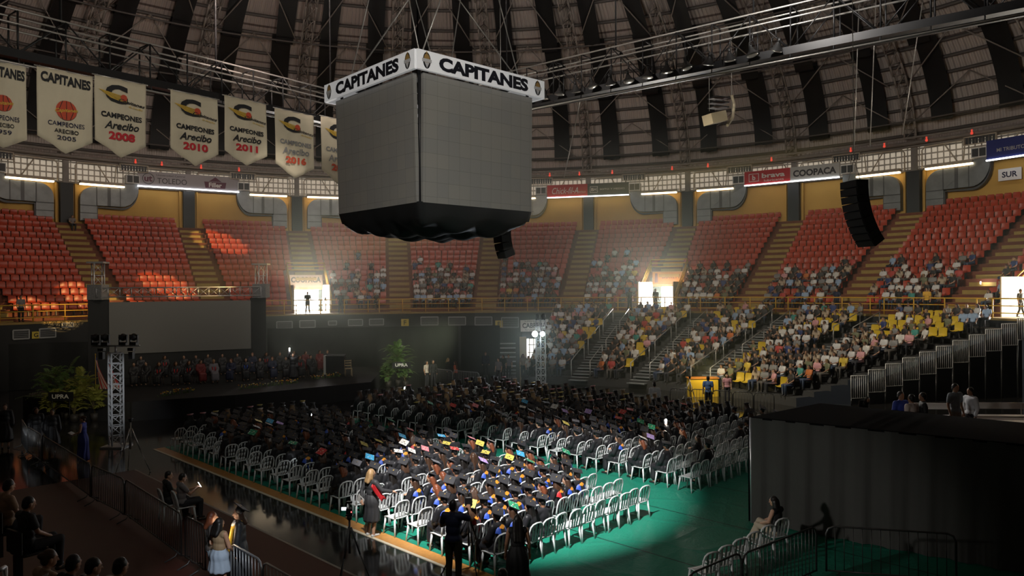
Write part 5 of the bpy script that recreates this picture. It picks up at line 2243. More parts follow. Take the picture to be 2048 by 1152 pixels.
# dark drapes along the back of the floor
a, b, c = at_depth(535, 700, 53), at_depth(917, 700, 54.5), at_depth(1000, 700, 53.8)
drape('black_drape', [V3(a.x, a.y, 0), V3(b.x, b.y, 0)], 0.02, 3.35, 'long black drape behind the stage, right of the big grey screen', 1.2, .05)
b2 = at_depth(922, 700, 53.6)
drape('black_drape', [V3(b2.x, b2.y, 0), V3(c.x, c.y, 0)], 0.02, 3.4, 'narrower black drape right of the palm, next to the floor entrance', 1.2, .05)
a, b = at_depth(-60, 700, 45), at_depth(182, 700, 47.5)
drape('black_drape', [V3(a.x, a.y, 0), V3(b.x, b.y, 0)], 0.02, 2.9, 'black drape left of the big grey screen', 1.2, .05)

# projection screen with black surround
sl, sr = at_depth(222, 710, 44.0), at_depth(505, 696, 47.6)
tl, tr_ = at_depth(212, 606, 44.0), at_depth(501, 599, 47.6)
ex = (sr - sl); ex.z = 0
w = ex.length
ex.normalize()
nz_ = V3(ex.y, -ex.x, 0)
h = (tl.z + tr_.z) / 2 - (sl.z + sr.z) / 2
c = (sl + sr + tl + tr_) / 4
root = empty('projection_screen', (c.x, c.y, STZ), 0, 'big blank grey projection screen in a black surround at the back of the stage', 'screen')
off = root.matrix_basis.inverted()
M = frame_m(c, ex, BEZ)
mb = MB()
mb.box((0, 0, 0), (w, h, .06))
o = mb.build('screen', mat('grey screen cloth', (0.175, 0.175, 0.165), 0.75), root)
o.matrix_basis = off @ M
mb = MB()
zb = STZ - c.z
for x0, x1, y0, y1 in ((-w / 2 - 1.1, -w / 2 + .02, zb, h / 2 + .15), (w / 2 - .02, w / 2 + .95, zb, h / 2 + .15), (-w / 2, w / 2, zb, -h / 2 + .02)):
    mb.box(((x0 + x1) / 2, (y0 + y1) / 2, -.10), (x1 - x0, y1 - y0, .12))
o = mb.build('black_surround', m_drape, root)
o.matrix_basis = off @ M


def box_truss(name, p0, p1, wd, label, n=None, m=None, cat='truss', parent=None):
    p0, p1 = Vector(p0), Vector(p1)
    d = (p1 - p0)
    L = d.length
    d.normalize()
    a = V3(0, 0, 1) if abs(d.z) < .5 else V3(math.cos(.75), math.sin(.75), 0)
    b = d.cross(a).normalized()
    a = b.cross(d).normalized()
    root = empty(name, (p0.x, p0.y, min(p0.z, p1.z)), 0, label, cat) if parent is None else parent
    off = root.location
    cs = [(a * s + b * t) * wd / 2 for s, t in ((1, 1), (1, -1), (-1, -1), (-1, 1))]
    mb = MB()
    for c_ in cs:
        mb.tube(p0 + c_ - off, p1 + c_ - off, .035, n=6)
    mb.build('main_tubes', m or m_alu, root)
    mb = MB()
    n = n or max(2, int(L / wd / 1.15))
    for i in range(n + 1):
        q = p0 + d * (L * i / n) - off
        for k in range(4):
            mb.tube(q + cs[k], q + cs[(k + 1) % 4], .022, n=5)
            if i < n:
                q2 = p0 + d * (L * (i + 1) / n) - off
                mb.tube(q + cs[k], q2 + cs[(k + 1) % 4], .016, n=4)
    mb.build('lattice', m or m_alu, root)
    return root


zt = c.z + h / 2 + .2
A_, B_ = V3(tl.x, tl.y, zt + .38) - ex * .5, V3(tr_.x, tr_.y, zt + .38) + ex * .6
box_truss('lighting_truss', A_, B_, .55, 'long horizontal aluminium truss along the top of the screen', 15)
for p, nm, x, yt in ((A_, 'left', 186, 527), (B_, 'right', 519, 530)):
    q = at_depth(x, yt, p.y + .2)
    r = box_truss('truss_tower', V3(p.x, p.y + .2, zt - .05), V3(p.x, p.y + .2, q.z), .55, 'aluminium truss tower standing up at the %s end of the screen' % nm)
    mb = MB()
    zr = q.z - r.location.z
    mb.box((0, 0, zr + .05), (1.0, .7, .10))
    mb.build('head_plate', m_alu, r)
    mb = MB()
    mb.box((0, 0, .45), (.85, .85, .9))
    mb.build('sleeve_block', mat('sleeve grille', (0.30, 0.30, 0.31), 0.4, metal=0.5, noise_s=12, noise_a=.5), r)

# light stand with four moving heads, left
bp_ = on_z(233, 893, 0)
top = at_depth(226, 706, bp_.y)
lt = box_truss('light_tower', bp_, V3(bp_.x, bp_.y, top.z), .42, 'white lattice light tower with four moving lights on a crossbar, at left', 9, mat('white painted truss', (0.66, 0.68, 0.70), 0.4), 'light tower')
mb = MB()
mb.box((0, 0, .03), (.85, .85, .06))
mb.build('base_plate', m_alu, lt)
HT = top.z
mb = MB()
mb.tube((0, 0, HT), (0, 0, HT + .25), .04, n=8)
mb.tube((-.95, 0, HT + .28), (.95, 0, HT + .28), .035, n=8)
mb.build('crossbar', m_alu, lt)
m_lensd = mat('lens glass', (0.05, 0.06, 0.08), 0.08, spec=0.9)
for i, x in enumerate((-.78, -.40, .30, .72)):
    mb = MB()
    mb.box((x, 0, HT + .37), (.26, .22, .12))
    for s in (-1, 1):
        mb.box((x + s * .145, 0, HT + .56), (.03, .10, .32))
    b_ = mb.build('moving_light', m_lampdark, lt)
    mb = MB()
    mb.ell((x, 0, HT + .62), (.125, .16, .15), 14, 8)
    hd_ = mb.build('lamp_head', m_lampdark, b_)
    mb = MB()
    mb.tube((x, -.13, HT + .62), (x, -.175, HT + .62), .095, .10, 14)
    mb.build('front_lens', m_lensd, b_)
for x in (-.55, .62):
    mb = MB()
    mb.box((x, 0, HT + .14), (.22, .2, .12))
    mb.box((x, 0, HT - .10), (.16, .18, .28))
    mb.build('hanging_lamp', m_lampdark, lt)

# far truss with two bright lamps
bp_ = on_z(1082, 778, 0)
top = at_depth(1081, 640, bp_.y)
lt2 = box_truss('light_tower', bp_, V3(bp_.x, bp_.y, top.z), .40, 'far white lattice light tower with two glaring lamps beside the lower stand', 10, MATS['white painted truss'], 'light tower')
m_glare = mat('glaring lamp', (1, 1, 1), 0.4, emit=60, emitcol=(0.80, 0.88, 1.0))
for i, (x, r_) in enumerate(((-.35, .17), (.10, .14))):
    mb = MB()
    zz = top.z - .82
    mb.box((x, -.28, zz), (.3, .14, .3))
    hb = mb.build('lamp_housing', m_lampdark, lt2)
    mb = MB()
    mb.tube((x, -.36, zz), (x, -.39, zz), r_, r_, 14)
    mb.build('lit_lens', m_glare, hb)
    lamp('tower_lamp_light', 'SPOT', bp_ + V3(x, -.5, zz), 420, (.82, .9, 1.0), aim=bp_ + V3(-4, -18, 0.5), size=.12, spot=110, blend=.8)
for x in (-.18, .18):
    mb = MB()
    mb.ell((x, 0, top.z + .22), (.15, .15, .18), 10, 6)
    mb.box((x, 0, top.z + .05), (.22, .2, .1))
    mb.build('moving_light', m_lampdark, lt2)

# ------------------------------------------------------------------ plants
m_leaf = mat('palm green', (0.10, 0.19, 0.045), 0.5, noise_s=1.5, noise_a=.4)
m_leafy = mat('golden green leaf', (0.26, 0.27, 0.05), 0.5, noise_s=1.5, noise_a=.4)
m_stem = mat('stem brown', (0.12, 0.09, 0.04), 0.7)
m_pot = mat('dark pot', (0.03, 0.025, 0.02), 0.6)


def frond(mb, p, az, el, L, droop, wd, nl=11):
    pts = []
    for i in range(9):
        t = i / 8
        hx = L * t * math.cos(el) * (1 - .1 * t)
        z = L * (t * math.sin(el) - droop * t * t)
        pts.append(p + V3(math.cos(az) * hx, math.sin(az) * hx, z))
    for i in range(8):
        mb.tube(pts[i], pts[i + 1], .012 * (1.1 - i / 8), n=3, mi=1, caps=False)
    for i in range(nl):
        t = .18 + .80 * i / (nl - 1)
        k = t * 8
        a = pts[int(min(k, 7))].lerp(pts[int(min(k, 7)) + 1], k - int(min(k, 7)))
        d = (pts[min(int(k) + 1, 8)] - pts[int(min(k, 7))]).normalized()
        sd = d.cross(V3(0, 0, 1))
        sd = sd.normalized() if sd.length > .05 else V3(1, 0, 0)
        ll_ = wd * (1 - abs(2 * t - .9) * .6)
        for s in (-1, 1):
            tip = a + sd * s * ll_ + d * ll_ * .75 + V3(0, 0, -.28 * ll_)
            m_ = a.lerp(tip, .45) + V3(0, 0, .05 * ll_)
            w2 = d * .028
            mb.add([a - w2 * .5, a + w2 * .5, m_ + w2, tip, m_ - w2], [(0, 1, 2, 3, 4)], 0)


def palm(p, H, nf, label, seed, leaf, spread=1.0, pot=True):
    rn = random.Random(seed)
    r = empty('potted_palm', p, rn.random() * 6, label, 'plant')
    if pot:
        mb = MB()
        mb.tube((0, 0, 0), (0, 0, .35), .17, .22, 14)
        mb.build('pot', m_pot, r)
    mb = MB()
    for i in range(5):
        a = rn.random() * 6.28
        mb.tube((0, 0, .3), (.12 * math.cos(a), .12 * math.sin(a), .3 + H * (.25 + .1 * i)), .022, .012, 5)
    mb.build('stem', m_stem, r)
    mb = MB()
    for i in range(nf):
        a = rn.random() * 6.28
        z = .35 + H * (.10 + .50 * rn.random())
        el = math.radians(25 + 58 * rn.random())
        frond(mb, V3(.06 * math.cos(a), .06 * math.sin(a), z), a, el, (H * .62) * (.7 + .5 * rn.random()) * spread * (1.15 - .55 * (z / H)), .35 + .3 * rn.random(), .20 + .06 * rn.random())
    mb.build('foliage', [leaf, m_stem], r)
    return r


pc = on_z(795, 772, 0)
palm(pc + V3(0, .2, 0), 3.3, 110, 'tall palm at the right end of the stage, behind the white letters', 'a', m_leaf, .72)
palm(pc + V3(-.55, -.3, 0), 1.4, 34, 'low palm left below the tall palm at the right end of the stage', 'b', m_leaf, .8)
palm(pc + V3(.55, -.35, 0), 1.35, 34, 'low palm right below the tall palm at the right end of the stage', 'c', m_leaf, .8)
lc = on_z(120, 842, 0)
for q, (dx, dy, H, lf, lab) in enumerate(((-.9, .9, 2.3, m_leaf, 'dark palm at the back left of the plant group by the left edge'), (-.1, .6, 2.4, m_leaf, 'tallest dark palm in the plant group by the left edge'), (.75, .5, 1.9, m_leafy, 'golden green palm at the back right of the left plant group'),
                                          (-.1, -.3, 1.15, m_leafy, 'low golden palm under the left white letters'), (.8, -.2, 1.2, m_leafy, 'low golden palm right of the left white letters'), (1.6, .1, 1.3, m_leafy, 'low palm at the right end of the left plant group'))):
    palm(lc + V3(dx, dy, 0), H * 1.25, 44, lab, 'l%d' % q, lf)
for p, y_, lab, sc in ((at_depth(803, 730, pc.y - .75), 0, 'white letters on a dark board in front of the right hand palms', .30), (at_depth(121, 793, lc.y - .8), 0, 'white letters on a dark board among the plants at left', .30)):
    r = empty('letter_sign', (p.x, p.y, 0), 0, lab, 'sign')
    mb = MB()
    for s in (-1, 1):
        mb.tube((s * .4, .03, 0), (s * .4, .03, p.z), .02, n=5)
    mb.box((0, .03, p.z), (1.15, .03, .40))
    mb.build('board', m_frame, r)
    put_text('UPRA', frame_m(p, V3(1, 0, 0), BEZ), 0, 0, .20, mat('letter white', (.8, .8, .78), .5), r, .02, width=.78, lift=.01)

# flower rows on the stage edge
m_fl = [mat('flower yellow', (0.60, 0.40, 0.03), .6), mat('flower orange', (0.60, 0.20, 0.02), .6), mat('flower pale', (0.6, 0.55, 0.40), .6)]
for i, (x0, y0, x1, y1, lab) in enumerate(((318, 794, 386, 783, 'flower row on the stage edge below the seated group at left'), (480, 779, 530, 773, 'left half of the flower row at the middle of the stage edge'), (532, 773, 594, 766, 'right half of the flower row at the middle of the stage edge'), (626, 759, 682, 752, 'flower row on the stage edge in front of the lectern'))):
    a, b = on_z(x0, y0, STZ), on_z(x1, y1, STZ)
    r = empty('flower_trough', (a + b) / 2, 0, lab, 'flowers')
    off = -r.location
    rn = random.Random(i)
    g_, f_ = MB(), MB()
    n = int((b - a).length / .05)
    for k in range(n):
        p = a.lerp(b, k / n) + off + V3(rn.uniform(-.12, .12), rn.uniform(-.15, .15), 0)
        z = .08 + .16 * rn.random()
        q = p + V3(rn.uniform(-.05, .05), 0, z)
        g_.add([p, p + V3(.03, 0, 0), q], [(0, 1, 2)])
        g_.add([q + V3(-.05, -.02, -.06), q + V3(.04, -.04, -.03), q + V3(0, .05, -.02)], [(0, 1, 2)])
        if rn.random() < .75:
            f_.ell(q + V3(0, 0, .01), (.038, .038, .028), 6, 4, None, rn.choice((0, 0, 1, 1, 2)))
    g_.build('leaves', m_leaf, r)
    o = f_.build('blossoms', m_fl, r)
    o['kind'] = 'stuff'

# flags at the left of the stage
m_fred, m_fwh, m_fbl = mat('flag red', (.40, .03, .03), .7), mat('flag white', (.55, .48, .44), .7), mat('flag blue', (.02, .03, .14), .7)
fp = on_z(190, 800, STZ)
for i, (dx, lab) in enumerate(((-.30, 'striped red and white flag drooping from its pole, left of the light tower'), (.30, 'second drooping red and white flag, just behind the light tower'))):
    p = V3(fp.x + dx, fp.y + .6, 0)
    r = empty('flag', p, 0, lab, 'flag')
    mb = MB()
    mb.tube((0, 0, 0), (0, 0, 3.0), .018, n=6)
    mb.ell((0, 0, 3.03), (.035, .035, .05), 8, 5)
    mb.box((0, 0, .03), (.35, .35, .06))
    mb.build('pole', m_tassel, r)
    mb = MB()
    ns = 13 if i == 0 else 5
    def fl(a, b):
        w_ = .10 + .42 * b
        return V3(.02 + a * w_ * (.55 + .45 * b) + .12 * b, .07 * math.sin(a * 13 + b * 2), 2.9 - 1.55 * b - .30 * a * (1 - b))
    mb.grid(fl, 26, 14)
    mb.mi = [(2 if (j < 6 and k < 10) else (0 if (k * ns // 26) % 2 == 0 else 1)) for j in range(14) for k in range(26)]
    o = mb.build('cloth', [m_fred, m_fwh, m_fbl], r)

# lectern and chair at the right of the stage
p = on_z(672, 748, STZ)
r = empty('lectern', p, 0, 'black lectern with a pale left edge on the stage', 'lectern')
mb = MB()
mb.box((0, 0, .55), (1.1, .5, 1.1))
mb.build('body', m_drape, r)
mb = MB()
mb.box((-.63, -.05, .58), (.14, .45, 1.16))
mb.build('pale_side', m_sg_pale, r)
mb = MB()
mb.box((0, -.02, 1.14), (1.15, .55, .05), Matrix.Rotation(.15, 3, 'X'))
mb.build('top', m_drape, r)


def wood_chair(p, rz, lab, m, grp=None):
    r = empty('wooden_chair', p, rz, lab, 'chair', grp)
    mb = MB()
    mb.rbox((0, 0, .45), (.42, .42, .045), .04)
    mb.build('seat', m, r)
    for sx in (-1, 1):
        for sy in (-1, 1):
            mb = MB()
            mb.tube((sx * .18, sy * .18, .44), (sx * .19, sy * .20, 0), .018, .014, 6)
            mb.build('leg', m, r)
    mb = MB()
    for sx in (-1, 1):
        mb.tube((sx * .19, -.19, .45), (sx * .19, -.26, .95), .016, n=6)
    for k in range(3):
        mb.box((0, -.21 - .022 * k, .62 + .14 * k), (.38, .02, .05))
    mb.build('backrest', m, r)
    return r


m_wchair = mat('pale wood', (.34, .26, .15), .5)
m_dchair = mat('dark wood', (.06, .04, .03), .5)
wood_chair(on_z(697, 752, STZ), math.radians(200), 'empty pale wooden chair right of the lectern', m_wchair)

# ------------------------------------------------------------------ people on the stage
ST = []
stp = [pose(SIT), pose(SIT, yaw=20), pose(SIT, yaw=-25, wrL=V3(-.05, .22, .7), wrR=V3(.05, .24, .7)), pose(SIT, pitch=-18)]
robes = [('black robe', m_gown), ('black robe with red collar', m_gown), ('dark navy robe', mat('navy robe', (.015, .02, .05), .6)), ('grey and red robe', mat('grey robe', (.16, .15, .17), .6)), ('black robe with blue collar', m_gown), ('dark red robe', mat('dark red robe', (.16, .02, .02), .6))]
for i, (rn_, rm_) in enumerate(robes):
    P = stp[i % 4]
    body = sculpt('person', *[body_prims(P, False)[0]], .018, [m_skins[i % 2], m_eye, m_lip, m_shoe], body_prims(P, False)[1], smooth=2, faces=1500)
    prt = [('robe', sculpt('robe', gown_prims(P, True), .024, rm_, fold=.01, faces=1500), []), ('hair', sculpt('hair', hair_prims(P, ('short', 'medium', 'short')[i % 3]), .018, m_hairs[i % 4], faces=500), [])]
    if 'collar' in rn_ or 'and red' in rn_:
        cm = m_hoodred if 'red' in rn_ else m_hoodblue
        mb = MB()
        mb.path([P['neck'] + V3(-.02, -.06, .0), P['neck'] + V3(-.10, .02, -.04), P['neck'] + V3(-.07, .13, -.20), P['neck'] + V3(-.06, .15, -.42)], .035, 6)
        mb.path([P['neck'] + V3(.02, -.06, .0), P['neck'] + V3(.10, .02, -.04), P['neck'] + V3(.07, .13, -.20), P['neck'] + V3(.06, .15, -.42)], .035, 6)
        prt.append(('collar', mb.mesh('collar', cm), []))
    ST.append((rn_, (body, prt)))
front = [(268, 764), (292, 762), (318, 763), (352, 762), (378, 760), (402, 758), (428, 757), (462, 755), (492, 753), (520, 752), (545, 750), (572, 749), (600, 747), (622, 745)]
back = [(282, 747), (330, 746), (368, 745), (392, 744), (416, 742), (445, 741), (475, 740), (505, 739), (533, 738), (560, 737), (588, 736), (612, 735), (640, 733), (655, 732)]
for row, lst in (('front', front), ('second', back)):
    for i, (x, y) in enumerate(lst):
        p = on_z(x, y + 8, STZ)
        rz = face_rot(V3(.45, -1, 0)) + (hsh('st', row, i) - .5) * .6
        rn_, fg = ST[(0, 1, 2, 4, 0, 4, 1, 3, 0, 5)[int(hsh('sr', row, i) * 10)]]
        wood_chair(p, rz, 'dark chair under the %s person of the stage %s row' % (ORD[i + 1], row), m_dchair, 'dark chairs on the stage')
        place_figure(fg, p, rz, 'person in %s seated %s in the stage %s row' % (rn_, ORD[i + 1], row), 'person', 'people seated on the stage')

# added fill lamps for the plants, the stage, the palm and the light tower
lamp('plant_fill_light', 'SPOT', V3(lt.location.x - .5, lt.location.y - .2, 3.3), 260, (1, .88, .6), aim=lc + V3(.3, 0, 1.0), size=.1, spot=70, blend=.8)
lamp('stage_fill_light', 'SPOT', V3(-9.0, 36.0, 16.5), 900, (1, .9, .78), aim=V3(-16, 42, 1.2), size=.3, spot=52, blend=.9)
lamp('palm_fill_light', 'SPOT', V3(-2.5, 38.0, 4.5), 2600, (1, .98, .75), aim=pc + V3(0, 0, 1.2), size=.2, spot=40, blend=.8)
lamp('tower_fill_light', 'SPOT', V3(lt.location.x + 4.5, lt.location.y - 9, 6.0), 900, (.92, .95, 1), aim=lt.location + V3(0, 0, 2.1), size=.08, spot=17, blend=.6)

# ------------------------------------------------------------------ curtained booth at right
ca, cb = on_z(1503, 1047, 0), V3(13.5, 13.3, 0)
cd = at_depth(1640, 808, 21.1)
cd = V3(cd.x, cd.y, 0)
ce = V3(16.6, 14.0, 0)
root = empty('curtain_booth', (ca.x, ca.y, 0), 0, 'black curtained booth on the floor at right, behind the seated person', 'curtain booth')
off = root.matrix_basis.inverted()
CUH = 2.72
m_cur = mat('charcoal curtain', (0.06, 0.06, 0.056), 0.85, noise_s=1.5, noise_a=.12)
o = drape('front_curtain', [ca, cb], 0.03, CUH, None, 5.0, .055, m_cur, root)
o.matrix_basis = off
o = drape('side_curtain', [cd, ca + V3(-.03, .02, 0)], 0.03, CUH, None, 4.0, .05, m_drape, root)
o.matrix_basis = off
mb = MB()
zt = CUH + .02
mb.add([(ca.x, ca.y, zt), (cb.x, cb.y, zt), (ce.x, ce.y, zt), (cd.x, cd.y, zt), (ca.x, ca.y, zt - .05), (cb.x, cb.y, zt - .05), (ce.x, ce.y, zt - .05), (cd.x, cd.y, zt - .05)], [(0, 1, 2, 3), (7, 6, 5, 4), (0, 4, 5, 1), (1, 5, 6, 2), (2, 6, 7, 3), (3, 7, 4, 0)])
o = mb.build('roof_cloth', mat('black roof cloth', (.006, .006, .006), .95, spec=.05), root)
o.matrix_basis = off
o = drape('back_curtain', [cd, ce], 0.03, CUH, None, 3.0, .05, m_drape, root)
o.matrix_basis = off
for p in (ca, cb, cd):
    mb = MB()
    mb.tube((p.x, p.y, 0), (p.x, p.y, CUH), .03, n=6)
    o = mb.build('pole', m_alu, root)
    o.matrix_basis = off

# ------------------------------------------------------------------ steel crowd barriers
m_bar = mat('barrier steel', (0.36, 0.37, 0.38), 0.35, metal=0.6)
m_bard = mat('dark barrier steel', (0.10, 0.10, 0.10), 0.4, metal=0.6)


def barrier(a, b, label, m=None, h=1.1, nb=None, z=0, mesh=False):
    a, b = V3(a.x, a.y, z), V3(b.x, b.y, z)
    d = b - a
    L = d.length
    r = empty('crowd_barrier', a, math.atan2(d.y, d.x), label, 'barrier', None)
    c = .16
    mb = MB()
    mb.path([(0, 0, .16), (0, 0, h - c), (c * .3, 0, h - c * .3), (c, 0, h), (L - c, 0, h), (L - c * .3, 0, h - c * .3), (L, 0, h - c), (L, 0, .16)], .021, 6)
    mb.tube((0, 0, .18), (L, 0, .18), .018, n=6)
    mb.build('frame', m or m_bar, r)
    mb = MB()
    nb = nb or int(L / .13)
    for i in range(1, nb):
        x = L * i / nb
        mb.tube((x, 0, .18), (x, 0, h - .01), .009, n=5)
    mb.build('bars', m or m_bar, r)
    for x in (.25, L - .25):
        mb = MB()
        mb.path([(x, -.28, .02), (x, -.05, .10), (x, 0, .18), (x, .05, .10), (x, .28, .02)], .016, 5)
        mb.build('foot', m or m_bar, r)
    return r


def top_at(px, py, h=1.1):
    return on_z(px, py, h)


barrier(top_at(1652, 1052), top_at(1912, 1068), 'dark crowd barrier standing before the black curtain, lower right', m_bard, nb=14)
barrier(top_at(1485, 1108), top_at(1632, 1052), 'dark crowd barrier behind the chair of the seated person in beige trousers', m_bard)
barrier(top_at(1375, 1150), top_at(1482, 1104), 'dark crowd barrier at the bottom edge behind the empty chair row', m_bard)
barrier(top_at(462, 1086), top_at(523, 1121), 'bright crowd barrier beside the person in the short blue skirt')
barrier(top_at(526, 1122), top_at(600, 1165), 'crowd barrier at the bottom edge right of the group of three')
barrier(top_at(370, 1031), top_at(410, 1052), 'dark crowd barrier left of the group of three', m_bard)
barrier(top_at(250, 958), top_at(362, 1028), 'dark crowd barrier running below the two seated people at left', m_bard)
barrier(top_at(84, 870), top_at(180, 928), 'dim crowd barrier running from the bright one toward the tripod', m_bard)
lamp('barrier_fill_light', 'SPOT', V3(-13.5, 20.0, 5.0), 420, (.92, .96, 1), aim=top_at(62, 858), size=.1, spot=9, blend=.7)  # added spot that brightens the two barriers at far left
barrier(top_at(43, 838), top_at(54, 855), 'narrow bright crowd barrier seen edge on at the far left')
barrier(top_at(55, 853), top_at(82, 869), 'short bright crowd barrier at left near the dark figures')
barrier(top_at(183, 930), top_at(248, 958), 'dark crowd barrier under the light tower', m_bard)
for i, (x0, y0, x1, y1) in enumerate(((868, 737, 905, 741), (906, 741, 958, 745))):
    barrier(top_at(x0, y0), top_at(x1, y1), '%s crowd barrier right of the palms, before the black drape' % ('left' if i == 0 else 'right'))
for i in range(5):
    x0 = 1340 + 42 * i
    barrier(top_at(x0, 776 + 2.2 * i), top_at(x0 + 40, 778 + 2.2 * i), '%s crowd barrier from the left at the foot of the lower stand' % ORD[i + 1], m_bard)

# white barred panels up the end of the lower stand
m_wbar = mat('white panel bars', (0.80, 0.78, 0.75), 0.4)
ne = (ENDB - ENDA).normalized()
pn = V3(ne.y, -ne.x, 0)
for i in range(11):
    t = i / 10.0
    p = ENDA.lerp(ENDB, -0.02 + t * .97) + pn * .25
    q = p + ne * ((ENDB - ENDA).length * .93 / 10)
    zz = .35 + 2.75 * t
    r = empty('guard_panel', V3(p.x, p.y, zz), math.atan2(ne.y, ne.x), '%s white barred panel up from the floor at the end of the lower stand' % ORD[i + 1], 'guard panel', 'white barred panels at the stand end')
    L = (q - p).length
    mb = MB()
    mb.path([(0, 0, 0), (0, 0, 1.15), (L, 0, 1.15), (L, 0, 0)], .028, 5, closed=True)
    mb.build('frame', m_wbar, r)
    mb = MB()
    for k in range(1, 8):
        mb.tube((L * k / 8, 0, 0), (L * k / 8, 0, 1.15), .018, n=5)
    mb.build('bars', m_wbar, r)
    mb = MB()
    for x in (0, L):
        mb.tube((x, 0, -zz), (x, 0, 0), .025, n=5)
    mb.build('prop', m_bard, r)

# ------------------------------------------------------------------ chairs by the curtain, seated woman
for i in range(6):
    t = i / 5
    p = on_z(1408 + (1548 - 1408) * t, 1182 + (1106 - 1182) * t, 0.02)
    r = plastic_chair(p, RZF - .35, '%s chair from the bottom in the row along the dark barriers%s' % (ORD[i + 1], ', under the person' if i == 5 else ''), True, 'chairs along the dark barriers')
    if i == 5:
        CW = p
P = pose(SIT, yaw=8, pitch=-6, wrL=V3(-.02, .34, .60), wrR=V3(.06, .36, .62), elR=V3(.25, .05, .80), knL=V3(-.03, .42, .56), knR=V3(.05, .40, .64), anL=V3(-.05, .38, .09), anR=V3(-.14, .52, .26), head=V3(0, 0, 1.18))
fg = figure(P, [('shirt', mat('black top', (.015, .015, .016), .7), 'none', 'top'), ('pants', mat('beige trousers', (.50, .42, .32), .7)), ('hair', m_hairs[0], 'long')], 0, True, m_shoew)
place_figure(fg, CW, RZF - .10, 'person in black top and beige trousers seated by the curtain')

# ------------------------------------------------------------------ standing people near the camera
def stand_at(px, head_y, hgt, fwd, P, spec, skin, label, shoe=None, depth=None, z=None, fine=True, cat='person'):
    """figure whose head top shows at (px, head_y)"""
    z0 = z or 0
    k = hgt / 1.665
    p = on_z(px, head_y, z0 + hgt)
    fg = figure(P, spec, skin, fine, shoe)
    return place_figure(fg, V3(p.x, p.y, z0), face_rot(fwd), label, cat, None, k), V3(p.x, p.y, z0)


m_navyshirt = mat('navy shirt', (.010, .014, .05), .7)
m_olive = mat('dark olive trousers', (.035, .030, .016), .8)
up_arm = dict(elR=V3(.33, .13, 1.28), wrR=V3(.22, .33, 1.42), elL=V3(-.27, .10, 1.13), wrL=V3(-.08, .32, 1.16))
man, mp = stand_at(906, 1000, 1.78, V3(.25, 1, 0), pose(STAND, **up_arm), [('shirt', m_navyshirt, 'short'), ('pants', m_olive), ('hair', m_hairs[0], 'short')], 1, 'person in navy shirt and dark trousers filming, seen from behind')
blackd = mat('black dress cloth', (.008, .008, .009), .7)
wom, wp = stand_at(1035, 1030, 1.62, V3(-.05, 1, 0), pose(STAND, elL=V3(-.23, 0, 1.08), elR=V3(.23, 0, 1.08), wrL=V3(-.24, .1, .86), wrR=V3(.24, .1, .86)), [('shirt', blackd, 'none', 'dress_top'), ('skirt', blackd, .12, .30, 'long_skirt'), ('hair', m_hairs[0], 'long')], 1,
                  'person in long black dress standing by the near chairs, seen from behind')
# video camera on tripod before the man
m_blackp = mat('black plastic', (.012, .012, .013), .4)


def tripod(p, H, label, m, spread=.55, name='tripod', az=.5):
    r = empty(name, p, 0, label, 'tripod')
    mb = MB()
    mb.tube((0, 0, H * .45), (0, 0, H), .022, n=8)
    mb.build('centre_column', m, r)
    for k in range(3):
        a = az + k * 2.094
        mb = MB()
        q = V3(spread * math.cos(a), spread * math.sin(a), 0)
        mid = V3(0, 0, H * .85).lerp(q, .5)
        mb.tube((.03 * math.cos(a), .03 * math.sin(a), H * .85), mid, .022, .020, 6)
        mb.tube(mid, q + V3(0, 0, .01), .016, .014, 6)
        mb.ell(q + V3(0, 0, .02), (.03, .03, .02), 8, 4)
        mb.build('leg', m, r)
    mb = MB()
    mb.ell((0, 0, H), (.06, .06, .06), 8, 6)
    mb.box((0, 0, H + .06), (.14, .10, .03))
    mb.build('head', m_blackp, r)
    return r


tp = mp + V3(.28, .55, 0)
tripod(tp, 1.45, 'tall black camera tripod in front of the person in navy', m_blackp, .6, az=.9)
r = empty('video_camera', tp + V3(0, 0, 1.53), 0.1, 'black video camera on the tall tripod before the person in navy', 'camera')
mb = MB()
mb.rbox((0, 0, .10), (.16, .34, .19), .03)
mb.build('body', m_blackp, r)
mb = MB()
mb.tube((0, .17, .11), (0, .34, .11), .055, .07, 12)
mb.build('lens', m_blackp, r)
mb = MB()
mb.path([(0, -.12, .2), (0, -.10, .28), (0, .10, .28), (0, .14, .2)], .016, 6)
mb.box((0, .02, .36), (.08, .10, .08))
mb.build('top_handle', m_blackp, r)
mb = MB()
mb.box((-.15, -.06, .16), (.012, .14, .10))
mb.build('side_screen', mat('dim camera screen', (.10, .11, .12), .3), r)

# small camera on a monopod, bottom left of the chairs
p = on_z(700, 1165, 0)
tripod(p, 1.35, 'grey camera tripod with a lit little camera on the black floor', mat('grey tripod tube', (.06, .06, .062), .4), .42, az=.2)
r = empty('action_camera', p + V3(0, 0, 1.42), 0, 'small camera with a glowing screen and red light on the grey tripod', 'camera')
mb = MB()
mb.rbox((0, 0, .07), (.13, .09, .12), .015)
mb.tube((0, .04, .07), (0, .10, .07), .035, n=10)
mb.build('body', m_blackp, r)
mb = MB()
mb.box((-.11, -.02, .12), (.10, .008, .065))
mb.build('screen', mat('lit camera screen', (.8, .9, 1), .4, emit=2.5), r)
mb = MB()
mb.ell((.05, -.047, .06), (.012, .006, .012), 8, 5)
mb.build('red_light', mat('red record light', (1, .05, .05), .4, emit=12), r)
mb = MB()
mb.box((0, 0, .25), (.12, .06, .04))
mb.tube((0, 0, .13), (0, 0, .24), .012, n=6)
mb.build('microphone', m_blackp, r)

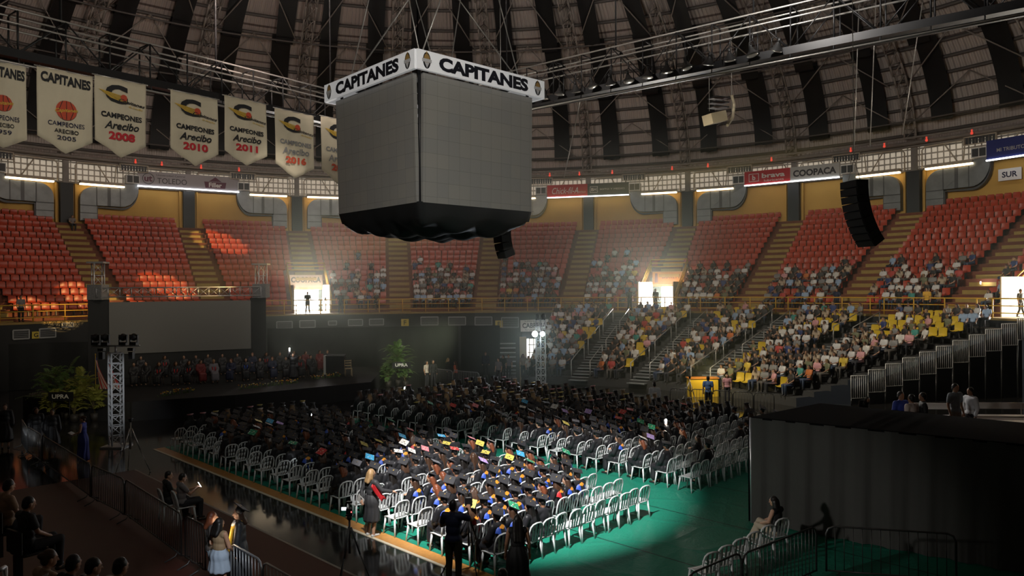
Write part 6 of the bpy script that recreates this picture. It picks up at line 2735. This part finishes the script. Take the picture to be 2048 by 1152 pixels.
# group of three at the left barrier
m_denim = mat('pale blue skirt', (.34, .40, .48), .75, noise_s=14, noise_a=.12)
m_tan = mat('tan top', (.30, .20, .11), .7)
m_flor = mat('floral dark top', (.07, .06, .055), .8, noise_s=30, noise_a=.9)
m_patt = mat('patterned trousers', (.20, .24, .27), .8, noise_s=22, noise_a=.8)
stand_at(438, 1036, 1.62, V3(.55, 1, 0), pose(STAND, elL=V3(-.25, .05, 1.1), wrL=V3(-.18, .2, .93), elR=V3(.25, .04, 1.1), wrR=V3(.14, .24, .95)), [('shirt', m_tan, 'none', 'strapless_top'), ('skirt', m_denim, .62, .25), ('hair', m_hairs[0], 'medium')], 1,
         'person in tan top and short pale blue skirt, back to camera', m_shoew)
stand_at(423, 1023, 1.64, V3(1, .45, 0), pose(STAND, elR=V3(.25, -.02, 1.1), wrR=V3(.2, .2, .95)), [('shirt', m_flor, 'short'), ('pants', m_patt), ('hair', m_hairs[2], 'medium')], 0, 'person in patterned top standing left of the person in the blue skirt')
m_gy = mat('yellow stole', (.75, .42, .03), .6)
gr_, gp = stand_at(478, 1015, 1.70, V3(-1, -.35, 0), pose(STAND, yaw=4, elL=V3(-.22, .03, 1.1), elR=V3(.22, .03, 1.1)), [('gown', False), ('hair', m_hairs[1], 'medium'), ('cap', m_capblack)], 0, 'graduate in cap and gown with yellow and red stole, standing at the barrier', cat='graduate')
mb = MB()
nk = STAND['neck']
for s in (-1, 1):
    mb.path([nk + V3(s * .03, -.10, .03), nk + V3(s * .10, .0, .0), nk + V3(s * .09, .13, -.12), nk + V3(s * .08, .175, -.35), nk + V3(s * .085, .20, -.62)], .036, 6)
o = mb.build('yellow_stole', m_gy, gr_)
mb = MB()
for s in (-1, 1):
    mb.box(nk + V3(s * .045, .215, -.72), (.045, .02, .34), None)
o = mb.build('red_ribbon', m_hoodred, gr_)
mb = MB()
mb.path([nk + V3(-.11, -.03, .0), nk + V3(-.08, .09, -.02), nk + V3(0, .125, -.07), nk + V3(.08, .09, -.02), nk + V3(.11, -.03, 0)], .035, 6)
o = mb.build('white_collar', m_sg_white, gr_)

# person in black robe beside the near chairs
m_robe = mat('black knee dress', (.035, .035, .038), .65)
w2, w2p = stand_at(742, 938, 1.66, V3(.75, .8, 0), pose(STAND, elL=V3(-.20, -.14, 1.12), wrL=V3(-.06, -.22, .95), elR=V3(.30, .12, 1.16), wrR=V3(.36, .36, 1.10), yaw=-10), [('shirt', m_robe, 'long', 'dress_top'), ('skirt', m_robe, .42, .24, 'dress_skirt'), ('hair', m_hairs[3], 'medium')], 0,
                   'person in black knee length dress with a red sash, standing beside the chairs', m_shoew)
mb = MB()
mb.box((-.10, -.24, .93), (.26, .01, .17), Matrix.Rotation(.4, 3, 'Y'))
r_ = mb.build('programme_sheet', m_sg_white)
r_.location = w2p
r_.rotation_euler.z = w2.rotation_euler.z
sset(r_, 'white programme sheet held behind the back of the person in the knee length dress', 'paper')
mb = MB()
def sash(a, b):
    return V3(.20 + .10 * b + .02 * math.sin(a * 9), .02 + .22 * b - .18 * a, 1.32 - .40 * b - .03 * math.sin(a * 7 + b * 3))
mb.grid(sash, 8, 8)
o = mb.build('red_sash', m_hoodred, w2)
so = o.modifiers.new('t', 'SOLIDIFY')
so.thickness = .012

# person in blue with papers by the light tower
m_bluec = mat('royal blue dress', (.02, .035, .30), .6)
w3, w3p = stand_at(166, 832, 1.64, V3(-1, -.15, 0), pose(STAND, pitch=-14, elL=V3(-.24, .02, 1.12), wrL=V3(-.12, .26, 1.02), elR=V3(.24, .02, 1.12), wrR=V3(.10, .27, 1.02)), [('shirt', m_bluec, 'none', 'dress_top'), ('skirt', m_bluec, .10, .25, 'dress_skirt'), ('hair', m_hairs[1], 'bun')], 0, 'person in royal blue dress reading white papers by the light tower')
mb = MB()
mb.box((0, .36, 1.02), (.30, .22, .012), Matrix.Rotation(.5, 3, 'X'))
r_ = mb.build('paper_sheets', m_sg_white)
r_.location, r_.rotation_euler.z = w3p, w3.rotation_euler.z
sset(r_, 'white papers in the hands of the person in royal blue', 'paper')
# tripod of the left
tripod(on_z(262, 945, 0), 1.75, 'tall silver tripod right of the lattice light tower at left', MATS['bare pipe'], .62, az=.1)
# dark robed figures at the far left edge
stand_at(10, 808, 1.72, V3(.6, -1, 0), pose(STAND), [('gown', False), ('hair', m_hairs[1], 'short')], 0, 'dark robed person at the left edge beyond the barrier', fine=False)
stand_at(72, 815, 1.70, V3(.8, -1, 0), pose(STAND, yaw=20), [('gown', False), ('hair', m_hairs[0], 'medium')], 1, 'dark robed person below the left plants, left of two', fine=False)
stand_at(104, 818, 1.66, V3(.8, -1, 0), pose(STAND, yaw=-20), [('gown', False), ('hair', m_hairs[0], 'short')], 1, 'dark robed person below the left plants, right of two', fine=False)

# two people seated on the floor side, one with a lit phone
m_greysh = mat('grey polo', (.20, .18, .18), .8)
m_blacksh = mat('black shirt', (.014, .014, .015), .7)
m_dpants = mat('dark trousers', (.02, .02, .024), .8)
def sit_at(px, head_y, fwd, P, spec, skin, label, z=0.0, chair=True, fine=True, cat='person', k=1.0):
    p = on_z(px, head_y, z + 1.30 * k)
    p = V3(p.x, p.y, z)
    if chair:
        o = plastic_chair(p, face_rot(fwd), 'chair under the %s' % label, True, None)
    place_figure(figure(P, spec, skin, fine), p, face_rot(fwd), label, cat, None, k)
    return p


FW1 = V3(.75, .62, 0)
sit_at(340, 942, FW1, pose(SIT, yaw=-20), [('shirt', m_blacksh, 'short'), ('pants', m_dpants), ('hair', m_hairs[0], 'short')], 1, 'person in black shirt seated left of the person with the phone')
pp = sit_at(368, 946, FW1, pose(SIT, pitch=-14, wrL=V3(-.04, .30, .86), wrR=V3(.05, .30, .86), elL=V3(-.22, .08, .78), elR=V3(.22, .08, .78)), [('shirt', m_greysh, 'short'), ('pants', m_dpants), ('hair', m_hairs[0], 'short')], 1, 'person in grey shirt seated with a lit phone')
m_phone = mat('lit phone screen', (.9, .95, 1), .3, emit=7, emitcol=(.9, .95, 1))


def phone(p, rz, tilt, label, emit=None, flash=False):
    r = empty('phone', p, rz, label, 'phone')
    mb = MB()
    M = Matrix.Rotation(tilt, 3, 'X')
    mb.box((0, 0, 0), (.078, .009, .155), M)
    mb.build('case', m_blackp, r)
    mb = MB()
    mb.box(M @ V3(0, -.006, 0), (.070, .004, .145), M)
    mb.build('screen', m_phone, r)
    if flash:
        mb = MB()
        mb.ell(M @ V3(.0, -.02, .06), (.035, .012, .035), 10, 6)
        mb.build('flash_light', mat('phone flash', (1, .95, .85), .4, emit=160, emitcol=(1, .93, .8)), r)
    return r


d_ = FW1.normalized()
phone(pp + d_ * .40 + V3(0, 0, .93), face_rot(FW1), .5, 'lit phone in the hands of the person in grey')

# person raising a phone light among the right hand graduates
p = on_z(1327, 862, 1.30)
p = V3(p.x, p.y, 0.02)
cand = uvw(19.3 + .475 * 4, V0 + .88 * 6 + .35, .02)
gg = place_figure(figure(pose(SIT, elR=V3(.26, -.02, 1.15), wrR=V3(.20, .02, 1.42), handR=V3(0, 0, 1), yaw=15), [('gown', True), ('hair', m_hairs[1], 'long')], 0), V3(p.x, p.y, .02), RZF, 'graduate raising a bright phone light in the right block', 'graduate')
ph = V3(p.x, p.y, .02) + Matrix.Rotation(RZF, 3, 'Z') @ V3(.20, .04, 1.56)
phone(ph, 0, 0, 'phone with a glaring light held up in the right block', flash=True)
lamp('phone_flash_light', 'POINT', ph + V3(0, -.15, .05), 14, (1, .93, .8), size=.04)
p = on_z(586, 706, STZ + 1.66)
p = V3(p.x, p.y, STZ)
place_figure(figure(pose(STAND, elR=V3(.26, .06, 1.45), wrR=V3(.18, .10, 1.72), handR=V3(0, 0, 1)), [('gown', False), ('hair', m_hairs[0], 'short')], 0, False), p, face_rot(V3(.3, -1, 0)), 'person standing on the stage holding up a bright phone')
ph = p + Matrix.Rotation(face_rot(V3(.3, -1, 0)), 3, 'Z') @ V3(.18, .12, 1.86)
phone(ph, 0, 0, 'phone with a glaring light held up over the stage', flash=True)
lamp('phone_flash_light', 'POINT', ph + V3(0, -.2, .05), 12, (1, .97, .92), size=.04)

# ------------------------------------------------------------------ near stand with spectators, bottom left
m_near = mat('near stand deck', (.015, .014, .013), .8)
slab('stand_near', [V3(-9.5, 1, 0), V3(-2.8, 1, 0), V3(-2.4, 7.4, 0), V3(-9.8, 10.6, 0)], 0.0, 1.45, m_near)
m_peach = mat('peach shirt', (.34, .22, .14), .75)
m_cream = mat('cream shirt', (.46, .40, .34), .75)
NEAR = [(22, 958, 'person in peach shirt seated at the left edge, hand to head', m_peach, 0, 'short', 0, 1.55), (62, 992, 'person in black shirt sitting large at lower left', m_blacksh, 1, 'short', 0, 1.5),
        (104, 1098, 'person in beige shirt at the bottom edge, leftmost of four', m_peach, 1, 'bun', 1, 1.47), (152, 1108, 'person in dark shirt at the bottom edge, second of four', m_blacksh, 1, 'short', 0, 1.47),
        (192, 1114, 'person in black at the bottom edge, third of four', m_blacksh, 0, 'short', 0, 1.47), (246, 1114, 'person in cream shirt at the bottom edge, rightmost of four', m_cream, 1, 'short', 0, 1.47)]
for x, y, lab, m_, sk, hk, hc, zz in NEAR:
    p = on_z(x, y, zz + 1.30)
    p = V3(p.x, p.y, zz)
    fw = V3(.62, 1, 0)
    fg = figure(pose(SIT, yaw=-14 + 30 * hsh(lab)), [('shirt', m_, 'short'), ('pants', m_dpants), ('hair', m_hairs[hc], hk)], sk, True)
    place_figure(fg, p, face_rot(fw), lab, 'spectator')
    r = empty('shaded_stand_chair', p, face_rot(fw), 'dark stand seat under the %s' % lab.split(',')[0], 'seat')
    mb = MB()
    mb.rbox((0, -.02, .415), (.46, .42, .04), .05)
    mb.build('seat', m_blackp, r)  # seats coloured black to stand in for the shade here
    mb = MB()
    mb.rbox((0, -.25, .63), (.46, .04, .36), .015)
    mb.box((0, -.2, .2), (.1, .1, .41))
    mb.build('backrest', m_blackp, r)
for i, (x0, y0, x1, y1) in enumerate(((-4, 1142, 10, 1134), (86, 1156, 104, 1146), (158, 1156, 192, 1138))):
    a, b = on_z(x0, y0, 2.5), on_z(x1, y1, 2.5)
    r = empty('stand_handrail', (a.x, a.y, 1.45), 0, 'steel handrail end at the bottom left edge, %s from the left' % ORD[i + 1], 'railing')
    mb = MB()
    mb.tube(V3(0, 0, 1.05), V3(b.x - a.x, b.y - a.y, 1.05), .03, n=8)
    mb.build('rail', m_alu, r)
    mb = MB()
    mb.tube(V3(b.x - a.x, b.y - a.y, 0), V3(b.x - a.x, b.y - a.y, 1.05), .03, n=8)
    mb.build('post', m_alu, r)
p = on_z(1005, 1136, 1.75)
place_figure(figure(pose(SIT), [('shirt', m_blacksh, 'short'), ('pants', m_dpants), ('hair', m_hairs[0], 'short')], 1), V3(p.x, p.y, .45), 0, 'person in black shirt whose head just shows at the bottom edge')
r = empty('black_stool', (p.x, p.y, 0), 0, 'black stool under the person at the bottom edge', 'stool')
mb = MB()
mb.tube((0, 0, .82), (0, 0, .87), .19, .19, 16)
mb.build('seat', m_blackp, r)
for k in range(4):
    mb = MB()
    a = .785 + k * 1.57
    mb.tube((.12 * math.cos(a), .12 * math.sin(a), .82), (.2 * math.cos(a), .2 * math.sin(a), 0), .016, n=6)
    mb.build('leg', m_blackp, r)

# ------------------------------------------------------------------ people right of the booth, at the stand foot and on the concourse
m_blues = mat('bright blue shirt', (.03, .06, .36), .7)
m_pinkw = mat('pale pink striped shirt', (.62, .52, .48), .7)
m_teeg = mat('grey tee', (.24, .27, .30), .8)
m_whitesh = mat('white shirt', (.66, .67, .70), .7)
m_shorts = mat('grey shorts', (.18, .17, .15), .8)
def mid(px, head_y, hgt, fwd, spec, skin, label, P=None, z=0, dep=None):
    if dep:
        q = at_depth(px, head_y, dep)
        z = q.z - hgt
    return stand_at(px, head_y, hgt, fwd, P or pose(STAND), spec, skin, label, z=z, fine=False)


slab('floor_platform', [V3(10.9, 20.2, 0), V3(18.0, 17.2, 0), V3(21, 26, 0), V3(12.2, 26.5, 0)], 0.0, 1.45, mat('platform deck', (.16, .09, .075), .6))
mid(1801, 783, 1.70, V3(.3, -1, 0), [('shirt', m_blues, 'long'), ('pants', m_dpants), ('hair', m_hairs[0], 'short')], 1, 'person in bright blue shirt standing behind the booth', z=1.45)
mid(1823, 789, 1.66, V3(-.4, .9, 0), [('shirt', m_pinkw, 'short'), ('pants', m_dpants), ('hair', m_hairs[0], 'short')], 1, 'person in pale shirt next to the person in bright blue', z=1.45)
mid(1846, 785, 1.70, V3(-.9, .3, 0), [('shirt', m_blacksh, 'long'), ('pants', m_dpants), ('hair', m_hairs[0], 'short')], 1, 'person in black right of the person in pale shirt', z=1.45)
mid(1910, 767, 1.78, V3(.3, -1, 0), [('shirt', m_teeg, 'short'), ('pants', m_shorts, .4, 'shorts'), ('hair', m_hairs[0], 'short')], 1, 'person in grey tee and shorts standing by the white bench', z=1.45)
mid(1941, 775, 1.66, V3(-1, -.2, 0), [('shirt', m_whitesh, 'long'), ('pants', m_dpants), ('hair', m_hairs[0], 'short')], 1, 'person in white sleeves facing the person in grey tee', z=1.45)
mid(1727, 788, 1.6, V3(.4, -1, 0), [('shirt', m_blacksh, 'long'), ('pants', m_dpants), ('hair', m_hairs[0], 'long')], 0, 'person in black bending at the lowest white panel', pose(STAND, head=V3(.0, .22, 1.46), neck=V3(0, .12, 1.34)))
mid(1309, 764, 1.74, V3(.1, 1, 0), [('shirt', m_whitesh, 'long'), ('pants', m_dpants), ('hair', m_hairs[0], 'short')], 1, 'person in white shirt standing between the floor rows, back turned')
mid(1416, 752, 1.7, V3(.3, 1, 0), [('shirt', mat('mid blue shirt', (.10, .20, .45), .7), 'short'), ('pants', m_dpants), ('hair', m_hairs[0], 'short')], 1, 'person in blue shirt at the glowing yellow counter')
mid(1454, 748, 1.5, V3(-.2, -1, 0), [('shirt', mat('pink shirt', (.62, .30, .34), .7), 'short'), ('pants', m_dpants), ('hair', m_hairs[1], 'long')], 0, 'person in pink right of the glowing yellow counter')
mid(853, 722, 1.62, V3(.9, -.6, 0), [('shirt', m_cream, 'short'), ('pants', m_dpants), ('hair', m_hairs[0], 'medium')], 1, 'person in pale top just right of the palms')
mid(866, 720, 1.68, V3(.4, -1, 0), [('shirt', m_blacksh, 'long'), ('pants', m_dpants), ('hair', m_hairs[0], 'short')], 1, 'dark dressed person second right of the palms')
mid(896, 716, 1.66, V3(.9, -.5, 0), [('shirt', m_blacksh, 'long'), ('pants', m_dpants), ('hair', m_hairs[3], 'medium')], 0, 'person in black facing right by the barriers')
mid(911, 722, 1.6, V3(-.9, .3, 0), [('shirt', mat('orange red top', (.55, .12, .06), .7), 'short'), ('pants', m_dpants), ('hair', m_hairs[1], 'long')], 0, 'person in orange red top by the barriers')
mid(971, 704, 1.7, V3(.2, -1, 0), [('shirt', m_navyshirt, 'long'), ('pants', m_dpants), ('hair', m_hairs[2], 'short')], 0, 'person in navy standing before the narrow black drape')
for i, (x, y, sh, lab) in enumerate(((997, 716, m_greysh, 'person in grey seated row at the floor entrance, leftmost'), (1006, 710, m_blacksh, 'person in black second at the floor entrance'), (1017, 709, m_greysh, 'person in grey third at the floor entrance'), (1046, 708, m_peach, 'person in peach standing in the floor entrance'), (1057, 712, m_cream, 'person in cream beside the far light tower'))):
    mid(x, y, 1.66, V3(-.6 + .3 * i, -1, 0), [('shirt', sh, 'short'), ('pants', m_dpants), ('hair', m_hairs[i % 3], 'medium' if i % 2 else 'short')], i % 2, lab)
# silhouettes in the bright entrances
for i, (x, y, d, lab) in enumerate(((615, 581, 58.8, 'dark silhouette at the left side of the left bright entrance'), (654, 590, 62.5, 'dark silhouette in the middle of the left bright entrance'), (681, 585, 58.5, 'dark silhouette at the right side of the left bright entrance'),
                                    (1259, 576, 57.0, 'person leaning at the left side of the right bright entrance'), (1311, 577, 58.0, 'person in olive top walking in the right bright entrance'), (2041, 578, 42.0, 'dark silhouette in the bright entrance at the right edge'))):
    q = at_depth(x, y, d)
    hh = min(1.75, max(1.45, q.z - CONC_Z))
    fgm = figure(pose(STAND, anL=V3(-.14, .12, .085), anR=V3(.14, -.12, .085)), [('shirt', m_olive if i == 4 else m_blacksh, 'short'), ('pants', m_dpants), ('hair', m_hairs[0], 'short')], 2, False)
    place_figure(fgm, V3(q.x, q.y, CONC_Z), face_rot(V3(.3, -1, 0)), lab, 'person', None, hh / 1.665)
for i, (x, y, lab, sh) in enumerate(((1854, 566, 'person in yellow shirt standing on the concourse at right', mat('yellow shirt', (.70, .40, .05), .7)), (1798, 573, 'person in black standing on the concourse left of the person in yellow', m_blacksh), (1674, 588, 'person in navy on the concourse beside the video tripod', m_navyshirt), (42, 606, 'person in grey seated on the concourse at the far left', m_greysh))):
    q = on_cyl(x, y + 30, 34.0)
    fgm = figure(pose(STAND), [('shirt', sh, 'short'), ('pants', m_dpants), ('hair', m_hairs[0], 'short')], 1, False)
    place_figure(fgm, V3(q.x, q.y, CONC_Z), face_rot(CEN - q), lab, 'person', None, 1.02)
q = on_cyl(156, 452, 46.0)
fgm = figure(pose(SIT), [('shirt', m_greysh, 'short'), ('pants', m_dpants), ('hair', m_hairs[0], 'short')], 1, False)
th_ = theta_of(q)
pq = pol(UR0 + URUN * 14 + .3, AIS[4] + .25 , UZ0 + URISE * 14 - .2)
place_figure(fgm, pq, face_rot(CEN - pq), 'lone person in grey sitting at the top of the far left upper stair')

# glowing yellow counter, bench, case, entrance things
p = on_z(1405, 792, 0)
r = empty('yellow_counter', p, 0, 'yellow fronted counter glowing at the foot of the lower stand', 'counter')
m_yc = mat('yellow counter front', (.75, .50, .03), .5)
mb = MB()
mb.box((0, 0, .5), (1.6, .6, 1.0))
mb.build('front', m_yc, r)
mb = MB()
mb.box((0, 0, 1.02), (1.7, .7, .05))
mb.build('top', mat('orange counter top', (.6, .22, .03), .5), r)
lamp('counter_light', 'POINT', p + V3(0, -.9, 1.6), 60, (1, .8, .35), size=.1)
p = on_z(1306, 802, .55)
r = empty('equipment_case', V3(p.x, p.y, 0), 0, 'grey equipment case standing behind the person in white shirt', 'case')
mb = MB()
mb.rbox((0, 0, .45), (.45, .3, .35), .03)
mb.build('case_body', m_sg_grey, r)
mb = MB()
mb.box((0, -.16, .48), (.3, .02, .16))
mb.build('front_panel', m_sg_pale, r)
mb = MB()
for s in (-1, 1):
    mb.tube((s * .18, 0, 0), (s * .18, 0, .3), .02, n=5)
mb.build('legs', m_blackp, r)
tripod(on_z(1380, 815, 0), 1.5, 'silver tripod at the foot of the lower stand, near the counter', MATS['bare pipe'], .55, az=1.1)
for i, (x, y, w_, lab) in enumerate(((1872, 833, 1.6, 'white bench left of the person in grey tee'), (1985, 832, 2.4, 'white bench right of the person in white sleeves'))):
    p = on_z(x, y, 1.90)
    r = empty('bench', V3(p.x, p.y, 1.45), -.1, lab, 'bench')
    mb = MB()
    mb.box((0, 0, .45), (w_, .34, .05))
    mb.build('seat', m_wbar, r)
    mb = MB()
    mb.box((0, .2, .75), (w_, .03, .2))
    for s in (-1, 1):
        mb.tube((s * w_ * .4, .18, .42), (s * w_ * .4, .2, .8), .02, n=5)
    mb.build('backrest', m_wbar, r)
    for s in (-1, 1):
        mb = MB()
        mb.tube((s * w_ * .4, 0, .45), (s * w_ * .42, 0, 0), .03, n=6)
        mb.build('leg', m_wbar, r)
p = on_z(1972, 858, 1.45)
r = empty('floor_cart', p, -.12, 'long low white cart in front of the right bench', 'cart')
mb = MB()
mb.box((0, 0, .22), (2.6, .5, .06))
mb.build('deck', m_wbar, r)
for sx in (-1, 1):
    mb = MB()
    mb.tube((sx * 1.1, -.03, .10), (sx * 1.1, .03, .10), .10, n=12)
    mb.build('wheel', m_blackp, r)

# floor entrance under the concourse: stair, bright window, pale jamb
pe = at_depth(1030, 700, 55.5)
mb = MB()
for k in range(7):
    q = at_depth(1011, 741 - 9.0 * k, 55.0 + .28 * k)
    mb.box(q, (1.55, .30, .07))
structure(mb.build('stair_entrance', MATS['bright nosing']))
mb = MB()
q = at_depth(1046, 712, 56.2)
mb.box(q, (.50, .3, 2.9))
structure(mb.build('pillar_entrance', m_vwall))
mb = MB()
q = at_depth(1063, 697, 57.5)
mb.box(q, (.75, .05, 1.5))
structure(mb.build('window_5', mat('bright entrance window', (1, .98, .9), .5, emit=1.4, emitcol=(1, .97, .88))))
mb = MB()
q = at_depth(1075, 697, 57.3)
for dx in (-.62, -.3, .0):
    mb.box(q + V3(dx, 0, 0), (.05, .08, 1.6))
for dz in (-.3, .3):
    mb.box(q + V3(-.35, 0, dz), (.8, .08, .05))
structure(mb.build('window_frame', m_blackp))
# speakers
def line_array(p_top, n, w_, h_, curve, label, yaw=0):
    r = empty('line_array_speaker', p_top, yaw, label, 'speaker')
    a, z, y = 0, 0, 0
    for k in range(n):
        a = curve * k
        M = Matrix.Rotation(a, 3, 'X')
        mb = MB()
        c_ = V3(0, y, z) + M @ V3(0, 0, -h_ / 2)
        mb.box(c_, (w_, .45, h_ * .94), M)
        mb.box(c_ + M @ V3(0, -.235, 0), (w_ * .92, .02, h_ * .8), M)
        mb.build('cabinet', m_drape, r)
        y += -math.sin(-a) * h_ * 1.0
        z -= math.cos(a) * h_
    mb = MB()
    wp = r.location
    for s in (-1, 1):
        mb.tube((s * w_ * .35, 0, 0), (0, 0, .8), .012, n=4)
    rr = (V3(wp.x, wp.y, 0) - CEN).length
    mb.tube((0, 0, .8), (0, 0, dome(min(rr, 46)) - wp.z - .3), .014, n=4)
    mb.build('hanging_cable', m_pipe, r)
    return r


q = at_depth(1708, 362, 27)
line_array(q, 9, .95, .27, .075, 'big curved black speaker array hanging at right', -1.35)
q = at_depth(1004, 455, 29.5)
line_array(q, 4, .62, .30, .12, 'small curved black speaker array hanging under the scoreboard', -1.0)
# tan equipment frame hung under the roof at right and cables
q = at_depth(1440, 232, 40)
r = empty('hanging_rig', q, .4, 'tan equipment frame hanging below the right catwalk', 'equipment')
m_tanm = mat('tan painted metal', (.34, .29, .20), .6)
mb = MB()
mb.box((-.35, 0, -.15), (1.0, .8, .55), Matrix.Rotation(-.25, 3, 'Y'))
mb.build('tan_box', m_tanm, r)
mb = MB()
mb.path([(.45, 0, -.5), (.85, 0, .0), (.95, 0, .7), (.80, 0, 1.2)], .09, 6)
mb.build('curved_arm', m_tanm, r)
mb = MB()
for k in range(3):
    mb.box((-.1, 0, .45 + .25 * k), (.9, .7, .06))
mb.build('shelf_frame', m_blackp, r)
mb = MB()
for x in (-.7, .8):
    mb.tube((x, 0, .2), (x, 0, 4.2), .015, n=4)
mb.build('hanging_cable', m_pipe, r)
# string of the sloping stay cables at right
for i, (x0, y0, x1, y1) in enumerate(((1845, 5, 1805, 270), (1163, 190, 1128, 355), (1718, 10, 1708, 300), (1752, 0, 1740, 292))):
    a, b = at_depth(x0, y0, 42), at_depth(x1, y1, 46)
    mb = MB()
    mb.tube(a, b, .03, n=5)
    o = mb.build('stay_cable', m_pipe)
    sset(o, 'thin pale stay cable under the roof, %s' % ('right of the speaker array', 'right of the scoreboard', 'left of the speaker array', 'above the speaker array')[i], 'cable')

# glow of the phones the group at the barrier looks at
lamp('phone_glow_light', 'POINT', gp + V3(-.30, -.20, 1.25), 5, (1, .80, .58), size=.08)
lamp('skirt_fill_light', 'SPOT', V3(-2.2, 8.2, 6.0), 1800, (.85, .92, 1), aim=gp + V3(-.5, -.3, .6), size=.15, spot=14, blend=.8)  # added spot brightening the group's clothes, separate from the phones

# thin haze over the far half of the floor and the stands
m_haze = bpy.data.materials.new('thin haze')
m_haze.use_nodes = True
nt = m_haze.node_tree
nt.nodes.clear()
out = nt.nodes.new('ShaderNodeOutputMaterial')
vs = nt.nodes.new('ShaderNodeVolumeScatter')
vs.inputs['Color'].default_value = (0.88, 1.0, 0.86, 1)
vs.inputs['Density'].default_value = 0.013
vs.inputs['Anisotropy'].default_value = 0.25
nt.links.new(vs.outputs['Volume'], out.inputs['Volume'])
geo = nt.nodes.new('ShaderNodeNewGeometry')
sp = nt.nodes.new('ShaderNodeSeparateXYZ')
nt.links.new(geo.outputs['Position'], sp.inputs['Vector'])


def fall(sock, a, b, lo):
    n = nt.nodes.new('ShaderNodeMapRange')
    n.interpolation_type = 'SMOOTHSTEP'
    n.inputs['From Min'].default_value = a
    n.inputs['From Max'].default_value = b
    n.inputs['To Min'].default_value = 1.0
    n.inputs['To Max'].default_value = lo
    nt.links.new(sock, n.inputs['Value'])
    return n.outputs['Result']


def times(a, b):
    n = nt.nodes.new('ShaderNodeMath')
    n.operation = 'MULTIPLY'
    for i, q in enumerate((a, b)):
        if isinstance(q, float):
            n.inputs[i].default_value = q
        else:
            nt.links.new(q, n.inputs[i])
    return n.outputs[0]


ab = nt.nodes.new('ShaderNodeMath')
ab.operation = 'ABSOLUTE'
off_ = nt.nodes.new('ShaderNodeMath')
off_.operation = 'ADD'
off_.inputs[1].default_value = 5.0
nt.links.new(sp.outputs['X'], off_.inputs[0])
nt.links.new(off_.outputs[0], ab.inputs[0])
nt.links.new(times(times(times(fall(sp.outputs['Z'], 5.0, 17.0, 0.0), fall(ab.outputs[0], 9.0, 30.0, 0.12)), fall(sp.outputs['Y'], 40.0, 22.0, 0.0)), 0.014), vs.inputs['Density'])
mb = MB()
ring_ = [pol(45.9, t) for t in arange(-62, 88, 3)][::-1]
n = len(ring_)
mb.add([(p.x, p.y, .03) for p in ring_] + [(p.x, p.y, 17.0) for p in ring_], [list(range(n))[::-1], list(range(n, 2 * n))] + [(i, (i + 1) % n, n + (i + 1) % n, n + i) for i in range(n)])
o = mb.build('haze', m_haze)
sset(o, 'thin grey haze hanging over the far floor and stands', 'haze', kind='stuff')

# phones glowing among the graduates and high in the right stand
for i, (x, y, lab) in enumerate(((624, 828, 'small lit phone among the far left graduates, upper of two'), (636, 844, 'small lit phone among the far left graduates, lower of two'), (809, 776, 'small lit phone among the farthest graduates below the palms'), (594, 914, 'small lit phone near the left edge chairs'), (763, 793, 'small lit phone among the farthest graduates left of the palms'))):
    phone(on_z(x, y, .98), RZF + 3.14 if i % 2 else RZF, .3, lab)
q = on_cyl(1961, 566, 37.2)
phone(q, 0, 0, 'glaring phone light among the spectators in the right upper stand', flash=True)
lamp('phone_flash_light', 'POINT', q + V3(0, -.3, .1), 16, (1, .95, .9), size=.04)
# added lamp to brighten the people on the platform
lamp('platform_fill_light', 'SPOT', V3(9.0, 30.0, 7.5), 1300, (1, .95, .88), aim=V3(12.6, 21.5, 2.2), size=.2, spot=40, blend=.8)
